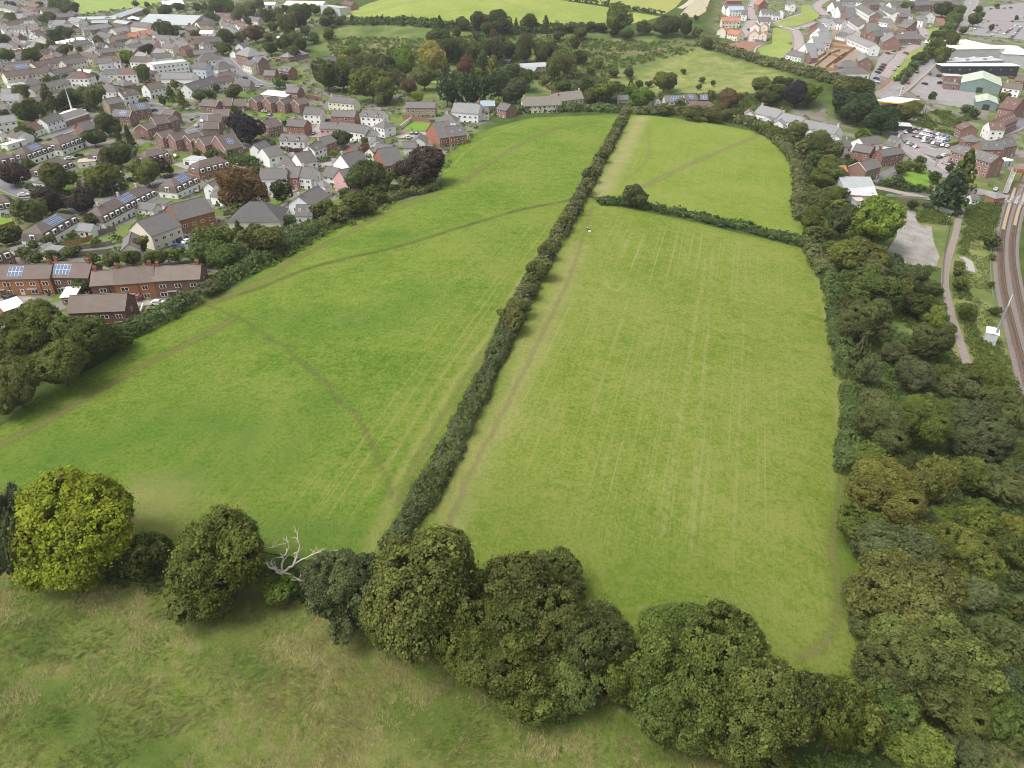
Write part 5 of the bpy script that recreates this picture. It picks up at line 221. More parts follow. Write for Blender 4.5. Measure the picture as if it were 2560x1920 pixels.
FIELDS={'left_field':[(-20.8,89.5),(-33.6,88.3),(-44.8,90.9),(-58.3,92),(-66,88.8),(-90.1,98.8),(-104,104.4),(-115.3,122.5),(-112.1,127.1),(-109.9,137.8),(-101.8,156),(-99,171.9),(-93.1,192),(-84.9,198.4),(-77.3,221.3),(-63,256.8),(-47.1,278.5),(-29.3,298.2),(-33.8,333.4),(-27.4,375.1),(-11.8,411.2),(12.1,443.7),(63,456.3),(69.7,459.8),(53,385.1),(30.6,294.9),(12.4,222.3),(-0.1,171.3),(-5.7,147.1),(-14.2,113.4)],'right_field':[(-20.4,90),(-13.8,114.1),(-5.4,148),(0.5,172.7),(13.5,226.6),(29.5,288.8),(35.6,278),(64.2,264.4),(84.7,253.9),(107.1,245.1),(103,215.2),(96.2,183.8),(87,151.3),(76,122.9),(70,107.8),(65.2,94.7),(59.5,78.5),(56.5,68.8),(48.8,65.1),(42.8,66.2),(35.5,70.6),(25.3,74.4),(19.2,72.5),(11.6,77.6),(-0.5,86.2)],'top_field':[(29.4,287.6),(53.7,385.2),(70.6,458.3),(108.3,443.9),(141.5,420.1),(143,383.9),(133.3,333.6),(118.6,283.8),(109.2,253.8),(86.6,261.1),(65.7,271.6),(50.7,281)],'meadow':[(-135.4,95.2),(-97.2,93.5),(-84.2,88.1),(-63,83.7),(-43,84.7),(-30.4,77.1),(-7.5,69.5),(9.9,65),(22.6,59.5),(34.4,54.6),(39,47.6),(40.5,31.2),(-89.7,30.4)]}

WEAR=[
('meadow',[(-80.5,73.5),(-74.2,72.7)],7,1,'l'),('meadow',[(-75.3,64.7),(-67.3,61.1),(-59.6,57.6),(-48,53.1)],5,1,'l'),('meadow',[(-14.7,58.9),(-6.7,56.3)],4,0.8,'l'),('meadow',[(-44.2,69.4),(-37.6,66.3)],4,0.7,'l'),('left_field',[(-110.9,117),(-108.2,120.5),(-101.4,132),(-92.1,151.2),(-82,167.7),(-77.8,177.1)],1.5,0.9,'w'),('left_field',[(-90.9,188),(-75.1,177),(-54.3,155.7),(-38.6,135.4),(-30.2,122.1),(-25.7,111.9),(-23,105.2)],1.1,0.9,'k'),('left_field',[(-90.9,188),(-75.1,177),(-54.3,155.7),(-38.6,135.4),(-30.2,122.1),(-25.7,111.9),(-23,105.2)],0.7,0.45,'w'),
('left_field',[(-90.9,188),(-78.6,196.2),(-68.2,210),(-58.3,218.9),(-37.2,231),(-17.7,248.3),(2.5,267.2),(25.8,282.7)],3,0.9,'k'),('left_field',[(-90.5,187),(-78,203.3),(-71.5,222.7),(-58.1,249.1),(-46.1,271.7),(-29.7,290.4)],1.7,0.9,'w'),('left_field',[(-30,294.3),(-1.2,293.9),(25.3,288.5)],0.8,0.5,'d'),('left_field',[(-21,305.5),(-9.9,336.8),(10.5,381.8),(26.7,412.2),(52,432.8)],1.7,0.8,'w'),('left_field',[(-29.5,324.8),(-17.9,374.7),(3.6,418.9)],1.6,0.45,'d'),('left_field',[(-23,105.2),(-23.7,97.9),(-25.1,91.1)],3,0.6,'d'),
('left_field',[(-23.3,107.8),(-20.1,120.6),(-15.6,137.3),(-5.7,168.6),(3.4,202.8),(17.5,250.2)],1.5,0.8,'d'),('left_field',[(-25.5,110.5),(-22.7,125.3),(-17.3,144.9),(-8.3,172.4)],1.2,0.5,'d'),('left_field',[(-21.7,102.7),(-17.4,122.2),(-10.7,146),(-3.2,169.9)],1,0.6,'w'),('left_field',[(-99.8,106.3),(-84.3,102.5),(-66.4,97.6),(-57.1,93.1)],0.9,0.7,'w'),('left_field',[(-71.6,103.7),(-65.8,102.5)],9,0.7,'d'),('left_field',[(-90.9,188),(-83.1,193.1)],2.5,0.8,'w'),('left_field',[(-45.5,244.3),(-36.6,239.4)],5,0.7,'l'),
('left_field',[(-96,116.1),(-83.7,120.6),(-69.4,126.9),(-59.2,120.5),(-66.5,109)],14,0.55,'l'),('left_field',[(-43.9,135.4),(-45.5,120.4),(-50,109)],9,0.4,'l'),('left_field',[(-52.8,95.4),(-39.6,96.6),(-30.9,95.5)],8,0.5,'l'),('left_field',[(-63.9,173.5),(-38.8,175.2),(-27.7,189.4)],12,0.4,'l'),('right_field',[(-12.6,93.4),(-9.6,106.7),(-2.7,130.6),(5.1,156),(17.7,204.1),(28.1,256.5),(32,274.9)],0.55,0.95,'w'),('right_field',[(-13.8,92.3),(-8.9,110.8),(-0.6,137.7),(12.6,187.4),(22.8,232.2)],5.5,0.55,'d'),('right_field',[(65.6,227.2),(47.3,164.7),(34.4,119.7),(27.5,95.6)],0.7,0.6,'d'),
('right_field',[(68.1,227.8),(48.2,153.4),(38.6,117.1),(32,92.4)],0.7,0.5,'d'),('right_field',[(102.9,208.7),(88.3,162.2),(72.2,122.1),(60,96.2),(55.8,82.8),(51.1,75),(45.2,71.2)],0.9,0.7,'w'),('right_field',[(102.2,221.7),(88.8,171.7),(77.5,139.4),(65.7,112.3)],1.6,0.5,'d'),('right_field',[(101.8,190.7),(82.7,140.6),(67.1,107.2),(58.2,83.1)],4,0.6,'l'),('right_field',[(27.9,205.4),(31,195.8),(34.8,203)],1.2,0.6,'d'),('right_field',[(-0.5,97.1),(16.1,91.8),(30.9,83)],16,0.35,'l'),('top_field',[(52.2,297.3),(80.4,335.5),(106.5,370.5),(140.5,416.7)],1.6,1,'w'),
('top_field',[(35.5,286.5),(53.9,355.6),(76.9,445.7)],5.5,0.9,'d'),('top_field',[(46,302.7),(65.2,348.6),(77.7,425.5)],0.9,0.5,'w'),('top_field',[(137.7,356.9),(121.3,294.8),(109.9,258.2)],3,0.5,'l'),]

SHEETS=[
('garden','plot',[(259.3,659.1),(288.8,675.6),(248.8,571.3),(231.3,548.8),(217.9,563),(220.4,580.3),(244.4,611.2)]),('garden','plot',[(280.3,698.5),(288.7,696.8),(271.5,599.1),(252.5,569.8),(234.6,554),(222.6,537.3)]),('garden','plot',[(322.6,709),(346,723.4),(338.8,699.9),(307.3,648.3),(301.9,655.8)]),('field','hillfield',[(-172.5,761),(-129,739.2),(-78.9,720.5),(-31.5,706.1),(29.5,700.4),(83,714.9),(118.3,733.1),(139.6,757.2),(100,783.8),(48.7,802.1),(49.5,848.9),(-109.8,948.4),(-151.4,856.3),(-165.7,786.8)]),
('field','hillfield2',[(50.5,804.8),(100.9,791.5),(145.2,766.1),(161.3,796.2),(186.2,863),(54.7,877)]),('ground','stubble',[(159.3,763.3),(173.5,798.9),(191.2,840.6),(208.3,852.5),(185.9,774.3),(171.4,750.1)]),('field','playing',[(-560.3,1037.7),(-603.9,1126.6),(-457.2,1102.2),(-443.8,1033.2),(-450.6,986.4),(-473.1,963.8),(-490.3,915.4)]),('lawn','lawn',[(-221.9,308.8),(-210.7,304.2),(-202.2,297.6),(-216,298.8)]),('lawn','lawn',[(-176.5,272.2),(-180.5,281.8),(-174.5,278.9),(-173.6,271.3)]),('lawn','lawn',[(-191.3,296.1),(-182.9,293.2),(-181.6,288.6),(-187.9,290.4)]),
('lawn','lawn',[(-171.6,290.5),(-166.4,296.9),(-166.2,309.4),(-163.5,313.5),(-167.8,299.2),(-168.6,287.2)]),('lawn','lawn',[(-196.7,266.7),(-193.2,268),(-187.6,260.1),(-190.3,256.1)]),('lawn','lawn',[(-224.5,343.2),(-221.3,351),(-219,348.3),(-221.4,339.9)]),('lawn','lawn',[(-191.6,312.3),(-189.3,315.1),(-185.7,309),(-187.5,305)]),('lawn','lawn',[(-159,333.5),(-156.2,337.5),(-155,335.4),(-157.5,330.7)]),('lawn','lawn',[(-99.5,290.5),(-96.3,292.1),(-91.2,281.2),(-92.5,273.1)]),('lawn','lawn',[(-62,427.4),(-58.6,441.1),(-48.6,437.1),(-46.5,415.3),(-59.8,417.7)]),
('lawn','lawn',[(189.4,347.8),(196.1,356.9),(208.2,360.7),(204.4,342.5),(195.5,330.4),(187.1,333.1)]),('lawn','lawn',[(-155.1,458.6),(-151.5,460.6),(-148.4,451.4),(-151.8,450.6)]),('lawn','lawn',[(-146.2,458.5),(-141.8,461.8),(-139,451.3),(-142.9,448.3)]),('lawn','lawn',[(-161,457.1),(-157.7,460.2),(-155.9,454),(-158.4,452.2)]),('lawn','lawn2',[(237,725.5),(278.2,774.8),(292.2,818.1),(302.5,820.5),(292.5,764),(282.4,745.3),(250.2,711.4),(237.2,718.8)]),
('lawn','lawn2',[(231.5,708.8),(245.3,704.3),(240.5,680.3),(231.7,652.1),(223.7,650.5),(229.2,641.9),(224.5,628.3),(209.5,609.5),(197.9,621.7),(201.8,645.9),(214.2,652.4)]),('ground','redsoil',[(178,663.6),(197.7,667.5),(207.3,655.2),(197.3,643.3),(193.1,636.4),(180.7,652.7)]),('ground','redsoil',[(417.9,792.2),(439.7,805.9),(425.2,775.6),(403.1,740),(386.4,729.2)]),('ground','redsoil',[(235.3,495.9),(261.6,536.6),(264.7,535),(244.8,506.6),(234.7,492.8)]),
('lawn','lawn2',[(365.9,704.8),(389.8,726.3),(351.8,659.3),(322,612.1),(286.4,559),(261.4,523.3),(251.4,509.5),(266.5,541.5),(283.1,567),(288.1,579),(299.8,590.8),(323,624.7),(353.8,677.5)]),('ground','concrete',[(166.7,303.3),(174,301.3),(167.4,285.1),(172.8,284.1),(166.2,268.4),(161.7,254.5),(156,245.8),(148.8,243.5),(140.9,245.5),(140.1,252.9),(151.9,270.2)]),('ground','tarmacpale',[(229,441),(241.5,445.8),(255.4,429.3),(244.6,411.8),(234.7,405.6),(216.1,411.8),(221.3,425.7)]),('car_park','tarmacpale',[(394.5,696.3),(449,775.1),(466.2,791),(514.8,793.2),(450.7,685.9),(434,691.6)]),
('car_park','tarmacpale',[(461.9,789.4),(523.6,896.3),(618.4,966.3),(518.5,799.3)]),('car_park','tarmacpale',[(271.4,520.4),(292.2,544.8),(305.2,543.2),(306.7,522.4),(316.4,520.8),(296.6,482.3),(274,499.7)]),('ground','pinkpave',[(-152.3,190.8),(-150,194),(-143.2,193.7),(-137,190.2),(-135.4,186.7),(-140.9,184.6),(-147.3,182.7)]),('ground','tarmacpale',[(248.8,535.8),(271.2,576),(279.4,586.5),(282.3,577.7),(258.1,540.9),(243.4,515.3),(241.2,517.6)]),('ground','concrete',[(-6.3,611.3),(3.3,613.4),(10,605.8),(1.9,595.3),(-6.1,586.6)]),
('lawn','lawn2',[(-73.6,601.9),(-51.6,596),(-41.7,586.6),(-54.2,562.8),(-70,567.5)]),('garden','lawn',[(-109.6,191.8),(-108.1,194),(-106.2,190.3),(-108.3,189.6)]),('garden','lawn',[(-104.9,182.6),(-104.7,186.7),(-101.4,187.3),(-101.1,183.8),(-103.7,181.2)]),('ground','pinkpave',[(-133.1,193.8),(-126,195.4),(-106.5,191),(-100.2,187.9),(-109.1,187.5),(-114.9,191.1),(-131.2,190.2)]),]

ROADS=[
('road','tarmac',8.5,[(-229,621.4),(-218.3,601.3),(-203.8,574.1),(-191.9,555.8),(-178.7,539.8),(-168.1,536.4)]),('road','tarmac',6,[(-168.1,536.4),(-162.1,534.2),(-156.9,530.4)]),('road','tarmac',8,[(-598.4,1048.6),(-564.8,991.9),(-529.5,927.8)]),('road','tarmac',6,[(-242.3,394.5),(-240.6,401.9),(-238.9,407.7),(-241.4,422.5),(-240.3,432.4),(-235.5,439.3)]),('road','tarmac',6,[(-228.9,444.7),(-225.5,456),(-223.1,465.3),(-215.9,460.4),(-210.1,451),(-213.2,446)]),('road','tarmac',5,[(-230.4,479.1),(-221.2,465.7)]),('road','tarmac',5,[(-333.4,499.6),(-328.4,510.5),(-308.5,520.8)]),
('road','tarmac',6,[(-283.1,529.9),(-274,520.3),(-272.2,510.2)]),('road','tarmac',6,[(-394.9,603.4),(-383.7,612.9)]),('road','tarmac',6,[(-464.2,719.1),(-441.8,721.1),(-413.2,711.7)]),('road','tarmac',5.5,[(-225.2,314.3),(-212.8,302.8),(-202,295.2),(-195.4,295.7),(-184.3,288.4),(-175.6,281),(-168.3,276)]),('road','tarmac',5,[(-171.8,270.4),(-171.6,275.8),(-167.7,278.3)]),('road','tarmac',5,[(-167.1,277.2),(-166.7,294.4),(-162.9,307.1),(-159.2,315.9),(-156.1,322.3),(-154.6,335.4),(-148.2,342.3)]),('road','tarmac',5,[(-217.7,339.6),(-214.4,348.8),(-211.8,355.2),(-208.4,361.1)]),
('road','tarmac',5,[(-220.5,325.3),(-218.6,331),(-217.7,339.6)]),('road','tarmac',5,[(-245.7,363.4),(-245.3,379.8),(-242.1,388.8),(-241.3,397.8),(-237.8,407.4)]),('road','tarmac',6,[(-184,409.4),(-180,418.2)]),('road','pinkpave',5,[(-162.2,349.8),(-151.7,341.8)]),('road','tarmac',6,[(-191.2,440.3),(-187.8,447.7),(-181.8,448.2),(-177.8,435.3),(-176.8,417.2),(-178.1,405.3)]),('road','tarmac',7,[(-151.6,396.2),(-143.1,386.8),(-136.2,378.9)]),('road','tarmac',5,[(-147.5,453.8),(-137.3,441),(-136.4,426.6)]),('road','pinkpave',6,[(-121.5,454.4),(-112.6,442.4),(-111.4,425.8),(-110.1,409.7)]),
('road','pinkpave',5.5,[(-119.2,377.4),(-112.6,377.8),(-106.9,366),(-96.5,349.7),(-91.4,351.1),(-88.3,360.4),(-86.4,368.3)]),('road','pinkpave',5,[(-107.6,301.3),(-100.9,299.8),(-97,306.2),(-95.1,310.2)]),('road','pinkpave',5,[(-91.2,271.8),(-91.3,279.6),(-90.3,285.3)]),('road','pinkpave',6,[(-60.8,400.9),(-57.1,406.7),(-51.3,400.7),(-50,411.8)]),('road','pinkpave',5,[(-68.4,422.8),(-73.4,429.7),(-83.6,434.2)]),('road','tarmac',9,[(-120.8,245.7),(-116.8,247.2),(-112,241.7),(-111.2,235.1)]),
('road','tarmacpale',9.5,[(239.9,494.2),(252.8,508.5),(268.6,528.9),(279.9,542),(291.8,554.8),(302.9,569),(320.3,595.4),(338.6,626),(361.7,662.9),(392.6,711)]),('road','tarmacpale',11,[(392.6,711),(407.3,728.9),(438.1,780.5),(479,848.7),(530.5,937),(560.4,989.5)]),('road','pinkpave',6,[(258.4,538.3),(271.1,555.7),(283.3,572.1),(291.1,586.2),(305.5,603.5),(329.9,640.9),(350.1,676.3),(363.5,708),(364.4,716.6)]),('road','pinkpave',6,[(291.1,586.2),(285,587.3),(279.4,586.5)]),('road','pinkpave',5,[(291.3,705.6),(292.8,691.6),(288.2,655.6)]),
('road','pinkpave',6,[(254,851.8),(238.5,803.4),(228.6,773.1),(223.9,743.9)]),('road','pinkpave',6,[(227.4,626.1),(235.5,650.1),(243.9,682.9),(246.1,700.5),(240,711.8)]),('road','pinkpave',3,[(238,728.9),(254.8,749.5),(277,771)]),('road','pinkpave',6,[(246.1,700.5),(261.5,714.2),(278.3,730.9)]),('road','pinkpave',7,[(341.3,879.8),(309.5,822.2),(301.2,789.2),(298.4,764.2)]),('road','pinkpave',7,[(189.9,676.1),(198.4,683.9),(211.2,715.6),(222.8,743.8)]),('footpath','concrete',1.4,[(195.1,627.3),(198.5,642.8),(206.2,653.2)]),('track','palestone',6,[(164,788.9),(175.6,810.1),(187.9,840.3)]),
('road','tarmacpale',8,[(213,395.9),(214.8,386.8),(214,372.8),(213.6,360.1),(214.3,351.3)]),('road','tarmacpale',7,[(220.9,389.3),(226.8,394.7),(239.7,398.1)]),('road','pinkpave',7,[(226.2,390),(227.8,381.3),(218.8,365.5)]),('road','tarmacpale',8,[(213.2,394),(223.1,406.7),(227.1,397.6)]),('road','tarmac',4,[(169.5,335.4),(178.1,345),(186.4,354.7),(193.6,362.7)]),('road','pinkpave',5,[(166.2,327.6),(172.4,325.3),(177.5,322.8),(183.6,320.5),(190.3,317.8)]),('road','pinkpave',6,[(214.3,344.3),(215,332.5),(221.5,333.6),(226.9,329.4),(229.8,326.1)]),
('road','tarmac',7,[(274.6,426.5),(284.8,433.3),(300.5,445.4),(316.5,460)]),('footpath','pinkpath',2.6,[(199.3,309.7),(188.4,292.2),(177.5,274),(168.4,259.8),(159.8,245.7),(152.1,231.4),(146.2,218.1),(141.5,206.6),(137.9,197),(133.4,185.1),(129.4,174.4)]),('footpath','concrete',3,[(168.2,243.8),(172.1,252.8),(171.3,256.4)]),('track','redsoil',2,[(64.8,644.8),(93.6,646.3),(114.2,650),(135.1,663.2),(155.2,677.1)]),('track','redsoil',1.5,[(-160,675.5),(-132.7,664),(-99.4,656.7)]),('footpath','palestone',1.5,[(-73.4,599.6),(-54.3,596.1),(-40.3,586.5)]),]

CARS=[
((129,58,0,2),-148.33,192.13,-0.25,'black',0),((130,58,0,2),-127.06,194.57,1.77,'white',0),((130,58,1,2),-102.66,187.92,0.03,'white',0),((129,58,1,2),-143.01,183.2,0.16,'black',0),((130,59,1,3),-212.81,349.5,0.69,'white',1),((129,59,3,6),-211.25,355.04,0.69,'black',1),((129,59,1,6),-202.16,300.17,-0.17,'black',1),((130,59,0,3),-203.2,294.04,0.4,'white',1),((129,59,0,6),-226.13,331.94,-0.33,'black',1),((129,59,4,6),-170.02,319.23,-0.22,'black',1),((129,59,5,6),-156.17,325.44,0.86,'black',1),((129,59,2,6),-244.15,378.96,1.15,'black',1),((130,59,2,3),-166.6,360.85,1.61,'white',1),
((131,60,0,1),-119.2,247.06,0.93,'silver',2),((129,60,0,1),-118.71,242.33,-0.22,'black',2),((132,60,0,1),-116.81,236.84,0,'blue',2),((130,60,0,1),-115.14,241.88,1.08,'white',2),((130,61,3,4),-136.23,477.19,1.46,'white',3),((133,61,1,3),-142.87,474.5,1.63,'teal',3),((133,61,0,3),-142.89,466.38,1.39,'teal',3),((130,61,2,4),-152.3,462.96,-0.46,'white',3),((130,61,0,4),-179,432.01,1.64,'white',3),((131,61,1,3),-178.19,420.9,1.72,'silver',3),((131,61,2,3),-111.68,416.71,1.45,'silver',3),((130,61,1,4),-106.58,302.1,-0.87,'white',3),((133,61,2,3),-94.25,349.38,-0.53,'teal',3),
((131,61,0,3),-136.54,305.59,-0.79,'silver',3),((129,61,1,2),-110.63,448.1,1.13,'black',3),((129,61,0,2),-146.75,455.35,1.5,'black',3),((129,62,0,2),-55.05,408.62,1.4,'black',4),((129,62,1,2),-52.39,407.8,1.4,'black',4),((130,62,0,1),-56.59,397.88,-0.86,'white',4),((129,63,0,1),-190.64,551.05,-0.56,'black',5),((131,63,0,3),-175.82,527.42,-0.87,'silver',5),((131,63,1,3),-174.87,533.38,-0.76,'silver',5),((131,63,2,3),-192.88,620.06,1.16,'silver',5),((134,63,0,1),-186.78,621.58,0.79,'red',5),((129,64,0,3),-276.73,527.34,1.26,'black',6),((129,64,1,3),-247.25,528.37,1.1,'black',6),
((129,64,2,3),-213.57,449.28,0.77,'black',6),((130,64,1,2),-196.83,457.88,1.48,'white',6),((130,64,0,2),-444.58,730.59,0.1,'white',6),((129,65,0,2),225.2,382.99,0.53,'black',7),((130,65,0,1),229.7,387.1,0.67,'white',7),((131,65,0,2),223.24,372.63,-1.07,'silver',7),((129,65,1,2),226.06,372.99,-1.24,'black',7),((131,65,1,2),229.53,336.78,0.87,'silver',7),((129,66,0,1),287.87,549.45,0.94,'black',8),((134,66,0,1),275.24,533.49,0.94,'red',8),((130,66,0,2),322.64,600.06,1.03,'white',8),((130,66,1,2),514.96,912.79,1.05,'white',8),((130,67,1,3),324.9,643.8,-1.28,'white',9),
((131,67,4,6),331.05,653.21,-1.28,'silver',9),((131,67,3,6),313.24,623.08,-1.45,'silver',9),((131,67,2,6),300.09,604.09,-1.19,'silver',9),((135,67,0,1),285.85,588.23,0.42,'green',9),((134,67,1,3),278.58,581,-1.38,'red',9),((134,67,2,3),293.72,584.24,-1.12,'red',9),((131,67,0,6),271.27,549.92,1.01,'silver',9),((131,67,1,6),276.59,556.55,1.02,'silver',9),((131,67,5,6),350.88,672.71,1.07,'silver',9),((129,67,2,3),263.13,551.75,-0.94,'black',9),((129,67,1,3),260.35,547.49,-0.94,'black',9),((129,67,0,3),256.83,542.95,-0.95,'black',9),((134,67,0,3),265.91,556,-0.96,'red',9),
((132,67,0,1),251.43,531.77,-0.15,'blue',9),((130,67,0,3),249.12,524.97,-0.42,'white',9),((130,67,2,3),378.68,722,0.63,'white',9),((129,68,0,2),286.9,533.39,-0.54,'black',10),((129,68,1,2),298.02,534.72,0.41,'black',10),((131,68,0,2),308.04,557.58,-1.12,'silver',10),((131,68,1,2),310.24,561.11,-1.14,'silver',10),((132,68,0,2),296.75,548.86,1.11,'blue',10),((132,68,1,2),302.21,545.47,-0.16,'blue',10),((134,68,0,1),355.06,547.78,-0.71,'red',10),((130,69,1,5),236.3,802.96,1.29,'white',11),((130,69,2,5),233.03,789.11,1.29,'white',11),((129,69,0,2),207.89,700.7,-1.59,'black',11),
((130,69,3,5),238.86,709.71,-1.4,'white',11),((130,69,4,5),244.94,698.33,-1.21,'white',11),((131,69,1,2),254.82,700.58,-1.27,'silver',11),((134,69,0,1),240.11,643.64,0.74,'red',11),((130,69,0,5),219.27,743.33,-0.96,'white',11),((131,69,0,2),265.74,766.54,0.95,'silver',11),((129,69,1,2),305.78,776.95,-1.45,'black',11),((129,70,0,2),239.83,440.19,0.84,'black',12),((136,70,0,1),240.94,438.64,0.84,'grey',12),((130,70,0,2),243.09,435.49,0.84,'white',12),((131,70,0,1),244.14,433.89,0.84,'silver',12),((134,70,0,1),245.16,432.26,0.84,'red',12),((132,70,0,2),246.16,430.62,0.84,'blue',12),
((130,70,1,2),247.13,428.96,0.83,'white',12),((129,70,1,2),249.04,425.62,0.83,'black',12),((132,70,1,2),249.96,423.94,0.83,'blue',12),((131,71,0,2),234.82,431.48,0.85,'silver',12),((134,71,0,1),236.1,430.15,0.85,'red',12),((130,71,0,6),237.36,428.82,0.85,'white',12),((130,71,1,6),238.6,427.47,0.84,'white',12),((130,71,2,6),239.83,426.11,0.84,'white',12),((131,71,1,2),241.04,424.74,0.84,'silver',12),((129,71,0,1),242.24,423.36,0.84,'black',12),((130,71,3,6),243.42,421.97,0.84,'white',12),((130,71,4,6),244.59,420.58,0.84,'white',12),((130,71,5,6),245.74,419.18,0.83,'white',12),
((132,71,0,1),246.89,417.78,0.83,'blue',12),((129,72,0,4),231.09,424.45,0.85,'black',12),((131,72,0,3),232.43,423.13,0.85,'silver',12),((129,72,1,4),233.76,421.79,0.85,'black',12),((130,72,0,1),235.07,420.46,0.85,'white',12),((129,72,2,4),236.37,419.11,0.85,'black',12),((129,72,3,4),237.66,417.76,0.84,'black',12),((134,72,0,1),238.93,416.41,0.84,'red',12),((131,72,1,3),240.19,415.05,0.84,'silver',12),((131,72,2,3),241.44,413.69,0.84,'silver',12),((130,73,0,3),231.92,414.52,0.85,'white',12),((129,73,0,1),233.72,412.7,0.85,'black',12),((130,73,1,3),235.49,410.89,0.84,'white',12),
((132,73,0,1),237.24,409.08,0.84,'blue',12),((130,73,2,3),238.98,407.27,0.84,'white',12),((131,73,0,1),240.7,405.47,0.84,'silver',12),((130,74,0,2),223.85,428.58,-1.39,'white',12),((130,74,1,2),227.99,430.68,-1.39,'white',12),((134,74,0,1),232.18,432.79,-1.39,'red',12),((129,74,0,1),236.39,434.93,-1.39,'black',12),((129,75,0,2),220.03,411.73,0.8,'black',12),((131,75,0,1),220.46,408.51,0.8,'silver',12),((129,75,1,2),220.86,405.29,0.8,'black',12),((130,75,0,1),221.24,402.08,0.79,'white',12),((131,76,0,2),402.49,703.04,0.92,'silver',13),((136,76,0,1),412.07,714.51,0.92,'grey',13),
((131,76,1,2),421.85,726.16,0.92,'silver',13),((136,77,0,1),425.1,711.35,0.83,'grey',13),((129,77,0,2),435.86,725.66,0.83,'black',13),((131,77,0,1),447.04,740.52,0.83,'silver',13),((129,77,1,2),458.72,756.08,0.84,'black',13),((131,78,0,2),423.12,699.12,0.82,'silver',13),((131,78,1,2),434.89,714.69,0.82,'silver',13),((136,78,0,1),447.09,730.8,0.82,'grey',13),((130,79,0,2),439.28,708.34,0.67,'white',13),((129,79,0,1),447.24,718.73,0.68,'black',13),((134,79,0,1),455.42,729.43,0.68,'red',13),((131,79,0,1),463.87,740.49,0.68,'silver',13),((130,79,1,2),481.68,763.83,0.69,'white',13),
((129,80,0,1),440.01,697.19,0.66,'black',13),((131,80,0,2),447.76,707.95,0.67,'silver',13),((131,80,1,2),455.76,719.05,0.67,'silver',13),((132,80,0,2),464.02,730.53,0.67,'blue',13),((132,80,1,2),472.59,742.44,0.68,'blue',13),((130,80,0,1),481.49,754.83,0.68,'white',13),((129,81,0,1),441.85,759.02,0.93,'black',13),((131,81,0,1),452.73,769.8,0.92,'silver',13),((134,81,0,1),463.93,780.91,0.92,'red',13),((129,82,0,2),492.59,788.65,0.62,'black',13),((129,82,1,2),509.17,808.11,0.62,'black',13),((131,82,0,1),526.6,828.59,0.62,'silver',13),((136,83,0,1),519.93,877.59,0.37,'grey',13),
((134,83,0,1),530.74,883.72,0.35,'red',13),((131,83,0,1),541.55,889.71,0.34,'silver',13),((129,83,0,1),552.3,895.44,0.32,'black',13),]

LAMPS=[
(-144.36,198.12,'grey street lamp by the turning circle'),(-204.3,297.41,'grey street lamp on the mansard estate lawn'),(-167.08,296.82,'grey street lamp beside the third copper beech'),(-180.67,458.38,'grey street lamp by the brick bungalows'),(-145.62,449.89,'grey street lamp in front of the brick houses'),(-123.15,325.52,'grey street lamp in front of the brown horse chestnut'),(-115.06,361.43,'grey street lamp by the estate junction'),(-128.38,385.36,'grey street lamp beside the tall conifer'),(-97.88,278.97,'grey street lamp on the estate green'),
(-94.98,357.66,'grey street lamp beside the low hedge'),(-155.65,519.84,'grey street lamp by the long white roof'),(-225.75,626.28,'grey street lamp at the high street bend'),(-206.07,458.52,'grey street lamp beside the yellow conifer'),(218.56,387.23,'grey street lamp at the station lane junction'),(224.49,654.25,'grey street lamp on the estate green by the curve'),(245.68,713.45,'grey street lamp beside the estate green'),(285.31,567.56,'grey street lamp on the estate bank'),(358.53,651.99,'grey street lamp on the main road bend'),(175.48,279,'grey street lamp beside the concrete pad'),
(95.56,496.47,'grey street lamp behind the far field hedge'),(-45.93,484.98,'grey street lamp beside the stone house'),]

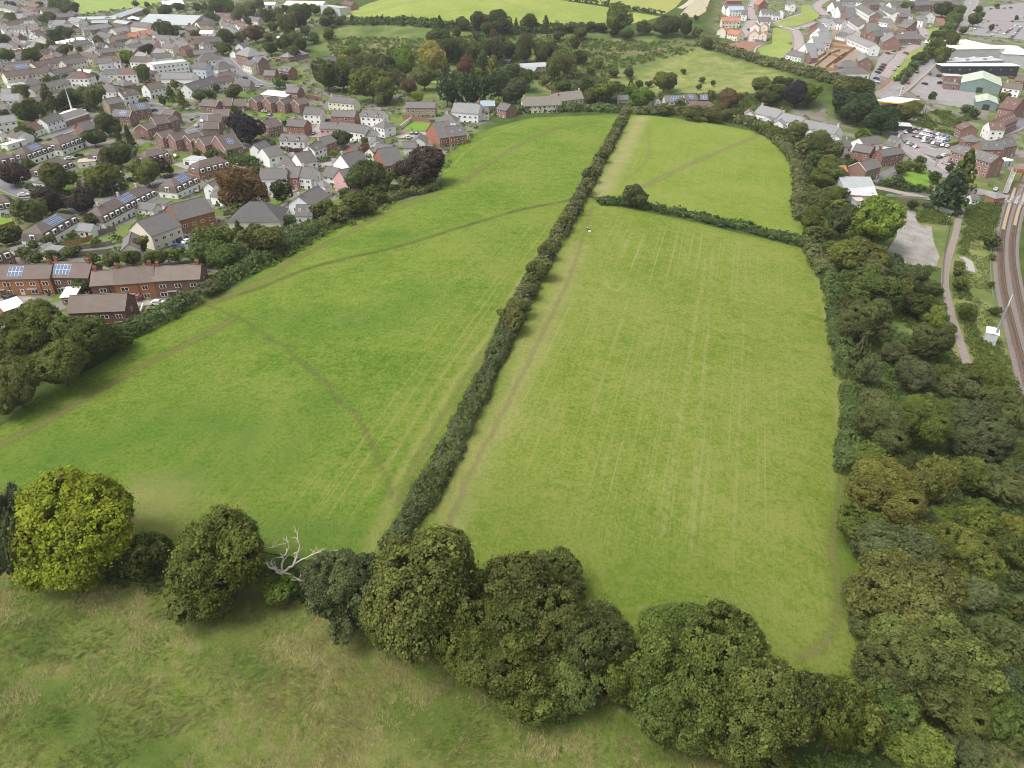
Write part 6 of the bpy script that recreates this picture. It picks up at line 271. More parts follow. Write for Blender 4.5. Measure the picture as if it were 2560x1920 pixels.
FENCES=[
('orange board fence beside the olive tree',1.8,'wood',[(-188.8,254.2),(-186.1,258.7)]),('orange board fence below the solar mansard house',1.8,'wood',[(-156.2,237.8),(-152.2,240.7),(-150.3,245.4)]),('weathered grey fence across the back gardens',1.7,'oldwood',[(-156,230.8),(-147.7,235.4),(-140.5,239.2)]),('long weathered fence behind the brick terrace',1.7,'oldwood',[(-157.9,225.7),(-144.2,228.6),(-136.7,231.3)]),('grey fence behind the longest mansard terrace',1.7,'oldwood',[(-151.6,249.2),(-146.9,255.3)]),
('new timber fence beside the brick solar house',1.8,'wood',[(-139.6,366.3),(-136.2,378.9)]),('curved grey fence round the copper beech',1.8,'oldwood',[(-168.6,403.7),(-158.8,398.4),(-153.8,407.1)]),('long red brick garden wall above the estate',2.4,'rbrick',[(-139.9,506.8),(-125.5,501.2)]),('red brick wall below the stone house',2.2,'rbrick',[(-66.1,452.4),(-58,447.7),(-46.5,436.6)]),('pale rendered wall beside the estate lawn',2.2,'cream',[(-63.4,423.1),(-59.9,446.3)]),('short white rendered wall by the big white house',1.3,'cream',[(-93.2,279.8),(-92.1,287.9)]),
('fence along the orange roofed houses',1.8,'oldwood',[(165.8,687.2),(176.3,683.1),(192.4,675.6),(205.8,664),(213.6,652.6)]),('grey fence beside the estate green',1.8,'oldwood',[(232.7,715.4),(213.9,652.5)]),('timber fence at the estate corner',1.6,'wood',[(188.7,787.5),(198.5,780.6),(188.3,728.2)]),('timber fence behind the curving terrace, nearest stretch',1.8,'wood',[(220,577.5),(240,598.8)]),('timber fence across the terrace gardens, second stretch',1.8,'wood',[(220.7,566.6),(241.7,593.8),(250.4,599)]),
('timber fence across the terrace gardens, third stretch',1.8,'wood',[(224.9,556.7),(240.7,576.7),(251.1,588.6)]),('timber fence at the foot of the terrace gardens',1.8,'wood',[(222.9,552.5),(229.7,542.7)]),('timber fence across the upper terrace gardens',1.8,'wood',[(248.6,621.5),(259.3,599.3)]),('timber fence between two terrace gardens',1.8,'wood',[(240.9,597.9),(242.8,575)]),('timber fence below the white estate row',1.8,'wood',[(258.4,638.2),(264.4,617.8),(271.5,599.1)]),('timber fence beside the grey roofed estate row',1.8,'wood',[(241.5,573.3),(262.5,602.6)]),
('fence among the upper estate gardens',1.8,'oldwood',[(325.1,696.8),(326.3,676.7)]),('short timber fence by the estate hip roof',1.8,'wood',[(233.6,564.9),(242.8,575.3)]),('red timber fence above the concrete pad',1.8,'rbrick',[(171.8,310.2),(177.8,308.2),(183.1,307.8)]),('pale grey panel fence beneath the big conifer',1.8,'palewood',[(183.8,305.1),(190.9,301.6)]),('grey fence beside the car lot garden',1.6,'oldwood',[(239.5,406.7),(245.9,409.3),(254.4,415.8)]),('low wall along the station lane',0.9,'concrete',[(167.6,316.4),(189.6,318.3)]),
('pale wall along the yard below the sheds',1.8,'concrete',[(272.3,497.3),(283.4,495.2),(296.1,482.4)]),('low rail around the petrol station forecourt',0.9,'steel',[(251.4,511.1),(270.6,518.5),(279.3,510.9)]),('thin lineside fence beside the tracks',1.1,'steel',[(200.7,286.3),(186.3,263.1),(175.6,244.1),(163.3,220.2)]),('thin fence along the pink footpath',1.1,'oldwood',[(186.4,294.2),(173.8,273.2),(160.1,248.5),(150.4,230.1)]),('low white wall by the parked white car',0.8,'cream',[(-105.5,182.6),(-106.8,187.4)]),
('low wall along the brick row gardens',0.9,'oldwood',[(-149.2,198.9),(-144.2,197),(-138.2,196.7)]),]

ZONES={'town':[[(-982,1392.7),(-383.5,1251.2),(-184,786.2),(-181,658.7),(-138.7,568.5),(-79.6,533.3),(-43.2,481.7),(-12.9,453.2),(-30.8,303.8),(-91.7,190.3),(-106.6,169.9),(-117.2,155.1),(-143.6,150.9)],[(179.5,712.7),(265.5,1030.2),(883.2,1285.3),(268.5,335.1),(177.3,320.9),(177,385.5),(156.9,468.9),(229.6,485.4),(206.4,593.7)]],'brush':[[(168.7,307.7),(213,304.5),(194.4,275),(159.3,215.3),(142.1,173.2),(138.3,159.2),(113.4,154.8),(113.3,189.7),(133,239.5),(141.6,255.2)],[(-173.3,735.6),(140.6,702.4),(177.1,664.7),(146.7,627.6),(75.3,555.7),(27.5,477.1),(-83.9,496.9),(-114.3,629.3),(-173.2,658.9)],[(106.2,244.8),(120.7,265.7),(152.5,250.4),(137,199.6),(116.6,148.5),(148.3,153.4),(74.3,47.1),(52.6,51.8),(55.7,69.5),(75.4,122.7)]],'dry':[[(186.9,283.6),(199,289.5),(186.3,263.1),(170,234.3),(161.1,215.7),(150.9,194.8),(144.5,177.2),(142.3,183.1),(149.9,207),(157.4,227.5),(169.1,252.2)],[(239.3,440.8),(255.3,471.7),(276.3,480.6),(291.4,473.3),(268.6,443.3),(256.4,429.4)],[(76.7,568),(154.6,668.7),(202.3,580),(186.3,499),(141.7,513.3),(94.7,529.6)],[(172.7,254.7),(192.8,274.6),(152.7,203),(128.6,158.6),(130.8,177)]]}

BRUSH=[
('bramble scrub filling the slope under the hilltop field',[(-166.2,701),(-81.3,674.7),(136.4,676.9),(168.4,660.4),(80.7,603.5),(42.9,486.2),(24.8,552.9),(-38.5,610.9),(-95.4,575.1),(-144.2,629.5)],2.6,1.5,1,'gr'),('undergrowth between the near field and the railway',[(106.4,242.9),(122.8,266.3),(120.4,241.3),(144.6,233.7),(146.3,220.5),(129.1,181.6),(125.7,158.1),(122.1,131.6),(83.8,68.2),(62.7,52.3),(54.8,55),(56.4,69.6),(64.7,94.6),(84,141),(97.8,195.3)],1.25,0.9,0.8,'ug'),
('bramble mass beside the concrete pad',[(171.8,295.6),(179.3,302.9),(187.8,298.2),(183.3,287.7),(174.7,287.8),(167.9,287.3)],0.9,0.8,1.4,'gr'),('bramble mass beside the level crossing',[(200.6,308.8),(213.2,318.4),(221.1,317.4),(208.6,296.9),(198.5,283.6),(191.3,286.2),(193.6,297.2)],0.9,0.8,1.4,'gr'),
('rough vegetation under the foreground trees',[(-102.8,102.5),(-88.8,96.4),(-64.8,87.7),(-44.5,89.9),(-22.3,88.4),(-12,90.7),(-0.5,85.6),(11.6,77.6),(19.2,72.9),(25.4,74.9),(35.6,71),(43.1,67),(55,67.8),(57.8,61.3),(52.1,49.3),(36.5,51),(25.3,56.9),(9.7,63.5),(-7.4,68.7),(-30.2,76.2),(-42.4,82.8),(-58,80.8),(-84.2,86.6),(-95.5,90.8)],1,0.7,0.7,'ug'),('wild grass and bramble behind the car lot',[(240.4,440.9),(256.7,473.6),(275.3,478.6),(290.5,471.5),(268.6,443.3),(256.8,426)],1.6,1.2,1,'gr'),
('tangled scrub at the valley end of the dry slope',[(28.1,553.2),(54.6,591.4),(82,555.1),(70.9,495.2),(86.1,476.7),(64.4,467.6),(30.5,477)],1.8,1.2,1.4,'gd'),('garden greenery below the near field hedge',[(-86.5,211.7),(-105,225.3),(-111.9,239.3),(-103.9,254.4),(-80.7,258),(-66.2,291.3),(-49.3,308.1),(-40,297.6),(-62.7,255.1),(-74.7,223.1),(-82.2,207.5)],1.6,1.1,1.2,'gr'),('scrub along the lane behind the far hedge',[(100.7,527.5),(141.7,513.3),(183.5,489.9),(169.7,463.5),(151.3,459),(114,470.2),(94.9,493.6)],2,1.3,1.2,'gr'),
('rough pale grass beside the railway',[(186.9,283.6),(199,289.5),(186.3,263.1),(170,234.3),(161.1,215.7),(150.9,194.8),(144.5,177.2),(142.3,183.1),(149.9,207),(157.4,227.5),(169.1,252.2)],0.85,0.34,0.3,'pa'),('scrub along the pink footpath',[(195.9,303.7),(206.6,303.3),(208.2,296),(194.4,275),(182.7,272.8),(170,250.5),(156.7,223),(148.5,205.2),(143.3,191.2),(147.3,188.6),(142.1,173.2),(136.5,158.9),(122.2,156.5),(132.3,181.1),(140.1,199.6),(150.1,221.5),(165.1,249.6),(178.4,272)],1,0.8,0.9,'gr'),
('bramble slope below the concrete pad',[(139.9,243.4),(155,243.7),(150.4,230.1),(142.4,211.5),(136.2,195.2),(121.5,191.7),(124.5,214.8)],1.2,0.9,1,'gr'),('rank growth on the station garden edges',[(173.3,346.7),(200,372.3),(212.1,364.5),(210.5,350.7),(193.7,326.8),(183.6,325.6),(171.9,331.9)],2.2,0.9,0.9,'gr'),('garden shrubs scattered between the town houses',[(-982,1392.7),(-383.5,1251.2),(-184,786.2),(-181,658.7),(-138.7,568.5),(-79.6,533.3),(-43.2,481.7),(-12.9,453.2),(-30.8,303.8),(-91.7,190.3),(-106.6,169.9),(-117.2,155.1),(-143.6,150.9)],6,1.5,1.5,'gt'),
('young garden shrubs scattered through the new estate',[(179.5,712.7),(265.5,1030.2),(883.2,1285.3),(268.5,335.1),(177.3,320.9),(177,385.5),(156.9,468.9),(229.6,485.4),(206.4,593.7)],13,1.2,1.2,'gt'),]

TRACKS=[
[(241,340.5),(220.9,311.1),(204.9,287),(195.5,271.9),(185.8,255.1),(175.2,235.1),(166.1,216.6),(158,199.7),(147.6,177.8),(139,159.3)],[(247,341),(226.1,311.9),(210,287.9),(200.4,272.7),(190.7,255.8),(181.4,237.8),(172.1,219.3),(163.7,202.2),(152.8,179.9)],]

RAILEND=[
(235.17,335.47),(244.82,345.51),(260.17,364.01),(277.79,384.65),]

SP={'cabinet':(145.13,190.87,-13.46),'mast':(145.33,189.42,-13.52),'crossing':[(225.73,320.56,-14.75),(233.16,317.96,-15.27),(240.33,328.5,-15.05),(233.3,329.62,-14.7)],'bridge':[(243.57,349.44,-13.97),(251.12,346.06,-14.4)],'stairs':[(242.79,350.74,-13.87),(230.75,333.67,-14.34)],'dead':(-37.7,82.13,0.41),'person':(27.02,247.36,0.11),'case':(27.83,246.24,0.09),'canopy':[(226.67,475.6,-1.17),(240.17,468.17,-2.98),(258.53,479.62,-3.03),(243.38,487.88,-0.65)],'totem':(257.63,504.22,-5.05),'posts':[(-508.46,969.22,1.76),(-504.8,969.19,1.76)],'scaffold':[(-106.31,193.94,0.04),(-99.87,195.62,0.06)],'spire':(-249.8,427.56,3.07),'church':[(-255.3,404.94,1.64),(-245.87,400.69,1.27),(-240.41,426.61,1.39)],'super':[[(328.44,586.74,13.19),(370.91,591.49,9.83),46],[(366.36,582.95,9.76),(385.63,577.6,8.31),46],[(315.56,562.54,7.97),(359.2,569.27,5.35),14],[(306.37,552.39,7.1),(361.04,552.34,4.25),9]]}


# ---------------------------------------------------------------- terrain height: thin plate through surveyed spots
CT = np.array(CTRL, float)
CP = CT[:, :2] / 100.0
def _U(r2):
    return 0.5 * r2 * np.log(r2 + 1e-9)
def _fit():
    n = len(CP)
    M = np.zeros((n + 3, n + 3))
    M[:n, :n] = _U(((CP[:, None] - CP[None]) ** 2).sum(-1)) + 0.02 * np.eye(n)
    M[:n, n] = 1
    M[:n, n + 1:] = CP
    M[n, :n] = 1
    M[n + 1:, :n] = CP.T
    b = np.zeros(n + 3)
    b[:n] = CT[:, 2]
    return np.linalg.solve(M, b)
TW = _fit()
def terr(x, y):
    q = np.stack([np.ravel(np.asarray(x, float)), np.ravel(np.asarray(y, float))], 1) / 100.0
    out = np.empty(len(q))
    n = len(CP)
    for i in range(0, len(q), 20000):
        s = q[i:i + 20000]
        out[i:i + 20000] = _U(((s[:, None] - CP[None]) ** 2).sum(-1)) @ TW[:n] + TW[n] + s @ TW[n + 1:]
    return out.reshape(np.shape(x))
def tz(x, y):
    return float(terr(np.array([x]), np.array([y]))[0])

rng = np.random.default_rng(11)
pr = random.Random(7)

ORD = ['', 'second', 'third', 'fourth', 'fifth', 'sixth', 'seventh', 'eighth', 'ninth', 'tenth', 'eleventh', 'twelfth', 'thirteenth', 'fourteenth', 'fifteenth', 'sixteenth', 'seventeenth', 'eighteenth', 'nineteenth', 'twentieth']
def label_of(lt):
    """words for one thing: its look, its place in the row from the left, where it stands"""
    d, z, i, n = lt
    if n == 1:
        return f'{LDESC[d]} {LZONE[z]}'.strip()
    if i == 0:
        o_ = 'leftmost'
    elif i == n - 1:
        o_ = 'rightmost'
    elif i < n / 2:
        o_ = ORD[i] + ' from left'
    else:
        o_ = ORD[n - 1 - i] + ' from right'
    return f'{LDESC[d]}, {o_} {LZONE[z]}'
def smooth_line(pts, step):
    """a smooth line through the given spots"""
    q = np.array(pts, float)
    if len(q) == 2:
        m = max(2, int(np.linalg.norm(q[1] - q[0]) / step) + 1)
        return [tuple(q[0] + (q[1] - q[0]) * t) for t in np.linspace(0, 1, m)]
    e = np.vstack([2 * q[0] - q[1], q, 2 * q[-1] - q[-2]])
    res = []
    for i in range(len(q) - 1):
        a, b, c, d = e[i:i + 4]
        m = max(1, int(np.linalg.norm(c - b) / step))
        for k in range(m):
            t = k / m
            res.append(tuple(.5 * (2 * b + (c - a) * t + (2 * a - 5 * b + 4 * c - d) * t * t + (-a + 3 * b - 3 * c + d) * t ** 3)))
    res.append(tuple(q[-1]))
    return res
HEDGES = [(a, b, c, d, smooth_line(p, 3.0)) for a, b, c, d, p in HEDGES]
WEAR = [(a, smooth_line(p, 3.0), c, d, e) for a, p, c, d, e in WEAR]
ROADS = [(a, b, c, smooth_line(p, 4.0)) for a, b, c, p in ROADS]
FENCES = [(a, b, c, smooth_line(p, 3.0)) for a, b, c, p in FENCES]
TRACKS = [smooth_line(p, 3.0) for p in TRACKS]
TREE_KIND = {'B': ('broadleaf_tree', 'tree'), 'S': ('shrub', 'shrub'), 'K': ('conifer_tree', 'conifer'), 'E': ('beech_tree', 'tree'), 'L': ('leylandii_tree', 'conifer'), 'C': ('columnar_tree', 'tree')}  # shrub also takes in low broadleaf trees, sorted by height alone

# ---------------------------------------------------------------- mesh helpers
def mesh_np(name, V, Fc, mat=None, attrs=None, smooth=False):
    """V (n,3); Fc (m,k) array of vertex indices."""
    V = np.asarray(V, np.float32)
    Fc = np.asarray(Fc, np.int32)
    me = bpy.data.meshes.new(name)
    m, k = Fc.shape
    me.vertices.add(len(V))
    me.vertices.foreach_set('co', V.ravel())
    me.loops.add(m * k)
    me.loops.foreach_set('vertex_index', Fc.ravel())
    me.polygons.add(m)
    me.polygons.foreach_set('loop_start', np.arange(0, m * k, k, dtype=np.int32))
    me.polygons.foreach_set('loop_total', np.full(m, k, np.int32))
    if attrs:
        for an, (dom, val) in attrs.items():
            a = me.attributes.new(an, 'FLOAT', dom)
            a.data.foreach_set('value', np.asarray(val, np.float32))
    me.update(calc_edges=True)
    if smooth:
        me.polygons.foreach_set('use_smooth', np.ones(m, bool))
    if mat:
        me.materials.append(mat)
    return me

class MB:
    """collects polygons, then becomes one mesh"""
    def __init__(s):
        s.v = []
        s.f = []
        s.m = []
        s.mi = 0
    def poly(s, pts):
        i = len(s.v)
        s.v.extend([tuple(p) for p in pts])
        s.f.append(tuple(range(i, i + len(pts))))
        s.m.append(s.mi)
    def box(s, x0, x1, y0, y1, z0, z1):
        i = len(s.v)
        s.v += [(x0, y0, z0), (x1, y0, z0), (x1, y1, z0), (x0, y1, z0), (x0, y0, z1), (x1, y0, z1), (x1, y1, z1), (x0, y1, z1)]
        for f in ((0, 3, 2, 1), (4, 5, 6, 7), (0, 1, 5, 4), (1, 2, 6, 5), (2, 3, 7, 6), (3, 0, 4, 7)):
            s.f.append(tuple(i + k for k in f))
            s.m.append(s.mi)
    def slab(s, pts, t):
        """a flat polygon given thickness t downwards"""
        n = len(pts)
        lo = [(p[0], p[1], p[2] - t) for p in pts]
        s.poly(pts)
        s.poly(lo[::-1])
        for k in range(n):
            a, b = pts[k], pts[(k + 1) % n]
            s.poly([lo[k], lo[(k + 1) % n], b, a])
    def tube(s, pts, rad, n=6):
        pts = [Vector(p) for p in pts]
        if not hasattr(rad, '__len__'):
            rad = [rad] * len(pts)
        base = len(s.v)
        for k, p in enumerate(pts):
            d = (pts[min(k + 1, len(pts) - 1)] - pts[max(k - 1, 0)])
            d = d.normalized() if d.length > 1e-6 else Vector((0, 0, 1))
            a = d.cross(Vector((0, 1, 0)) if abs(d.y) < .9 else Vector((1, 0, 0))).normalized()
            b = d.cross(a)
            for j in range(n):
                t = 2 * math.pi * j / n
                s.v.append(tuple(p + (a * math.cos(t) + b * math.sin(t)) * rad[k]))
        for k in range(len(pts) - 1):
            for j in range(n):
                q = base + k * n
                s.f.append((q + j, q + (j + 1) % n, q + n + (j + 1) % n, q + n + j))
                s.m.append(s.mi)
        s.f.append(tuple(base + j for j in range(n))[::-1])
        s.m.append(s.mi)
        e = base + (len(pts) - 1) * n
        s.f.append(tuple(e + j for j in range(n)))
        s.m.append(s.mi)
    def mesh(s, name, *mats):
        me = bpy.data.meshes.new(name)
        me.from_pydata(s.v, [], s.f)
        for m in mats:
            me.materials.append(m)
        if len(mats) > 1:
            me.polygons.foreach_set('material_index', s.m)
        me.update()
        return me

def obj(name, me, parent=None, loc=(0, 0, 0), rotz=0, scale=None, color=None):
    o = bpy.data.objects.new(name, me)
    col.objects.link(o)
    o.location = loc
    if rotz:
        o.rotation_euler = (0, 0, rotz)
    if scale:
        o.scale = scale
    if color:
        o.color = (*color, 1)
    if parent:
        o.parent = parent
    return o
def thing(name, label, cat, loc=(0, 0, 0), rotz=0, group=None, me=None, color=None):
    o = obj(name, me, None, loc, rotz, None, color)
    o['label'] = label
    o['category'] = cat
    if group:
        o['group'] = group
    return o

# ---------------------------------------------------------------- materials
def mat(name, rough=.8, spec=.2):
    m = bpy.data.materials.new(name)
    m.use_nodes = True
    b = m.node_tree.nodes['Principled BSDF']
    b.inputs['Roughness'].default_value = rough
    b.inputs['Specular IOR Level'].default_value = spec
    return m, m.node_tree.nodes, m.node_tree.links, b
def N(nt, kind, **kw):
    n = nt.new(kind)
    for k, v in kw.items():
        if k.startswith('_'):
            setattr(n, k[1:], v)
        else:
            n.inputs[k].default_value = v
    return n
def ramp(nt, stops):
    r = nt.new('ShaderNodeValToRGB')
    e = r.color_ramp.elements
    e[0].position, e[0].color = stops[0][0], (*stops[0][1], 1)
    e[1].position, e[1].color = stops[-1][0], (*stops[-1][1], 1)
    for p, c in stops[1:-1]:
        x = e.new(p)
        x.color = (*c, 1)
    return r
def mix(nt, lk, fac, a, b, mode='MIX'):
    n = nt.new('ShaderNodeMix')
    n.data_type = 'RGBA'
    n.blend_type = mode
    for i, v in ((0, fac), (6, a), (7, b)):
        if isinstance(v, (int, float)):
            n.inputs[i].default_value = v
        elif isinstance(v, tuple):
            n.inputs[i].default_value = (*v, 1)
        else:
            lk.new(v, n.inputs[i])
    return n.outputs[2]
def math_(nt, lk, op, a, b=0.0, clamp=False):
    n = nt.new('ShaderNodeMath')
    n.operation = op
    n.use_clamp = clamp
    for i, v in ((0, a), (1, b)):
        if isinstance(v, (int, float)):
            n.inputs[i].default_value = v
        else:
            lk.new(v, n.inputs[i])
    return n.outputs[0]
def noise(nt, lk, vec, scale, detail=3, rough=.55, dist=0.0):
    n = N(nt, 'ShaderNodeTexNoise', Scale=scale, Detail=detail, Roughness=rough, Distortion=dist)
    if vec is not None:
        lk.new(vec, n.inputs['Vector'])
    return n.outputs['Fac']
def bump(nt, lk, b, h, strength, dist):
    n = N(nt, 'ShaderNodeBump', Strength=strength, Distance=dist)
    lk.new(h, n.inputs['Height'])
    lk.new(n.outputs[0], b.inputs['Normal'])
def stretch(nt, lk, vec, s, rotz=0.0):
    if rotz:
        v = nt.new('ShaderNodeVectorRotate')
        v.rotation_type = 'Z_AXIS'
        v.inputs['Angle'].default_value = rotz
        lk.new(vec, v.inputs['Vector'])
        vec = v.outputs[0]
    m = nt.new('ShaderNodeMapping')
    m.inputs['Scale'].default_value = s
    lk.new(vec, m.inputs['Vector'])
    return m.outputs[0]

def leaf_material():
    m, nt, lk, b = mat('leaf', .65, .12)
    oi = nt.new('ShaderNodeObjectInfo')
    at = nt.new('ShaderNodeAttribute')
    at.attribute_name = 'v'
    tc = nt.new('ShaderNodeTexCoord')
    n1 = noise(nt, lk, tc.outputs['Object'], 2.2, 2)
    hs = nt.new('ShaderNodeHueSaturation')
    lk.new(oi.outputs['Color'], hs.inputs['Color'])
    # hue drifts a little from clump to clump, value from leaf to leaf
    hue = math_(nt, lk, 'ADD', math_(nt, lk, 'MULTIPLY', n1, -.07), .535)
    lk.new(hue, hs.inputs['Hue'])
    val = math_(nt, lk, 'ADD', math_(nt, lk, 'MULTIPLY', at.outputs['Fac'], 1.1), .45)
    lk.new(val, hs.inputs['Value'])
    lk.new(hs.outputs[0], b.inputs['Base Color'])
    tr = nt.new('ShaderNodeBsdfTranslucent')
    lk.new(hs.outputs[0], tr.inputs['Color'])
    mx = nt.new('ShaderNodeMixShader')
    mx.inputs[0].default_value = .3
    out = nt['Material Output']
    lk.new(b.outputs[0], mx.inputs[1])
    lk.new(tr.outputs[0], mx.inputs[2])
    lk.new(mx.outputs[0], out.inputs['Surface'])
    return m
LEAF = leaf_material()

def simple(name, c, rough=.8, var=.25, scale=.6, bumpk=0.0, spec=.2, c2=None, metal=0.0):
    m, nt, lk, b = mat(name, rough, spec)
    g = nt.new('ShaderNodeNewGeometry')
    n1 = noise(nt, lk, g.outputs['Position'], scale, 6, .6)
    n2 = noise(nt, lk, g.outputs['Position'], scale * 9, 3)
    f = math_(nt, lk, 'ADD', math_(nt, lk, 'MULTIPLY', n1, .7), math_(nt, lk, 'MULTIPLY', n2, .3))
    lo = tuple(x * (1 - var) for x in c)
    hi = c2 if c2 else tuple(min(1, x * (1 + var)) for x in c)
    r = ramp(nt, [(.3, lo), (.68, hi)])
    lk.new(f, r.inputs[0])
    lk.new(r.outputs[0], b.inputs['Base Color'])
    b.inputs['Metallic'].default_value = metal
    if bumpk:
        bump(nt, lk, b, n2, bumpk, .1)
    return m
BARK = simple('bark', (.09, .075, .06), .9, .3, 2)
TARMAC = simple('tarmac', (.16, .155, .165), .9, .16, .4)
TARPALE = simple('tarmac_worn', (.25, .235, .23), .9, .15, .3)
PINK = simple('red_aggregate_paving', (.31, .26, .245), .9, .16, .4)
PINKPATH = simple('red_sand_path', (.235, .195, .172), .95, .18, .8)
CONC = simple('concrete', (.33, .31, .28), .9, .28, .35, c2=(.42, .40, .37))
STONEP = simple('pale_stone_track', (.42, .38, .31), .95, .2, .5)
REDSOIL = simple('red_soil', (.23, .13, .09), .95, .3, .4)
BALLAST = simple('ballast', (.18, .155, .14), .95, .35, 2.0, .4)
STUBBLE = simple('stubble', (.36, .32, .22), .95, .2, .25)
WOODP = simple('crossing_board', (.33, .27, .18), .9, .2, 1.5)
FRAME = simple('white_upvc', (.78, .78, .77), .45, .05, 1, spec=.4)
WHITEP = simple('white_paint', (.78, .78, .76), .6, .06, .5)
STEEL = simple('galvanised_steel', (.36, .37, .38), .5, .12, 1, spec=.5, metal=.4)
RAILM = simple('rail_steel', (.24, .15, .10), .5, .3, 2, spec=.5, metal=.3)
SLEEPER = simple('sleeper', (.13, .095, .07), .9, .3, 2)
RUBBER = simple('tyre_rubber', (.02, .02, .02), .8, .2, 3)
DEADW = simple('bleached_wood', (.52, .45, .39), .85, .2, 2)
SKIN = simple('skin', (.45, .28, .2), .6, .05, 3)

def lawn_mat(name, c1, c2, sc=.12):
    m, nt, lk, b = mat(name, .95, .05)
    g = nt.new('ShaderNodeNewGeometry')
    n1 = noise(nt, lk, g.outputs['Position'], sc, 5, .65)
    n2 = noise(nt, lk, g.outputs['Position'], sc * 14, 3, .7)
    f = math_(nt, lk, 'ADD', math_(nt, lk, 'MULTIPLY', n1, .65), math_(nt, lk, 'MULTIPLY', n2, .35))
    r = ramp(nt, [(.33, c1), (.66, c2)])
    lk.new(f, r.inputs[0])
    lk.new(r.outputs[0], b.inputs['Base Color'])
    bump(nt, lk, b, n2, .5, .15)
    return m
SHEETM = {
    'hillfield': lawn_mat('hill_pasture', (.155, .215, .045), (.30, .33, .09), .02),
    'hillfield2': lawn_mat('hill_pasture_pale', (.23, .255, .07), (.30, .31, .10), .03),
    'playing': lawn_mat('playing_field_turf', (.19, .27, .06), (.26, .32, .09), .03),
    'lawn': lawn_mat('lawn_turf', (.10, .19, .025), (.19, .28, .05), .15),
    'lawn2': lawn_mat('estate_turf', (.17, .23, .05), (.27, .30, .10), .06),
    'drygrass': lawn_mat('dry_rough_grass', (.17, .20, .05), (.33, .30, .13), .12),
    'plot': simple('bare_garden_soil', (.24, .185, .135), .95, .3, .5),
    'stubble': STUBBLE, 'redsoil': REDSOIL, 'concrete': CONC, 'tarmacpale': TARPALE, 'tarmac': TARMAC,
    'pinkpave': PINK, 'pinkpath': PINKPATH, 'palestone': STONEP}

def concrete_pad():
    m, nt, lk, b = mat('cracked_concrete', .9, .15)
    g = nt.new('ShaderNodeNewGeometry')
    p = g.outputs['Position']
    v = N(nt, 'ShaderNodeTexVoronoi', Scale=.10, _feature='DISTANCE_TO_EDGE')
    d = noise(nt, lk, p, .5, 4)
    ad = nt.new('ShaderNodeVectorMath')
    ad.operation = 'ADD'
    sc = nt.new('ShaderNodeVectorMath')
    sc.operation = 'SCALE'
    sc.inputs[0].default_value = (3, 3, 0)
    lk.new(d, sc.inputs['Scale'])
    lk.new(p, ad.inputs[0])
    lk.new(sc.outputs[0], ad.inputs[1])
    lk.new(ad.outputs[0], v.inputs['Vector'])
    crack = math_(nt, lk, 'LESS_THAN', v.outputs['Distance'], .010)
    n1 = noise(nt, lk, p, .18, 6, .6)
    r = ramp(nt, [(.3, (.20, .185, .165)), (.62, (.31, .295, .27))])
    lk.new(n1, r.inputs[0])
    lk.new(mix(nt, lk, math_(nt, lk, 'MULTIPLY', crack, .6), r.outputs[0], (.13, .14, .08)), b.inputs['Base Color'])
    return m
SHEETM['pad'] = concrete_pad()

def field_mat(name, ang, c_dk, c_md, c_lt, dry, soil, lush):
    m, nt, lk, b = mat(name, .95, .04)
    g = nt.new('ShaderNodeNewGeometry')
    p = g.outputs['Position']
    big = noise(nt, lk, p, .03, 4, .6)
    med = noise(nt, lk, p, .3, 6, .7)
    streak = noise(nt, lk, stretch(nt, lk, p, (.95, .007, 0), ang), 1.0, 4, .7)
    fine = noise(nt, lk, stretch(nt, lk, p, (3.2, 1.3, 1), ang), 1.0, 6, .8)
    tuft = noise(nt, lk, p, 1.15, 3, .7)
    f = math_(nt, lk, 'ADD', math_(nt, lk, 'MULTIPLY', big, .24), math_(nt, lk, 'MULTIPLY', med, .26))
    f = math_(nt, lk, 'ADD', f, math_(nt, lk, 'MULTIPLY', fine, .20))
    f = math_(nt, lk, 'ADD', f, math_(nt, lk, 'MULTIPLY', tuft, .34))
    r = ramp(nt, [(.43, c_dk), (.5, c_md), (.57, c_lt)])
    lk.new(f, r.inputs[0])
    c = r.outputs[0]
    def A(n):
        a = nt.new('ShaderNodeAttribute')
        a.attribute_name = n
        return a.outputs['Fac']
    # old mowing lines and dry wheelings
    sf = math_(nt, lk, 'MULTIPLY', math_(nt, lk, 'SUBTRACT', streak, .52, True), 4.5, True)
    sf = math_(nt, lk, 'MULTIPLY', sf, math_(nt, lk, 'ADD', .35, fine, True))
    sf = math_(nt, lk, 'MULTIPLY', sf, A('streak'))
    c = mix(nt, lk, sf, c, dry)
    c = mix(nt, lk, math_(nt, lk, 'MULTIPLY', A('lush'), math_(nt, lk, 'ADD', .3, med, True), True), c, lush)
    c = mix(nt, lk, math_(nt, lk, 'MULTIPLY', A('dry'), math_(nt, lk, 'ADD', .25, fine, True), True), c, dry)
    c = mix(nt, lk, math_(nt, lk, 'MULTIPLY', A('worn'), math_(nt, lk, 'ADD', .35, med, True), True), c, (.082, .092, .028))
    c = mix(nt, lk, math_(nt, lk, 'MULTIPLY', A('wear'), math_(nt, lk, 'ADD', .3, fine, True), True), c, soil)
    # flower heads and dung, a few specks
    w = noise(nt, lk, p, 1.7, 1)
    c = mix(nt, lk, math_(nt, lk, 'MULTIPLY', math_(nt, lk, 'GREATER_THAN', w, .80), .6), c, (.45, .43, .3))
    lk.new(c, b.inputs['Base Color'])
    bump(nt, lk, b, math_(nt, lk, 'ADD', fine, tuft), 1.0, .4)
    return m

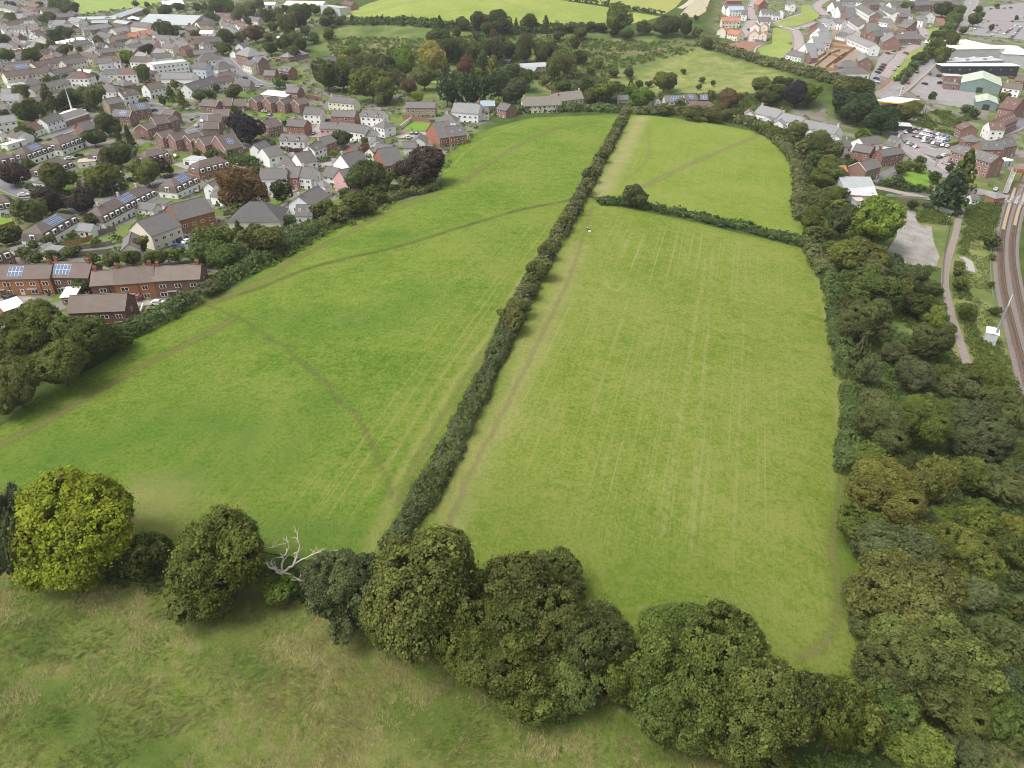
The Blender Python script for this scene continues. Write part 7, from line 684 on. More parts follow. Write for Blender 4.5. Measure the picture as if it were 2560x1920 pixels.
def ground_mat():
    m, nt, lk, b = mat('ground_cover', .95, .05)
    g = nt.new('ShaderNodeNewGeometry')
    p = g.outputs['Position']
    def A(n):
        a = nt.new('ShaderNodeAttribute')
        a.attribute_name = n
        return a.outputs['Fac']
    n1 = noise(nt, lk, p, .12, 5, .6)
    n2 = noise(nt, lk, p, 1.0, 4, .7)
    base = ramp(nt, [(.3, (.035, .055, .015)), (.7, (.085, .12, .03))])
    lk.new(n1, base.inputs[0])
    c = base.outputs[0]
    br = ramp(nt, [(.35, (.07, .105, .03)), (.5, (.11, .15, .045)), (.66, (.21, .20, .08))])
    lk.new(noise(nt, lk, p, .05, 6, .65), br.inputs[0])
    c = mix(nt, lk, A('brush'), c, br.outputs[0])
    dr = ramp(nt, [(.34, (.115, .155, .04)), (.5, (.18, .205, .065)), (.66, (.27, .26, .10))])
    lk.new(noise(nt, lk, p, .09, 6, .7), dr.inputs[0])
    c = mix(nt, lk, A('dry'), c, dr.outputs[0])
    # town: gardens, drives and paved yards in plots
    v = N(nt, 'ShaderNodeTexVoronoi', Scale=.11)
    v.distance = 'MANHATTAN'
    lk.new(p, v.inputs['Vector'])
    sx = nt.new('ShaderNodeSeparateColor')
    lk.new(v.outputs['Color'], sx.inputs[0])
    plots = ramp(nt, [(0, (.11, .17, .035)), (.3, (.15, .20, .05)), (.32, (.19, .18, .165)), (.55, (.24, .22, .20)), (.57, (.09, .13, .035)), (.8, (.14, .13, .07)), (.82, (.22, .19, .16)), (1, (.17, .16, .15))])
    plots.color_ramp.interpolation = 'LINEAR'
    lk.new(sx.outputs[0], plots.inputs[0])
    pl = mix(nt, lk, math_(nt, lk, 'MULTIPLY', n2, .35), plots.outputs[0], (.1, .1, .05))
    c = mix(nt, lk, A('town'), c, pl)
    lk.new(c, b.inputs['Base Color'])
    bump(nt, lk, b, n2, .5, .2)
    return m
GROUND = ground_mat()

def wall_mat():
    m, nt, lk, b = mat('wall_finish', .85, .15)
    oi = nt.new('ShaderNodeObjectInfo')
    tc = nt.new('ShaderNodeTexCoord')
    n1 = noise(nt, lk, tc.outputs['Object'], .35, 5, .6)
    n2 = noise(nt, lk, stretch(nt, lk, tc.outputs['Object'], (3, 3, 9)), 1.0, 2, .6)
    f = math_(nt, lk, 'ADD', math_(nt, lk, 'MULTIPLY', n1, .35), math_(nt, lk, 'MULTIPLY', n2, .25))
    f = math_(nt, lk, 'ADD', f, .7)
    hs = nt.new('ShaderNodeHueSaturation')
    lk.new(oi.outputs['Color'], hs.inputs['Color'])
    lk.new(f, hs.inputs['Value'])
    lk.new(hs.outputs[0], b.inputs['Base Color'])
    return m
WALL = wall_mat()

def roof_mat():
    m, nt, lk, b = mat('roof_covering', .8, .2)
    oi = nt.new('ShaderNodeObjectInfo')
    tc = nt.new('ShaderNodeTexCoord')
    o = tc.outputs['Object']
    w = N(nt, 'ShaderNodeTexWave', Scale=1.6, Distortion=.6, Detail=1, _bands_direction='Z', _wave_profile='SAW')
    lk.new(o, w.inputs['Vector'])
    n1 = noise(nt, lk, o, .5, 5, .65)
    n2 = noise(nt, lk, stretch(nt, lk, o, (3.3, 3.3, 6)), 1.0, 2)
    f = math_(nt, lk, 'ADD', math_(nt, lk, 'MULTIPLY', n1, .5), math_(nt, lk, 'MULTIPLY', n2, .45))
    f = math_(nt, lk, 'ADD', f, math_(nt, lk, 'MULTIPLY', w.outputs['Fac'], .16))
    f = math_(nt, lk, 'ADD', f, .45)
    hs = nt.new('ShaderNodeHueSaturation')
    lk.new(oi.outputs['Color'], hs.inputs['Color'])
    lk.new(f, hs.inputs['Value'])
    # lichen and sun-bleached patches
    pt = noise(nt, lk, o, .9, 5, .7)
    pf = math_(nt, lk, 'MULTIPLY', math_(nt, lk, 'GREATER_THAN', pt, .62), .18)
    lk.new(mix(nt, lk, pf, hs.outputs[0], (.30, .27, .22)), b.inputs['Base Color'])
    bump(nt, lk, b, w.outputs['Fac'], .5, .05)
    return m
ROOF = roof_mat()

def paint_mat():
    m, nt, lk, b = mat('car_paint', .25, .5)
    oi = nt.new('ShaderNodeObjectInfo')
    lk.new(oi.outputs['Color'], b.inputs['Base Color'])
    b.inputs['Coat Weight'].default_value = .5
    return m
PAINT = paint_mat()
def glass_mat():
    m, nt, lk, b = mat('window_glass', .08, .6)
    g = nt.new('ShaderNodeObjectInfo')
    r = ramp(nt, [(0, (.015, .018, .022)), (.7, (.05, .055, .06)), (1, (.16, .16, .15))])
    lk.new(g.outputs['Random'], r.inputs[0])
    lk.new(r.outputs[0], b.inputs['Base Color'])
    return m
GLASS = glass_mat()
def solar_mat():
    m, nt, lk, b = mat('photovoltaic_cell', .45, .15)
    tc = nt.new('ShaderNodeTexCoord')
    bk = N(nt, 'ShaderNodeTexBrick', Scale=4.0)
    bk.offset = 0
    bk.inputs['Color1'].default_value = (.06, .10, .20, 1)
    bk.inputs['Color2'].default_value = (.075, .12, .23, 1)
    bk.inputs['Mortar'].default_value = (.18, .22, .30, 1)
    bk.inputs['Mortar Size'].default_value = .012
    lk.new(tc.outputs['Object'], bk.inputs['Vector'])
    lk.new(bk.outputs['Color'], b.inputs['Base Color'])
    return m
SOLAR = solar_mat()
def panelmat(name):
    """flat colour taken from the object, slight weathering"""
    m, nt, lk, b = mat(name, .75, .2)
    oi = nt.new('ShaderNodeObjectInfo')
    tc = nt.new('ShaderNodeTexCoord')
    n1 = noise(nt, lk, stretch(nt, lk, tc.outputs['Object'], (4, 4, .6)), 1.0, 4, .6)
    hs = nt.new('ShaderNodeHueSaturation')
    lk.new(oi.outputs['Color'], hs.inputs['Color'])
    lk.new(math_(nt, lk, 'ADD', math_(nt, lk, 'MULTIPLY', n1, .6), .7), hs.inputs['Value'])
    lk.new(hs.outputs[0], b.inputs['Base Color'])
    return m
PANEL = panelmat('painted_panel')

# ---------------------------------------------------------------- ground sheet to the horizon
def inside(poly, X, Y):
    P = np.array(poly)
    r = np.zeros(X.shape, bool)
    j = len(P) - 1
    for i in range(len(P)):
        xi, yi = P[i]
        xj, yj = P[j]
        c = ((yi > Y) != (yj > Y)) & (X < (xj - xi) * (Y - yi) / (yj - yi + 1e-12) + xi)
        r ^= c
        j = i
    return r
def grid_mesh(xs, ys):
    X, Y = np.meshgrid(xs, ys)
    nx, ny = len(xs), len(ys)
    idx = np.arange(nx * ny).reshape(ny, nx)
    Fq = np.stack([idx[:-1, :-1], idx[:-1, 1:], idx[1:, 1:], idx[1:, :-1]], -1).reshape(-1, 4)
    return X, Y, Fq
far = np.geomspace(30, 3500, 14)
gx = np.concatenate([-620 - far[::-1], np.arange(-620, 641, 6.0), 640 + far])
gy = np.concatenate([-40 - np.geomspace(30, 900, 6)[::-1], np.arange(-40, 1120, 6.0), 1120 + far])
GX, GY, GF = grid_mesh(gx, gy)
GZ = terr(GX, GY)
ga = {}
for zn in ('town', 'brush', 'dry'):
    w = np.zeros(GX.shape)
    for p in ZONES[zn]:
        w = np.maximum(w, inside(p, GX, GY).astype(float))
    w = (w + np.roll(w, 1, 0) + np.roll(w, -1, 0) + np.roll(w, 1, 1) + np.roll(w, -1, 1)) / 5
    ga[zn] = ('POINT', w.ravel())
gm = mesh_np('ground', np.stack([GX.ravel(), GY.ravel(), GZ.ravel() - .12], 1), GF, GROUND, ga, True)
g = obj('ground', gm)
g['kind'] = 'structure'

def snap(pol, x, y):
    """move points lying outside the outline onto it"""
    out = ~inside(pol, x, y)
    P = np.array(list(pol) + [pol[0]])
    X, Y = x[out], y[out]
    best = np.full(X.shape, 1e9)
    bx, by = X.copy(), Y.copy()
    for a, b in zip(P[:-1], P[1:]):
        ab = b - a
        t = np.clip(((X - a[0]) * ab[0] + (Y - a[1]) * ab[1]) / ((ab ** 2).sum() + 1e-9), 0, 1)
        qx, qy = a[0] + t * ab[0], a[1] + t * ab[1]
        d = np.hypot(X - qx, Y - qy)
        m = d < best
        best[m], bx[m], by[m] = d[m], qx[m], qy[m]
    x[out], y[out] = bx, by
    return x, y
# ---------------------------------------------------------------- the fields: fine sheets with worn paths and dry wheelings
def poly_dist(pts, X, Y):
    d = np.full(X.shape, 1e9)
    P = np.array(pts)
    for a, b in zip(P[:-1], P[1:]):
        ab = b - a
        L = (ab ** 2).sum() + 1e-9
        t = np.clip(((X - a[0]) * ab[0] + (Y - a[1]) * ab[1]) / L, 0, 1)
        d = np.minimum(d, np.hypot(X - a[0] - t * ab[0], Y - a[1] - t * ab[1]))
    return d
def smooth_noise(X, Y, sc, seed):
    r = np.random.default_rng(seed)
    G = r.random((64, 64))
    x = X / sc % 63
    y = Y / sc % 63
    xi = x.astype(int)
    yi = y.astype(int)
    fx = x - xi
    fy = y - yi
    fx = fx * fx * (3 - 2 * fx)
    fy = fy * fy * (3 - 2 * fy)
    return (G[yi, xi] * (1 - fx) + G[yi, (xi + 1) % 64] * fx) * (1 - fy) + (G[(yi + 1) % 64, xi] * (1 - fx) + G[(yi + 1) % 64, (xi + 1) % 64] * fx) * fy
FM = {
    'left_field': field_mat('left_field_grass', .28, (.074, .146, .016), (.126, .196, .025), (.186, .228, .045), (.29, .27, .10), (.20, .15, .08), (.056, .143, .022)),
    'right_field': field_mat('right_field_grass', .28, (.112, .174, .022), (.164, .217, .033), (.222, .248, .061), (.32, .30, .13), (.24, .18, .105), (.078, .152, .021)),
    'top_field': field_mat('top_field_grass', .28, (.130, .198, .024), (.176, .234, .037), (.220, .258, .060), (.33, .295, .15), (.24, .185, .105), (.092, .172, .022)),
}
def meadow_mat():
    m, nt, lk, b = mat('meadow_grass', .95, .04)
    g = nt.new('ShaderNodeNewGeometry')
    p = g.outputs['Position']
    n0 = noise(nt, lk, p, .05, 4, .6)
    n1 = noise(nt, lk, p, .42, 6, .7, .6)
    n2 = noise(nt, lk, stretch(nt, lk, p, (2.2, 4.6, 1), .5), 1.0, 6, .8, .4)
    f = math_(nt, lk, 'ADD', math_(nt, lk, 'MULTIPLY', n0, .25), math_(nt, lk, 'MULTIPLY', n1, .40))
    f = math_(nt, lk, 'ADD', f, math_(nt, lk, 'MULTIPLY', n2, .35))
    r = ramp(nt, [(.36, (.10, .185, .03)), (.45, (.165, .225, .045)), (.51, (.225, .25, .07)), (.57, (.28, .275, .10)), (.66, (.35, .32, .15))])
    lk.new(f, r.inputs[0])
    lu = nt.new('ShaderNodeAttribute')
    lu.attribute_name = 'lush'
    lf = math_(nt, lk, 'MULTIPLY', lu.outputs['Fac'], math_(nt, lk, 'ADD', .2, n1, True), True)
    lk.new(mix(nt, lk, lf, r.outputs[0], (.085, .155, .028)), b.inputs['Base Color'])
    bump(nt, lk, b, n2, 1.0, .5)
    return m
FM['meadow'] = meadow_mat()
for fi, (fname, pol) in enumerate(FIELDS.items()):
    P = np.array(pol)
    st_ = {'left_field': .9, 'right_field': .9, 'top_field': 1.2, 'meadow': 1.0}[fname]
    xs = np.arange(P[:, 0].min() - st_, P[:, 0].max() + st_, st_)
    ys = np.arange(P[:, 1].min() - st_, P[:, 1].max() + st_, st_)
    X, Y, Fq = grid_mesh(xs, ys)
    keep = inside(pol, X, Y).ravel()
    Fq = Fq[keep[Fq].any(1)]
    used = np.unique(Fq)
    remap = np.full(X.size, -1)
    remap[used] = np.arange(len(used))
    x, y = snap(pol, X.ravel()[used].copy(), Y.ravel()[used].copy())
    ch = {k: np.zeros(len(used)) for k in ('wear', 'dry', 'lush', 'worn', 'streak')}
    wob = smooth_noise(x, y, 5, 3) - .5
    for f_, pts, w, s, c in WEAR:
        if f_ != fname:
            continue
        d = poly_dist(pts, x + wob * 1.2, y + wob * 1.2)
        key = {'w': 'wear', 'd': 'dry', 'l': 'lush', 'k': 'worn'}[c]
        soft = np.clip(1.35 - d / max(w * .5, .3), 0, 1) if w < 4 else np.clip(1.2 - d / w, 0, 1)
        ch[key] = np.maximum(ch[key], s * soft * (.55 + .7 * smooth_noise(x, y, 3.5, 9)))
        if c == 'w':
            ch['worn'] = np.maximum(ch['worn'], .55 * s * np.clip(1.2 - d / (w * 1.2), 0, 1))
    # strips along the margins stay longer and darker
    de = poly_dist(list(pol) + [pol[0]], x, y)
    if fname != 'meadow':
        ch['lush'] = np.maximum(ch['lush'], .6 * np.clip(1 - de / 3.5, 0, 1))
        patch = smooth_noise(x, y, 38, 21 + fi)
        ch['streak'] = np.clip({'left_field': .5, 'right_field': 1.0, 'top_field': .45}[fname] * np.clip(1.5 * patch + .05, 0, 1), 0, 1) * np.clip((de - 4) / 14, 0, 1)
        if fname == 'left_field':
            hd = poly_dist([(-44.0, 96.0), (-20.0, 135.0), (0.0, 180.0), (20, 240)], x, y)
            ch['streak'] = np.clip(ch['streak'] * .5 + np.clip(1 - hd / 26, 0, 1) * .9, 0, 1)
    z = terr(x, y) + .05 + .10 * (smooth_noise(x, y, 7, 40) - .5) * np.clip(de / 6, 0, 1)
    if fname == 'meadow':
        z = z + .25 * (smooth_noise(x, y, 2.3, 5) - .4) + .25 * (smooth_noise(x, y, 6, 6) - .4)
    me = mesh_np(fname, np.stack([x, y, z], 1), remap[Fq], FM[fname], {k: ('POINT', v) for k, v in ch.items()}, True)
    o = obj(fname, me)
    o['kind'] = 'structure'

# ---------------------------------------------------------------- other draped sheets: lawns, yards, roads, paths
def drape_poly(pol, step, lift):
    P = np.array(pol)
    xs = np.arange(P[:, 0].min() - step, P[:, 0].max() + step, step)
    ys = np.arange(P[:, 1].min() - step, P[:, 1].max() + step, step)
    X, Y, Fq = grid_mesh(xs, ys)
    keep = inside(pol, X, Y).ravel()
    Fq = Fq[keep[Fq].any(1)]
    used = np.unique(Fq)
    if len(used) == 0:
        return None
    remap = np.full(X.size, -1)
    remap[used] = np.arange(len(used))
    x, y = snap(pol, X.ravel()[used].copy(), Y.ravel()[used].copy())
    return np.stack([x, y, terr(x, y) + lift], 1), remap[Fq]
for i, (nm, mt, pol) in enumerate(SHEETS):
    P = np.array(pol)
    ext = max(np.ptp(P[:, 0]), np.ptp(P[:, 1]))
    r = drape_poly(pol, max(.7, min(5, ext / 40)), .02 + .004 * (i % 5))
    if r is None:
        continue
    o = obj(nm, mesh_np(nm, r[0], r[1], SHEETM['pad'] if mt == 'concrete' and nm == 'ground' else SHEETM[mt], None, True))
    o['kind'] = 'structure'
def ribbon(pts, offs, lift):
    """strip along a polyline through the given sideways offsets"""
    P = np.array(pts, float)
    T = np.gradient(P, axis=0)
    T /= np.linalg.norm(T, axis=1, keepdims=True) + 1e-9
    Nn = np.stack([-T[:, 1], T[:, 0]], 1)
    V = []
    for o_ in offs:
        q = P + Nn * o_
        V.append(np.stack([q[:, 0], q[:, 1], terr(q[:, 0], q[:, 1]) + lift], 1))
    V = np.stack(V, 1)
    n, k = V.shape[:2]
    idx = np.arange(n * k).reshape(n, k)
    Fq = np.stack([idx[:-1, :-1], idx[1:, :-1], idx[1:, 1:], idx[:-1, 1:]], -1).reshape(-1, 4)[:, ::-1]
    return V.reshape(-1, 3), Fq
MARK = simple('road_marking_paint', (.62, .62, .58), .7, .15, 2)
for i, (nm, mt, w, pts) in enumerate(ROADS):
    h = w / 2
    V, Fq = ribbon(pts, np.linspace(-h, h, max(2, int(w / 2) + 1)), .075 + .006 * (i % 7))
    o = obj(nm, mesh_np(nm, V, Fq, SHEETM[mt], None, True))
    o['kind'] = 'structure'
    if nm == 'road' and w > 5:
        # kerbs and pavement strips beside the carriageway
        for s in (-1, 1):
            V, Fq = ribbon(pts, [s * (h + 1.5), s * (h + .02), s * h] if s < 0 else [h, h + .02, h + 1.5], .17)
            V[2 if s < 0 else 0::3, 2] -= .13
            k = obj('pavement', mesh_np('pavement', V, Fq, TARPALE if mt != 'tarmacpale' else PINK))
            k['kind'] = 'structure'
            k.parent = o
        if w > 8:
            P = np.array(pts)
            for a in range(0, len(P) - 1):
                a0, a1 = P[a], P[a] + (P[a + 1] - P[a]) * .55
                V, Fq = ribbon([a0, a1], [-.09, .09], .15)
                k = obj('lane_marking', mesh_np('lane_marking', V, Fq, MARK))
                k.parent = o

# ---------------------------------------------------------------- foliage templates
def leaf_quads(C, Nrm, size, r):
    """one small bent card per centre: C (n,3), facing Nrm"""
    n = len(C)
    Nn = Nrm / (np.linalg.norm(Nrm, axis=1, keepdims=True) + 1e-9)
    a = np.cross(Nn, r.normal(size=(n, 3)))
    a /= np.linalg.norm(a, axis=1, keepdims=True) + 1e-9
    b = np.cross(Nn, a)
    s = (size * np.exp(r.normal(-.05, .35, n)))[:, None]
    k = .72
    V = np.stack([C - a * s, C - b * s * k, C + a * s, C + b * s * k], 1)
    return V.reshape(-1, 3), np.arange(n * 4).reshape(-1, 4)
def sphere_dirs(n, r):
    d = r.normal(size=(n, 3))
    return d / np.linalg.norm(d, axis=1, keepdims=True)
def crown_template(name, seed, lobes, clumps, per, leaf, shape='round'):
    r = np.random.default_rng(seed)
    Cc, Cr = [], []
    if shape == 'round':
        Cc.append(np.zeros(3))
        Cr.append(.5)
        d = sphere_dirs(lobes, r)
        d[:, 2] = np.where(d[:, 2] < -.35, -d[:, 2], d[:, 2])
        for k in range(lobes):
            q = r.uniform(.20, .44)
            Cc.append(d[k] * (r.uniform(.80, 1.18) - q) * np.array([1, 1, .98]))
            Cr.append(q)
        Cc, Cr = np.array(Cc), np.array(Cr)
        # clump centres on lobe surfaces, kept only where they face outwards
        w = Cr ** 2
        li = r.choice(len(Cr), clumps * 3, p=w / w.sum())
        dd = sphere_dirs(clumps * 3, r)
        pc = Cc[li] + dd * Cr[li][:, None]
        depth = np.min(np.linalg.norm(pc[:, None] - Cc[None], axis=2) / Cr[None] + np.eye(len(Cr))[li] * 9, axis=1)
        pc, dd = pc[depth > .9], dd[depth > .9]
        keep = pc[:, 2] > -.88
        pc, dd = pc[keep][:clumps], dd[keep][:clumps]
    elif shape == 'cone':
        h = r.random(clumps) ** .75
        ang = r.uniform(0, 2 * math.pi, clumps)
        rad = (1 - h) ** .8 * r.uniform(.65, 1.05, clumps) + .04
        tier = .12 * np.sin(h * 40)
        rad = rad * (1 + tier)
        pc = np.stack([np.cos(ang) * rad, np.sin(ang) * rad, -1 + 2 * h], 1)
        dd = np.stack([np.cos(ang), np.sin(ang), np.full(clumps, .35)], 1)
    else:
        h = r.random(clumps)
        ang = r.uniform(0, 2 * math.pi, clumps)
        rad = np.sqrt(np.clip(1 - (2 * h - 1) ** 2, 0, 1)) ** .55 * r.uniform(.8, 1.05, clumps)
        pc = np.stack([np.cos(ang) * rad, np.sin(ang) * rad, -1 + 2 * h], 1)
        dd = np.stack([np.cos(ang), np.sin(ang), (2 * h - 1)], 1)
    if shape == 'round':
        lobe_v = r.normal(0, .10, len(Cr))
        lv = lobe_v[np.argmin(np.linalg.norm(pc[:, None] - Cc[None], axis=2) / Cr[None], axis=1)]
    else:
        lv = np.zeros(len(pc))
    n = len(pc)
    pr_ = r.uniform(.07, .15, n) * (1.5 if clumps < 120 else 1.0)
    ld = sphere_dirs(n * per, r)
    ci = np.repeat(np.arange(n), per)
    flip = (ld * dd[ci]).sum(1) < -.25
    ld[flip] *= -1
    C = pc[ci] + ld * (pr_[ci] * r.uniform(.55, 1.05, n * per))[:, None]
    # twigs that stick out and break the outline
    out = r.random(n * per) < .06
    C[out] += ld[out] * (pr_[ci][out] * .7)[:, None]
    Nrm = ld * .8 + dd[ci] * .25 + r.normal(size=C.shape) * .45 + np.array([0, 0, .25])
    V, Fq = leaf_quads(C, Nrm, leaf, r)
    val = np.clip(.5 + lv[ci] + (r.random(n) - .5)[ci] * .45 + (r.random(n * per) - .5) * .4, 0, 1)
    # inner foliage fills the crown so that only some sky shows through
    ni = int(n * per * .15)
    ci2 = sphere_dirs(ni, r) * (r.random((ni, 1)) ** .4) * .7
    if shape == 'cone':
        hz = r.random(ni)
        an = r.uniform(0, 6.28, ni)
        rr = (1 - hz) * .6
        ci2 = np.stack([np.cos(an) * rr, np.sin(an) * rr, -1 + 2 * hz], 1)
    V2, F2 = leaf_quads(ci2, sphere_dirs(ni, r) + ci2, leaf * 1.9, r)
    Vv = np.concatenate([V, V2])
    Ff = np.concatenate([Fq, F2 + len(V)])
    vv = np.concatenate([val, np.full(ni, .4)])
    return mesh_np(name, Vv, Ff, LEAF, {'v': ('FACE', vv)})
CROWN_HI = [crown_template('crown_full', 100 + k, 13 + 3 * k, 560 + 40 * k, 38, .031) for k in range(5)]
CROWN_XL = [crown_template('crown_great', 400 + k, 15 + 3 * k, 620 + 60 * k, 72, .0215) for k in range(4)]
CROWN_DOME = crown_template('crown_domed', 450, 34, 820, 62, .0225)
CROWN_LO = [crown_template('crown_small', 200 + k, 11 + 2 * k, 150, 20, .066) for k in range(5)]
CONE_HI = [crown_template('crown_conifer', 300 + k, 0, 420, 24, .036, 'cone') for k in range(2)]
CONE_LO = [crown_template('crown_conifer_small', 310 + k, 0, 150, 16, .06, 'cone') for k in range(2)]
COLM = [crown_template('crown_column', 320 + k, 0, 200, 18, .055, 'col') for k in range(2)]
def trunk_template(seed):
    r = random.Random(seed)
    b = MB()
    b.tube([(0, 0, -.06), (.01, 0, .15), (r.uniform(-.02, .02), r.uniform(-.02, .02), .55), (0, 0, 1.0)], [.085, .06, .05, .03], 8)
    for k in range(6):
        a = k * 1.05 + r.uniform(-.3, .3)
        z = r.uniform(.35, .7)
        e = r.uniform(.35, .6)
        b.tube([(0, 0, z), (math.cos(a) * e * .5, math.sin(a) * e * .5, z + .25), (math.cos(a) * e, math.sin(a) * e, z + r.uniform(.4, .7))], [.035, .025, .01], 5)
    return b.mesh('trunk', BARK)
TRUNK = [trunk_template(k) for k in range(3)]
LCB = {'ye': (.158, .190, .016), 'ok': (.082, .098, .022), 'gd': (.070, .085, .032), 'dk': (.058, .073, .019), 'gr': (.078, .102, .023), 'br': (.100, .142, .022), 'br2': (.108, .136, .028), 'ol': (.094, .104, .029), 'bo': (.074, .085, .024), 'yt': (.112, .116, .025), 'yo': (.102, .112, .024), 'au': (.098, .102, .024), 'co': (.056, .038, .032), 'cd': (.030, .024, .027), 'pa': (.100, .112, .042), 'rd': (.130, .070, .042), 'pk': (.36, .20, .20), 'bn': (.120, .082, .038), 'dc': (.036, .056, .020), 'yy': (.24, .23, .05), 'or': (.29, .16, .03), 'ug': (.074, .104, .028), 'gt': (.080, .115, .03),
      'hg': (.078, .096, .038), 'hb': (.100, .104, .042), 'hd': (.052, .078, .024), 'hm': (.074, .104, .032), 'ho': (.100, .110, .040), 'hr': (.085, .055, .04)}
LC = {k: tuple(c * 1.48 for c in v) for k, v in LCB.items()}
for i, (tk, lt, x, y, z, R, V, c, kind, cc, hd) in enumerate(TREES):
    (nm, cat), lab, zone, shrub = TREE_KIND[tk], label_of(lt), LZONE[lt[1]], tk == 'S'
    t = thing(nm, lab, cat, (x, y, z), pr.uniform(0, 6.28), ('shrubs ' if shrub else 'trees ') + zone)
    if kind == 'k':
        me = pr.choice(CONE_HI if hd else CONE_LO)
    elif kind in 'cl':
        me = pr.choice(COLM)
    else:
        me = CROWN_DOME if cc == 'ye' else pr.choice(CROWN_XL if R > 5 and y < 190 else CROWN_HI if hd or R > 4.5 else CROWN_LO)
    j = pr.uniform(.86, 1.16)
    base = LC[cc]
    clr = (base[0] * j * pr.uniform(.93, 1.07), base[1] * j, base[2] * j * pr.uniform(.85, 1.15))
    k = obj('crown', me, t, (0, 0, c), 0, (R * pr.uniform(.94, 1.12), R * pr.uniform(.94, 1.12), V * pr.uniform(.94, 1.04)), clr)
    if kind == 'o':
        k.rotation_euler = (pr.uniform(-.3, .3), pr.uniform(-.3, .3), 0)
    if not shrub:
        obj('trunk', pr.choice(TRUNK), t, (0, 0, 0), 0, (max(R, 2) * .8, max(R, 2) * .8, c * .98))
    else:
        obj('stem', pr.choice(TRUNK), t, (0, 0, 0), 0, (R * .5, R * .5, c * .9))

# ---------------------------------------------------------------- hedges and scrub
def leaf_mesh(name, C, Nrm, size, val, r):
    V, Fq = leaf_quads(C, Nrm, size, r)
    return mesh_np(name, V, Fq, LEAF, {'v': ('FACE', val)})
for hi, (lab, cc, w, h, pts) in enumerate(HEDGES):
    r = np.random.default_rng(500 + hi)
    P = np.array(pts, float)
    seg = np.linalg.norm(np.diff(P, axis=0), axis=1)
    L = seg.sum()
    dist = np.hypot(*P.mean(0))
    ls = max(.16, dist / 900.0)
    nc = int(L * (w + 2 * h) / (ls * ls * 14) * 1.5)
    nc = min(nc, 9000)
    s = r.random(nc) * L
    cum = np.concatenate([[0], np.cumsum(seg)])
    k = np.clip(np.searchsorted(cum, s) - 1, 0, len(seg) - 1)
    t = ((s - cum[k]) / seg[k])[:, None]
    q = P[k] * (1 - t) + P[k + 1] * t
    d = (P[k + 1] - P[k]) / seg[k][:, None]
    nn = np.stack([-d[:, 1], d[:, 0]], 1)
    a = r.random(nc) * math.pi
    jit = .68 + .62 * smooth_noise(s, s * 0, 3.0, hi) + r.normal(size=nc) * .10
    ss = np.sign(np.cos(a)) * np.abs(np.cos(a)) ** .7
    off = ss * w * .5 * jit
    hz = (np.abs(np.sin(a)) ** .6) * h * (.62 + .5 * smooth_noise(s, s * 0 + 9, 4.5, hi + 50) + .35 * smooth_noise(s, s * 0 + 3, 1.7, hi + 70))
    gx_, gy_ = q[:, 0] + nn[:, 0] * off, q[:, 1] + nn[:, 1] * off
    cz = terr(gx_, gy_) + np.maximum(hz - .2, .1)
    shoot = r.random(nc) < .12
    cz = cz + shoot * r.uniform(.1, .9, nc) * (hz > h * .5)
    gx_, gy_ = gx_ + r.normal(size=nc) * .18, gy_ + r.normal(size=nc) * .18
    C0 = np.stack([gx_, gy_, cz], 1)
    N0 = np.stack([nn[:, 0] * np.cos(a), nn[:, 1] * np.cos(a), np.sin(a) + .2], 1)
    per = 14
    ci = np.repeat(np.arange(nc), per)
    ld = sphere_dirs(nc * per, r)
    fl = (ld * N0[ci]).sum(1) < -.2
    ld[fl] *= -1
    pf = ls * r.uniform(1.6, 3.6, nc)
    C = C0[ci] + ld * (pf[ci] * r.uniform(.5, 1.1, nc * per))[:, None]
    Nr = ld + N0[ci] * .4 + r.normal(size=C.shape) * .4
    clump = smooth_noise(C0[:, 0], C0[:, 1], 4, hi + 3)
    val = np.clip(.5 + (clump[ci] - .5) * .5 + (r.random(nc)[ci] - .5) * .3 + (r.random(nc * per) - .5) * .3, 0, 1)
    x0 = P[0]
    C[:, :2] -= x0
    z0 = tz(*x0)
    C[:, 2] -= z0
    thing('hedge', lab, 'hedge', (x0[0], x0[1], z0), 0, None, leaf_mesh('hedge', C, Nr, ls, val, r), LC[cc])
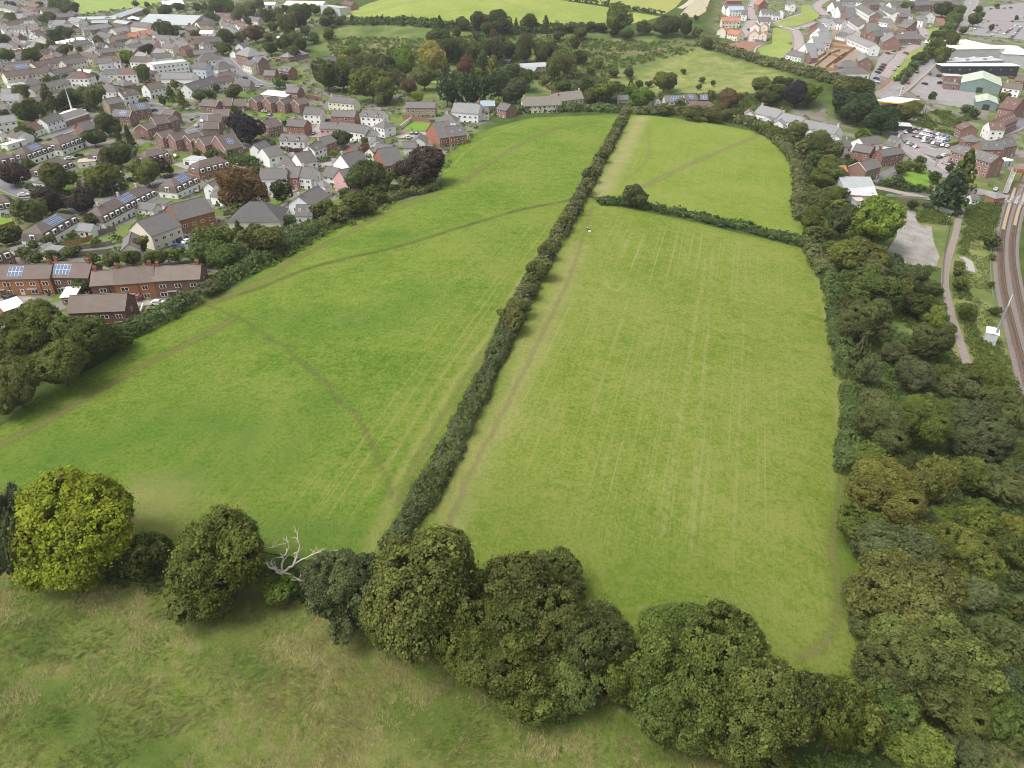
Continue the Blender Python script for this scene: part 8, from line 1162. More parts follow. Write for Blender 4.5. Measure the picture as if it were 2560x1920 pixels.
for bi, (lab, pol, sp_, size, hh, cc) in enumerate(BRUSH):
    r = np.random.default_rng(800 + bi)
    P = np.array(pol)
    ar = np.ptp(P[:, 0]) * np.ptp(P[:, 1])
    n = int(ar / (sp_ * sp_))
    x = r.uniform(P[:, 0].min(), P[:, 0].max(), n)
    y = r.uniform(P[:, 1].min(), P[:, 1].max(), n)
    k = inside(pol, x, y)
    x, y = x[k], y[k]
    if cc == 'gt':
        for _, _, _, _, hx, hy, hz_, ro, L_, D_, *rest in HOUSES:
            dx, dy = x - hx, y - hy
            u_, v_ = dx * math.cos(ro) + dy * math.sin(ro), -dx * math.sin(ro) + dy * math.cos(ro)
            ok = (np.abs(u_) > L_ / 2 + 1.2) | (np.abs(v_) > D_ / 2 + 1.2)
            x, y = x[ok], y[ok]
        for nm_, mt_, w_, pts_ in ROADS:
            ok = poly_dist(pts_, x, y) > w_ / 2 + 2.2
            x, y = x[ok], y[ok]
    else:
        for nm_, mt_, w_, pts_ in ROADS:
            ok = poly_dist(pts_, x, y) > w_ / 2 + .6
            x, y = x[ok], y[ok]
    for nm_, mt_, pl_ in SHEETS:
        ok = ~inside(pl_, x, y)
        x, y = x[ok], y[ok]
    dens = smooth_noise(x, y, 9, bi)
    k = dens > .22
    x, y = x[k], y[k]
    n = len(x)
    if n == 0:
        continue
    sc = size * r.uniform(.6, 1.5, n)
    C0 = np.stack([x, y, terr(x, y) + hh * r.uniform(.15, .8, n)], 1)
    per = 30 if size > .8 else 22
    ci = np.repeat(np.arange(n), per)
    ld = sphere_dirs(n * per, r)
    ld[:, 2] = np.abs(ld[:, 2]) * .8 + .05
    C = C0[ci] + ld * (sc[ci] * r.uniform(.5, 1.05, n * per))[:, None] * np.array([1, 1, .75])
    val = np.clip(.5 + (r.random(n)[ci] - .5) * .5 + (r.random(n * per) - .5) * .35, 0, 1)
    o = obj('undergrowth', leaf_mesh('undergrowth', C, ld + r.normal(size=C.shape) * .5, .22 * size + .02, val, r), None, (0, 0, 0), 0, None, LC[cc])
    o['label'] = lab
    o['kind'] = 'stuff'

# meadow grass leaning in the wind: masses nobody could count
def grass_mass(seed, n, thr, hb, hk, colr, lab, invert=False):
    r = np.random.default_rng(seed)
    x = r.uniform(-105, 75, n)
    y = r.uniform(46, 112, n)
    k = inside(FIELDS['meadow'], x, y)
    x, y = x[k], y[k]
    cl = smooth_noise(x, y, 4.2, 71) * .4 + smooth_noise(x, y, 1.3, 72) * .35 + smooth_noise(x, y, 12, 74) * .25
    if invert:
        cl = 1 - cl
    k = cl + r.normal(size=len(cl)) * .05 > thr
    x, y, cl = x[k], y[k], cl[k]
    n = len(x)
    per = 5
    ci = np.repeat(np.arange(n), per)
    bx = x[ci] + r.normal(size=n * per) * .14
    by = y[ci] + r.normal(size=n * per) * .14
    bz = terr(bx, by) + .12
    ht = (hb + hk * (cl[ci] - .4)) * r.uniform(.5, 1.5, n * per)
    la = .7 + (smooth_noise(bx, by, 8, 73) - .5) * 5 + r.normal(size=n * per) * .4
    lean = ht * r.uniform(.4, 1.3, n * per)
    tx, ty = bx + np.cos(la) * lean, by + np.sin(la) * lean
    wd = .024 * r.uniform(.7, 1.6, n * per)
    px_, py_ = -np.sin(la) * wd, np.cos(la) * wd
    V = np.stack([np.stack([bx - px_, by - py_, bz], 1), np.stack([bx + px_, by + py_, bz], 1), np.stack([tx, ty, bz + ht], 1)], 1).reshape(-1, 3)
    val = np.clip(r.normal(.45, .22, n)[ci] + r.normal(size=n * per) * .1, 0, 1)
    o = obj('tall_grass', mesh_np('tall_grass', V, np.arange(len(V)).reshape(-1, 3), LEAF, {'v': ('FACE', val)}), None, (0, 0, 0), 0, None, colr)
    o['kind'] = 'stuff'
    o['label'] = lab
grass_mass(77, 150000, .48, .22, .6, (.33, .30, .13), 'bleached straw grass leaning across the foreground meadow')
grass_mass(78, 110000, .48, .15, .3, (.16, .21, .045), 'fresh green grass tussocks across the foreground meadow', True)

# ---------------------------------------------------------------- buildings
WC = {'white': (.80, .80, .78), 'cream': (.72, .66, .54), 'brick': (.265, .158, .130), 'brick2': (.17, .10, .075), 'brick3': (.20, .095, .075), 'obrick': (.32, .150, .110), 'obrick2': (.34, .155, .075), 'rbrick': (.235, .13, .10), 'pink': (.60, .36, .36), 'stone': (.35, .275, .20), 'dark': (.05, .055, .065), 'lblue': (.55, .62, .70), 'tan': (.40, .34, .26), 'lgrey': (.46, .47, .47), 'greenw': (.20, .26, .24),
      'wood': (.33, .19, .085), 'oldwood': (.21, .185, .155), 'palewood': (.42, .41, .40), 'concrete': (.40, .38, .34), 'steel': (.33, .34, .34)}
RC = {'slate': (.175, .165, .158), 'lslate': (.265, .262, .262), 'dslate': (.115, .11, .108), 'brown': (.165, .132, .115), 'rbrown': (.185, .120, .098), 'orange': (.42, .19, .12), 'metal': (.34, .365, .365), 'white': (.78, .77, .75), 'tile': (.205, .165, .14), 'thatch': (.24, .215, .18), 'lgrey': (.42, .42, .42), 'lblue': (.34, .39, .44), 'green': (.40, .45, .36), 'cream': (.62, .58, .47), 'tan': (.42, .35, .28)}
def win_mesh():
    b = MB()
    b.box(-.5, .5, -.07, 0, -.5, -.43)
    b.box(-.5, .5, -.07, 0, .43, .5)
    b.box(-.5, -.43, -.07, 0, -.43, .43)
    b.box(.43, .5, -.07, 0, -.43, .43)
    b.box(-.035, .035, -.06, 0, -.43, .43)
    return b.mesh('window', FRAME)
def pane_mesh():
    b = MB()
    b.box(-.43, .43, -.035, .0, -.43, .43)
    return b.mesh('pane', GLASS)
def winfar_mesh():
    b = MB()
    b.box(-.5, .5, -.05, 0, -.5, .5)
    b.mi = 1
    b.box(-.39, .39, -.07, -.04, -.4, .4)
    return b.mesh('window', FRAME, GLASS)
def bx_mesh(name, m, *d):
    """one box"""
    b = MB()
    b.box(*d)
    return b.mesh(name, m)
WIN, PANE, WINFAR = win_mesh(), pane_mesh(), winfar_mesh()
DOOR = bx_mesh('door', PANEL, -.48, .48, -.06, 0, 0, 2.05)
def door_leaf():
    b = MB()
    b.box(-.48, .48, -.06, 0, 0, 2.05)
    b.mi = 1
    b.box(-.3, .3, -.075, -.05, 1.3, 1.85)
    b.mi = 2
    b.box(-.56, -.48, -.08, 0, 0, 2.13)
    b.box(.48, .56, -.08, 0, 0, 2.13)
    b.box(-.48, .48, -.08, 0, 2.05, 2.13)
    return b.mesh('door', PANEL, GLASS, FRAME)
DOOR = door_leaf()
def garage_leaf():
    b = MB()
    b.box(-1.15, 1.15, -.05, 0, 0, 2.1)
    for k in range(4):
        b.box(-1.1, 1.1, -.075, -.045, .1 + k * .5, .52 + k * .5)
    return b.mesh('garage_door', PANEL)
GARAGE = garage_leaf()
def chimney_mesh():
    b = MB()
    b.box(-.45, .45, -.35, .35, -1.2, 1.25)
    b.box(-.52, .52, -.42, .42, 1.25, 1.4)
    return b.mesh('chimney', WALL)
CHIM = chimney_mesh()
def pot_mesh():
    b = MB()
    for k in (-.22, .22):
        b.tube([(k, 0, 1.38), (k, 0, 1.85)], [.14, .11], 8)
    return b.mesh('chimney_pot', simple('terracotta', (.33, .16, .09), .8, .15, 2))
POT = pot_mesh()
SKYL = bx_mesh('skylight', FRAME, -.4, .4, -.55, .55, 0, .07)
def skyl_mesh():
    b = MB()
    b.box(-.42, .42, -.6, .6, 0, .06)
    b.mi = 1
    b.box(-.34, .34, -.52, .52, .05, .08)
    return b.mesh('skylight', FRAME, GLASS)
SKYL = skyl_mesh()
def pv_mesh():
    b = MB()
    b.box(-.5, .5, -.82, .82, 0, .05)
    b.mi = 1
    b.box(-.46, .46, -.78, .78, .045, .06)
    return b.mesh('solar_panel', FRAME, SOLAR)
PV = pv_mesh()
DOORC = [(.05, .07, .12), (.25, .04, .03), (.6, .6, .58), (.04, .10, .06), (.03, .03, .035), (.62, .62, .6)]

def place_windows(root, L, D, he, vis, near, rr, ridge_x=True, mans=False, sills=0.9, chance=1.0, big=False):
    ns = max(1, int(round((he - .2) / 2.6)))
    for sd_ in vis:
        s = int(sd_)
        span = L if s in (0, 2) else D
        if s in (0, 2):
            n = max(1, int(span / (3.6 if big else 2.9)))
        else:
            n = 1 if span < 9 else 2
        rz = {0: 0, 1: math.pi / 2, 2: math.pi, 3: -math.pi / 2}[s]
        door_k = rr.randrange(n) if s in (0, 2) else -1
        for fl in range(ns):
            zc = sills + fl * 2.6 + .6
            if zc + .7 > he + .05:
                continue
            for k in range(n):
                if rr.random() > (chance if s in (0, 2) else .7):
                    continue
                t = (k + .5) / n * span - span / 2 + rr.uniform(-.12, .12)
                if n > 3 and fl == 0 and s in (0, 2) and k % 3 == door_k % 3 or (fl == 0 and k == door_k):
                    px, py = {0: (t, -D / 2 - .005), 2: (-t, D / 2 + .005)}[s]
                    obj('door', DOOR, root, (px, py, .3), rz, None, rr.choice(DOORC))
                    continue
                w = (rr.choice([1.7, 1.9, 2.1]) if big else rr.choice([1.1, 1.2, 1.5, 1.75])) if s in (0, 2) else 1.0
                hgt = 1.25 if fl == 0 else 1.15
                loc = {0: (t, -D / 2 - .005, zc), 1: (L / 2 + .005, t, zc), 2: (-t, D / 2 + .005, zc), 3: (-L / 2 - .005, -t, zc)}[s]
                if near:
                    q = obj('window', WIN, root, loc, rz, (w, 1, hgt))
                    obj('pane', PANE, q)
                else:
                    obj('window', WINFAR, root, loc, rz, (w, 1, hgt))
def build_house(nm, lt, cat, near, x, y, z, rot, L, D, he, ty, rc, wc, vis, op, hi):
    rr = random.Random(hi)
    root = thing(nm, label_of(lt), cat, (x, y, z), rot, 'buildings ' + LZONE[lt[1]])
    vj = rr.uniform(.9, 1.08)
    wcol = tuple(v * vj for v in WC[wc])
    rj = rr.uniform(.88, 1.12) * (.82 if rc in ('slate', 'lslate', 'brown', 'tile', 'rbrown') else 1)
    rcol = tuple(v * rj for v in RC[rc])
    shed = 'shed' in op
    pitch = math.radians(18 if shed and L * D > 150 else 24 if rc in ('metal', 'white', 'green') else 45 if rc == 'thatch' else 33 + rr.uniform(-2, 4))
    hx, hy = L / 2, D / 2
    w = MB()
    rf = MB()
    ov, og, th = (.35, .22, .14) if rc != 'thatch' else (.5, .35, .35)
    ridge = he
    if ty == 'g':
        rise = hy * math.tan(pitch)
        ridge = he + rise
        w.box(-hx, hx, -hy, hy, 0, he)
        w.f.pop(1)
        w.m.pop(1)
        for sx in (-1, 1):
            tri = [(sx * hx, -hy, he), (sx * hx, hy, he), (sx * hx, 0, ridge - .02)]
            w.poly(tri if sx > 0 else tri[::-1])
        e = he - ov * math.tan(pitch)
        for sy in (-1, 1):
            pts = [(-hx - og, sy * (hy + ov), e + th), (hx + og, sy * (hy + ov), e + th), (hx + og, 0, ridge + th), (-hx - og, 0, ridge + th)]
            rf.slab(pts if sy < 0 else pts[::-1], th)
    elif ty == 'h':
        rise = hy * math.tan(pitch)
        ridge = he + rise
        w.box(-hx, hx, -hy, hy, 0, he)
        rx = max(hx - hy, 0.15)
        e = he - ov * math.tan(pitch) + th
        A_, B_, C_, D_ = (-hx - ov, -hy - ov, e), (hx + ov, -hy - ov, e), (hx + ov, hy + ov, e), (-hx - ov, hy + ov, e)
        R0, R1 = (-rx, 0, ridge + th), (rx, 0, ridge + th)
        for f in ([A_, B_, R1, R0], [B_, C_, R1], [C_, D_, R0, R1], [D_, A_, R0], [D_, C_, B_, A_]):
            rf.poly(f)
    elif ty == 'm':
        # steep tiled upper storey under a shallow hipped top
        w.box(-hx, hx, -hy, hy, 0, he)
        h1 = 2.5
        i1 = .75
        e0 = [(-hx - .2, -hy - .2, he), (hx + .2, -hy - .2, he), (hx + .2, hy + .2, he), (-hx - .2, hy + .2, he)]
        e1 = [(-hx + i1, -hy + i1, he + h1), (hx - i1, -hy + i1, he + h1), (hx - i1, hy - i1, he + h1), (-hx + i1, hy - i1, he + h1)]
        rx = max(hx - hy * .9, .3)
        ridge = he + h1 + hy * .5
        R0, R1 = (-rx, 0, ridge), (rx, 0, ridge)
        for k in range(4):
            rf.poly([e0[k], e0[(k + 1) % 4], e1[(k + 1) % 4], e1[k]])
        rf.poly([e1[0], e1[1], R1, R0])
        rf.poly([e1[1], e1[2], R1])
        rf.poly([e1[2], e1[3], R0, R1])
        rf.poly([e1[3], e1[0], R0])
        rf.poly(e0[::-1])
    elif ty == 'n':
        w.box(-hx, hx, -hy, hy, 0, he)
        b1 = he + D * math.tan(math.radians(9))
        w.poly([(-hx, hy, he), (hx, hy, he), (hx, hy, b1), (-hx, hy, b1)])
        w.poly([(hx, -hy, he), (hx, hy, he), (hx, hy, b1)])
        w.poly([(-hx, hy, he), (-hx, -hy, he), (-hx, hy, b1)])
        rf.slab([(-hx - .3, -hy - .3, he + .06), (hx + .3, -hy - .3, he + .06), (hx + .3, hy + .2, b1 + .12), (-hx - .3, hy + .2, b1 + .12)], .12)
        ridge = b1
    else:
        w.box(-hx, hx, -hy, hy, 0, he)
        rf.box(-hx - .15, hx + .15, -hy - .15, hy + .15, he, he + .22)
    obj('wall', w.mesh('wall', WALL), root, color=wcol)
    roof = obj('roof', rf.mesh('roof', ROOF), root, color=rcol)
    if ty in ('g', 'h') and rc not in ('thatch',) and not shed:
        rl = hx + og if ty == 'g' else max(hx - hy, .15)
        obj('ridge_tiles', bx_mesh('ridge_tiles', ROOF, -rl, rl, -.13, .13, ridge + th - .05, ridge + th + .09), roof, color=rr.choice([(.20, .12, .09), rcol, rcol, tuple(v * 1.3 for v in rcol)]))
    if 'b' in op.split() or op.endswith('b') and not shed:
        # white bargeboards and fascia
        bb = MB()
        if ty == 'g':
            for sx in (-1, 1):
                for sy in (-1, 1):
                    e = he - ov * math.tan(pitch)
                    xo = sx * (hx + og)
                    pts = [(xo, sy * (hy + ov), e + th), (xo, 0, ridge + th), (xo, 0, ridge - .16), (xo, sy * (hy + ov), e - .16)]
                    i = len(bb.v)
                    for q in (0, .05 * sx):
                        bb.v += [(p[0] + q, p[1], p[2]) for p in pts]
                    bb.f += [(i, i + 1, i + 2, i + 3), (i + 4, i + 7, i + 6, i + 5), (i, i + 4, i + 5, i + 1), (i + 3, i + 2, i + 6, i + 7)]
            bb.m = [0] * len(bb.f)
            obj('bargeboard', bb.mesh('bargeboard', WHITEP), root)
    # chimneys
    nchim = 0
    toks = op.split()
    if any(t in ('cc',) for t in toks):
        nchim = max(3, int(L / 9))
    elif any(t in ('c', 'cs', 'cb') for t in toks):
        nchim = 1 if L < 9 else 2
    for k in range(nchim):
        t = -hx + .9 + (L - 1.8) * (k / (nchim - 1) if nchim > 1 else rr.choice([0, 1]))
        if ty in ('h', 'm'):
            t *= max(0.0, (hx - hy)) / hx
        ch = obj('chimney', CHIM, roof, (t, rr.uniform(-.15, .15), ridge), 0, None, (.27, .12, .08) if wc not in ('white', 'cream') or rr.random() < .5 else (.55, .5, .45))
        obj('chimney_pot', POT, root, (t, 0, ridge), 0)
    # roof fittings
    if ty == 'g' and any('s' == t or t == 'cs' for t in toks):
        for k in range(max(2, int(L / 4))):
            t = (k + .5) / max(2, int(L / 4)) * L - hx
            for sy in (-1, 1) if False else (-1,) if '0' in vis else (1,):
                yy = sy * hy * .5
                o = obj('skylight', SKYL, roof, (t, yy, he + (hy - abs(yy)) * math.tan(pitch) + th))
                o.rotation_euler = (-sy * pitch, 0, 0)
    pv = [t for t in toks if t.startswith('solar')]
    if pv:
        spots = {'solar2': [(.16, 5), (.0, 0)], 'solar1': [(.27, 5)], 'solar': [(.55, max(3, min(7, int(L / 2.4))))]}[pv[0]]
        if pv[0] == 'solar2':
            spots = [(.45, 4)]
        sy = -1 if '0' in vis else 1
        for fr, n in spots:
            x0 = -hx + L * fr
            for a in range(n):
                for b2 in range(2):
                    tx = x0 + (a - n / 2 + .5) * 1.04
                    if abs(tx) > hx - .6:
                        continue
                    if ty == 'm':
                        tp = math.atan2(hy * .5, hy - .75)
                        yy = sy * (hy - .75) * (.32 + .42 * b2)
                        zz = he + 2.5 + ((hy - .75) - abs(yy)) * math.tan(tp) + .03
                        if abs(tx) > max(hx - hy * .9, .3) + (abs(yy)):
                            continue
                    else:
                        tp = pitch
                        dd = (.5 + (b2 - .5) * 1.68) if hy > 3 else 0
                        yy = sy * (hy * .52 + (b2 - .5) * 1.68 * math.cos(tp))
                        zz = he + (hy - abs(yy)) * math.tan(tp) + th + .02
                    o = obj('solar_panel', PV, roof, (tx, yy, zz))
                    o.rotation_euler = (-sy * tp, 0, 0)
    # openings
    if ty == 'm':
        place_windows(root, L, D, he, vis, near, rr)
        for sd_ in vis:
            s = int(sd_)
            span = L if s in (0, 2) else D
            n = max(2, int(span / 3.3)) if s in (0, 2) else 1
            rz = {0: 0, 1: math.pi / 2, 2: math.pi, 3: -math.pi / 2}[s]
            for k in range(n):
                t = (k + .5) / n * (span - 1) - (span - 1) / 2
                zc = he + 1.2
                off = .28
                loc = {0: (t, -hy + off, zc), 1: (hx - off, t, zc), 2: (-t, hy - off, zc), 3: (-hx + off, -t, zc)}[s]
                q = obj('dormer_window', DORM, root, loc, rz)
                obj('pane', PANE, q, (0, -.32, 0), 0, (1.35, 1, 1.25))
    elif shed:
        if L * D > 150 and 'f' != ty:
            b = bx_mesh('loading_door', PANEL, -2, 2, -.06, 0, 0, min(3.6, he - .4))
            for sd_ in vis[:1]:
                s = int(sd_)
                rz = {0: 0, 1: math.pi / 2, 2: math.pi, 3: -math.pi / 2}[s]
                loc = {0: (hx * .2, -hy, .05), 1: (hx, 0, .05), 2: (0, hy, .05), 3: (-hx, 0, .05)}[s]
                obj('loading_door', b, root, loc, rz, None, (.05, .055, .06))
        elif 'gar' in toks:
            n = max(2, int(L / 2.7))
            for k in range(n):
                obj('garage_door', GARAGE, root, ((k + .5) / n * L - hx, -hy - .005, .28), 0, (.95, 1, 1), (.03, .12, .10))
        else:
            if '0' in vis and L > 3:
                obj('door', DOOR, root, (hx * .3, -hy - .005, .28), 0, None, rr.choice(DOORC))
                obj('window', WINFAR, root, (-hx * .4, -hy - .005, 1.5), 0, (1.2, 1, .9))
    else:
        place_windows(root, L, D, he, vis, near, rr, big='near' in toks)
    if 'd' in toks and ty == 'g':
        sy = -1
        for k in range(2):
            t = (-.25 + .5 * k) * L
            d = MB()
            d.box(t - .8, t + .8, -hy - .05, -hy + 2.2, he - .3, he + .9)
            d.poly([(t - .8, -hy - .05, he + .9), (t + .8, -hy - .05, he + .9), (t, -hy - .05, he + 1.6)])
            obj('dormer', d.mesh('dormer', WALL), root, color=WC['white'])
            dr = MB()
            dr.slab([(t - 1, -hy - .2, he + .75), (t, -hy - .2, he + 1.7), (t, -hy + 2.6, he + 1.7), (t - 1, -hy + 2.6, he + .75)][::-1], .08)
            dr.slab([(t + 1, -hy - .2, he + .75), (t, -hy - .2, he + 1.7), (t, -hy + 2.6, he + 1.7), (t + 1, -hy + 2.6, he + .75)], .08)
            obj('dormer_roof', dr.mesh('dormer_roof', ROOF), root, color=rcol)
            q = obj('window', WINFAR, root, (t, -hy - .06, he + .35), 0, (.9, 1, 1.0))
    if 'near' in toks:
        # porch canopies over the doors and a downpipe at each party wall
        for k in range(max(1, int(L / 8))):
            t = (k + .35) / max(1, int(L / 8)) * L - hx
            obj('porch_canopy', bx_mesh('porch_canopy', STEEL, t - 1.4, t + 1.4, -hy - .9, -hy, 2.5, 2.62), root)
            obj('downpipe', bx_mesh('downpipe', RUBBER, t + 2.6, t + 2.7, -hy - .1, -hy - .01, .1, he), root)
    return root
def dorm_mesh():
    b = MB()
    b.box(-.8, .8, -.33, .6, -.75, .75)
    b.box(-.9, .9, -.42, .9, .75, .84)
    return b.mesh('dormer_window', FRAME)
DORM = dorm_mesh()
for hi, row in enumerate(HOUSES):
    build_house(*row, hi)

# ---------------------------------------------------------------- cars
def car_meshes():
    prof = [(-2.1, .35), (-2.12, .75), (-2.0, .95), (-1.55, 1.0), (-1.15, 1.40), (.35, 1.43), (1.05, .98), (1.85, .86), (2.1, .70), (2.12, .35)]
    b = MB()
    n = len(prof)
    def half(z):
        return .86 if z < 1.0 else .86 - (z - 1.0) * .42
    Lf = [(p[0], -half(p[1]), p[1]) for p in prof]
    Rt = [(p[0], half(p[1]), p[1]) for p in prof]
    b.poly(Lf)
    b.poly(Rt[::-1])
    for k in range(n):
        a, c = k, (k + 1) % n
        b.poly([Lf[a], Rt[a], Rt[c], Lf[c]][::-1])
    body = b.mesh('body', PAINT)
    g_ = MB()
    for s in (-1, 1):
        y1, y2 = s * (.86 - .05 * .42 + .012), s * (.86 - .36 * .42 + .012)
        pts = [(-1.42, y1, 1.05), (.85, y1, 1.05), (.30, y2, 1.36), (-1.08, y2, 1.36)]
        g_.poly(pts if s < 0 else pts[::-1])
    for (xa, za, xb, zb, sg) in ((.93, 1.09, .44, 1.40, 1), (-1.50, 1.07, -1.2, 1.36, -1)):
        q = .03 * sg
        pts = [(xa + q, -.74, za), (xa + q, .74, za), (xb + q, .62, zb), (xb + q, -.62, zb)]
        g_.poly(pts if sg > 0 else pts[::-1])
    glass = g_.mesh('windows', GLASS)
    w_ = MB()
    w_.tube([(0, -.1, 0), (0, .1, 0)], .32, 12)
    return body, glass, w_.mesh('wheel', RUBBER)
CB, CG, CW = car_meshes()
lt = MB()
lt.box(2.02, 2.125, -.78, -.45, .62, .76)
HEADL = lt.mesh('headlight', FRAME)
CC = {'white': (.75, .75, .75), 'silver': (.42, .43, .44), 'black': (.018, .019, .022), 'red': (.30, .025, .03), 'blue': (.035, .075, .22), 'teal': (.06, .13, .14), 'green': (.16, .30, .12), 'grey': (.16, .16, .17)}
for lt, x, y, ro, cc, gi in CARS:
    lab, grp = label_of(lt), CARGROUPS[gi]
    z = tz(x, y) + .13
    t = thing('parked_car' if 'driving' not in grp else 'moving_car', lab, 'car', (x, y, z), ro, grp)
    obj('body', CB, t, color=CC[cc])
    obj('windows', CG, t)
    for wx in (-1.3, 1.32):
        for wy in (-.78, .78):
            obj('wheel', CW, t, (wx, wy, .32))

# ---------------------------------------------------------------- lamps, fences, walls
def lamp_parts():
    p = MB()
    p.tube([(0, 0, 0), (0, 0, 1.2), (0, 0, 6.6), (.25, 0, 7.0), (.9, 0, 7.1)], [.10, .075, .055, .05, .045], 8)
    h = MB()
    h.box(.8, 1.45, -.13, .13, 7.02, 7.16)
    h.box(.88, 1.4, -.10, .10, 6.96, 7.02)
    return p.mesh('post', STEEL), h.mesh('lantern', FRAME)
LP, LH = lamp_parts()
for x, y, lab in LAMPS:
    t = thing('street_lamp', lab, 'street lamp', (x, y, tz(x, y)), pr.uniform(0, 6.28), 'street lamps')
    obj('post', LP, t)
    obj('lantern', LH, t)
for lab, h, cc, pts in FENCES:
    wall = cc in ('rbrick', 'cream', 'concrete')
    x0, y0 = pts[0]
    z0 = tz(x0, y0)
    t = thing('garden_wall' if wall else 'fence', lab, 'wall' if wall else 'fence', (x0, y0, z0))
    for a, b_ in zip(pts[:-1], pts[1:]):
        L = math.hypot(b_[0] - a[0], b_[1] - a[1])
        ro = math.atan2(b_[1] - a[1], b_[0] - a[0])
        za = min(tz(*a), tz(*b_)) - z0 - .1
        m = MB()
        if wall:
            m.box(0, L, -.11, .11, 0, h + .1)
            m.box(-.02, L + .02, -.16, .16, h + .1, h + .18)
            q = obj('wall_section', m.mesh('wall_section', WALL), t, (a[0] - x0, a[1] - y0, za), ro, None, WC[cc])
        elif cc == 'steel':
            m.box(0, L, -.02, .02, h - .08, h)
            m.box(0, L, -.02, .02, h * .5 - .04, h * .5 + .04)
            q = obj('rail', m.mesh('rail', STEEL), t, (a[0] - x0, a[1] - y0, za + .1), ro)
            p = MB()
            p.box(-.05, .05, -.05, .05, 0, h + .1)
            obj('post', p.mesh('post', STEEL), t, (a[0] - x0, a[1] - y0, za), ro)
        else:
            nb = max(3, int(L / .3))
            for k in range(nb):
                m.box(k * L / nb + .01, (k + 1) * L / nb - .01, -.02 + .012 * (k % 2), .02 + .012 * (k % 2), .05, h + .1 + .03 * math.sin(k * 7.1))
            m.box(0, L, -.05, -.02, h * .75, h * .75 + .09)
            m.box(0, L, -.05, -.02, h * .2, h * .2 + .09)
            q = obj('board_panel', m.mesh('board_panel', PANEL), t, (a[0] - x0, a[1] - y0, za), ro, None, WC[cc])
            q['kind'] = 'stuff'
            p = MB()
            p.box(-.06, .06, -.06, .06, 0, h + .18)
            obj('post', p.mesh('post', PANEL), t, (a[0] - x0, a[1] - y0, za), ro, None, WC[cc])

# ---------------------------------------------------------------- railway
def along(pts, d):
    P = np.array(pts)
    seg = np.linalg.norm(np.diff(P, axis=0), axis=1)
    cum = np.concatenate([[0], np.cumsum(seg)])
    s = np.arange(0, cum[-1], d)
    k = np.clip(np.searchsorted(cum, s, side='right') - 1, 0, len(seg) - 1)
    t = ((s - cum[k]) / seg[k])[:, None]
    q = P[k] * (1 - t) + P[k + 1] * t
    dd = (P[k + 1] - P[k]) / seg[k][:, None]
    return q, np.arctan2(dd[:, 1], dd[:, 0])
labs = ['curving railway track nearest the white lineside cabinet', 'outer railway track at the right edge of the photograph']
for ti, pts in enumerate(TRACKS):
    V, Fq = ribbon(pts, [-2.6, -1.5, 0, 1.5, 2.6], .12 + .01 * ti)
    V[0::5, 2] -= .1
    V[4::5, 2] -= .1
    bed = obj('trackbed', mesh_np('trackbed', V, Fq, BALLAST, None, True))
    bed['kind'] = 'structure'
    x0, y0 = pts[0]
    z0 = tz(x0, y0)
    t = thing('railway_track', labs[ti], 'railway track', (x0, y0, z0), 0, 'railway tracks')
    for s in (-.75, .75):
        P = np.array(pts)
        T = np.gradient(P, axis=0)
        T /= np.linalg.norm(T, axis=1, keepdims=True)
        q = P + np.stack([-T[:, 1], T[:, 0]], 1) * s
        zz = terr(q[:, 0], q[:, 1]) + .12 + .01 * ti
        vs, fs = [], []
        for i in range(len(q)):
            nx_, ny_ = -T[i, 1] * .05, T[i, 0] * .05
            vs += [(q[i, 0] - nx_ - x0, q[i, 1] - ny_ - y0, zz[i] - z0), (q[i, 0] + nx_ - x0, q[i, 1] + ny_ - y0, zz[i] - z0), (q[i, 0] + nx_ - x0, q[i, 1] + ny_ - y0, zz[i] + .32 - z0), (q[i, 0] - nx_ - x0, q[i, 1] - ny_ - y0, zz[i] + .32 - z0)]
            if i:
                b0 = 4 * (i - 1)
                for k in range(4):
                    fs.append((b0 + k, b0 + (k + 1) % 4, b0 + 4 + (k + 1) % 4, b0 + 4 + k))
        obj('rail', mesh_np('rail', vs, fs, RAILM), t)
    q, an = along(pts, .75)
    m = MB()
    for (qx, qy), a in zip(q, an):
        c_, s_ = math.cos(a), math.sin(a)
        zc = tz(qx, qy) + .12 - z0
        cor = [(qx - x0 + c_ * u - s_ * v, qy - y0 + s_ * u + c_ * v) for u, v in ((-.13, -1.25), (.13, -1.25), (.13, 1.25), (-.13, 1.25))]
        m.slab([(p[0], p[1], zc + .16) for p in cor], .16)
    o = obj('sleepers', m.mesh('sleepers', SLEEPER), t)
    o['kind'] = 'stuff'
    # timber boards between the rails towards the level crossing
    k = int(len(pts) * .33)
    V, Fq = ribbon(pts[:k], [-.6, .6], .12 + .01 * ti + .26)
    V = V - np.array([x0, y0, z0])
    obj('walkway_boards', mesh_np('walkway_boards', V, Fq, WOODP), t)
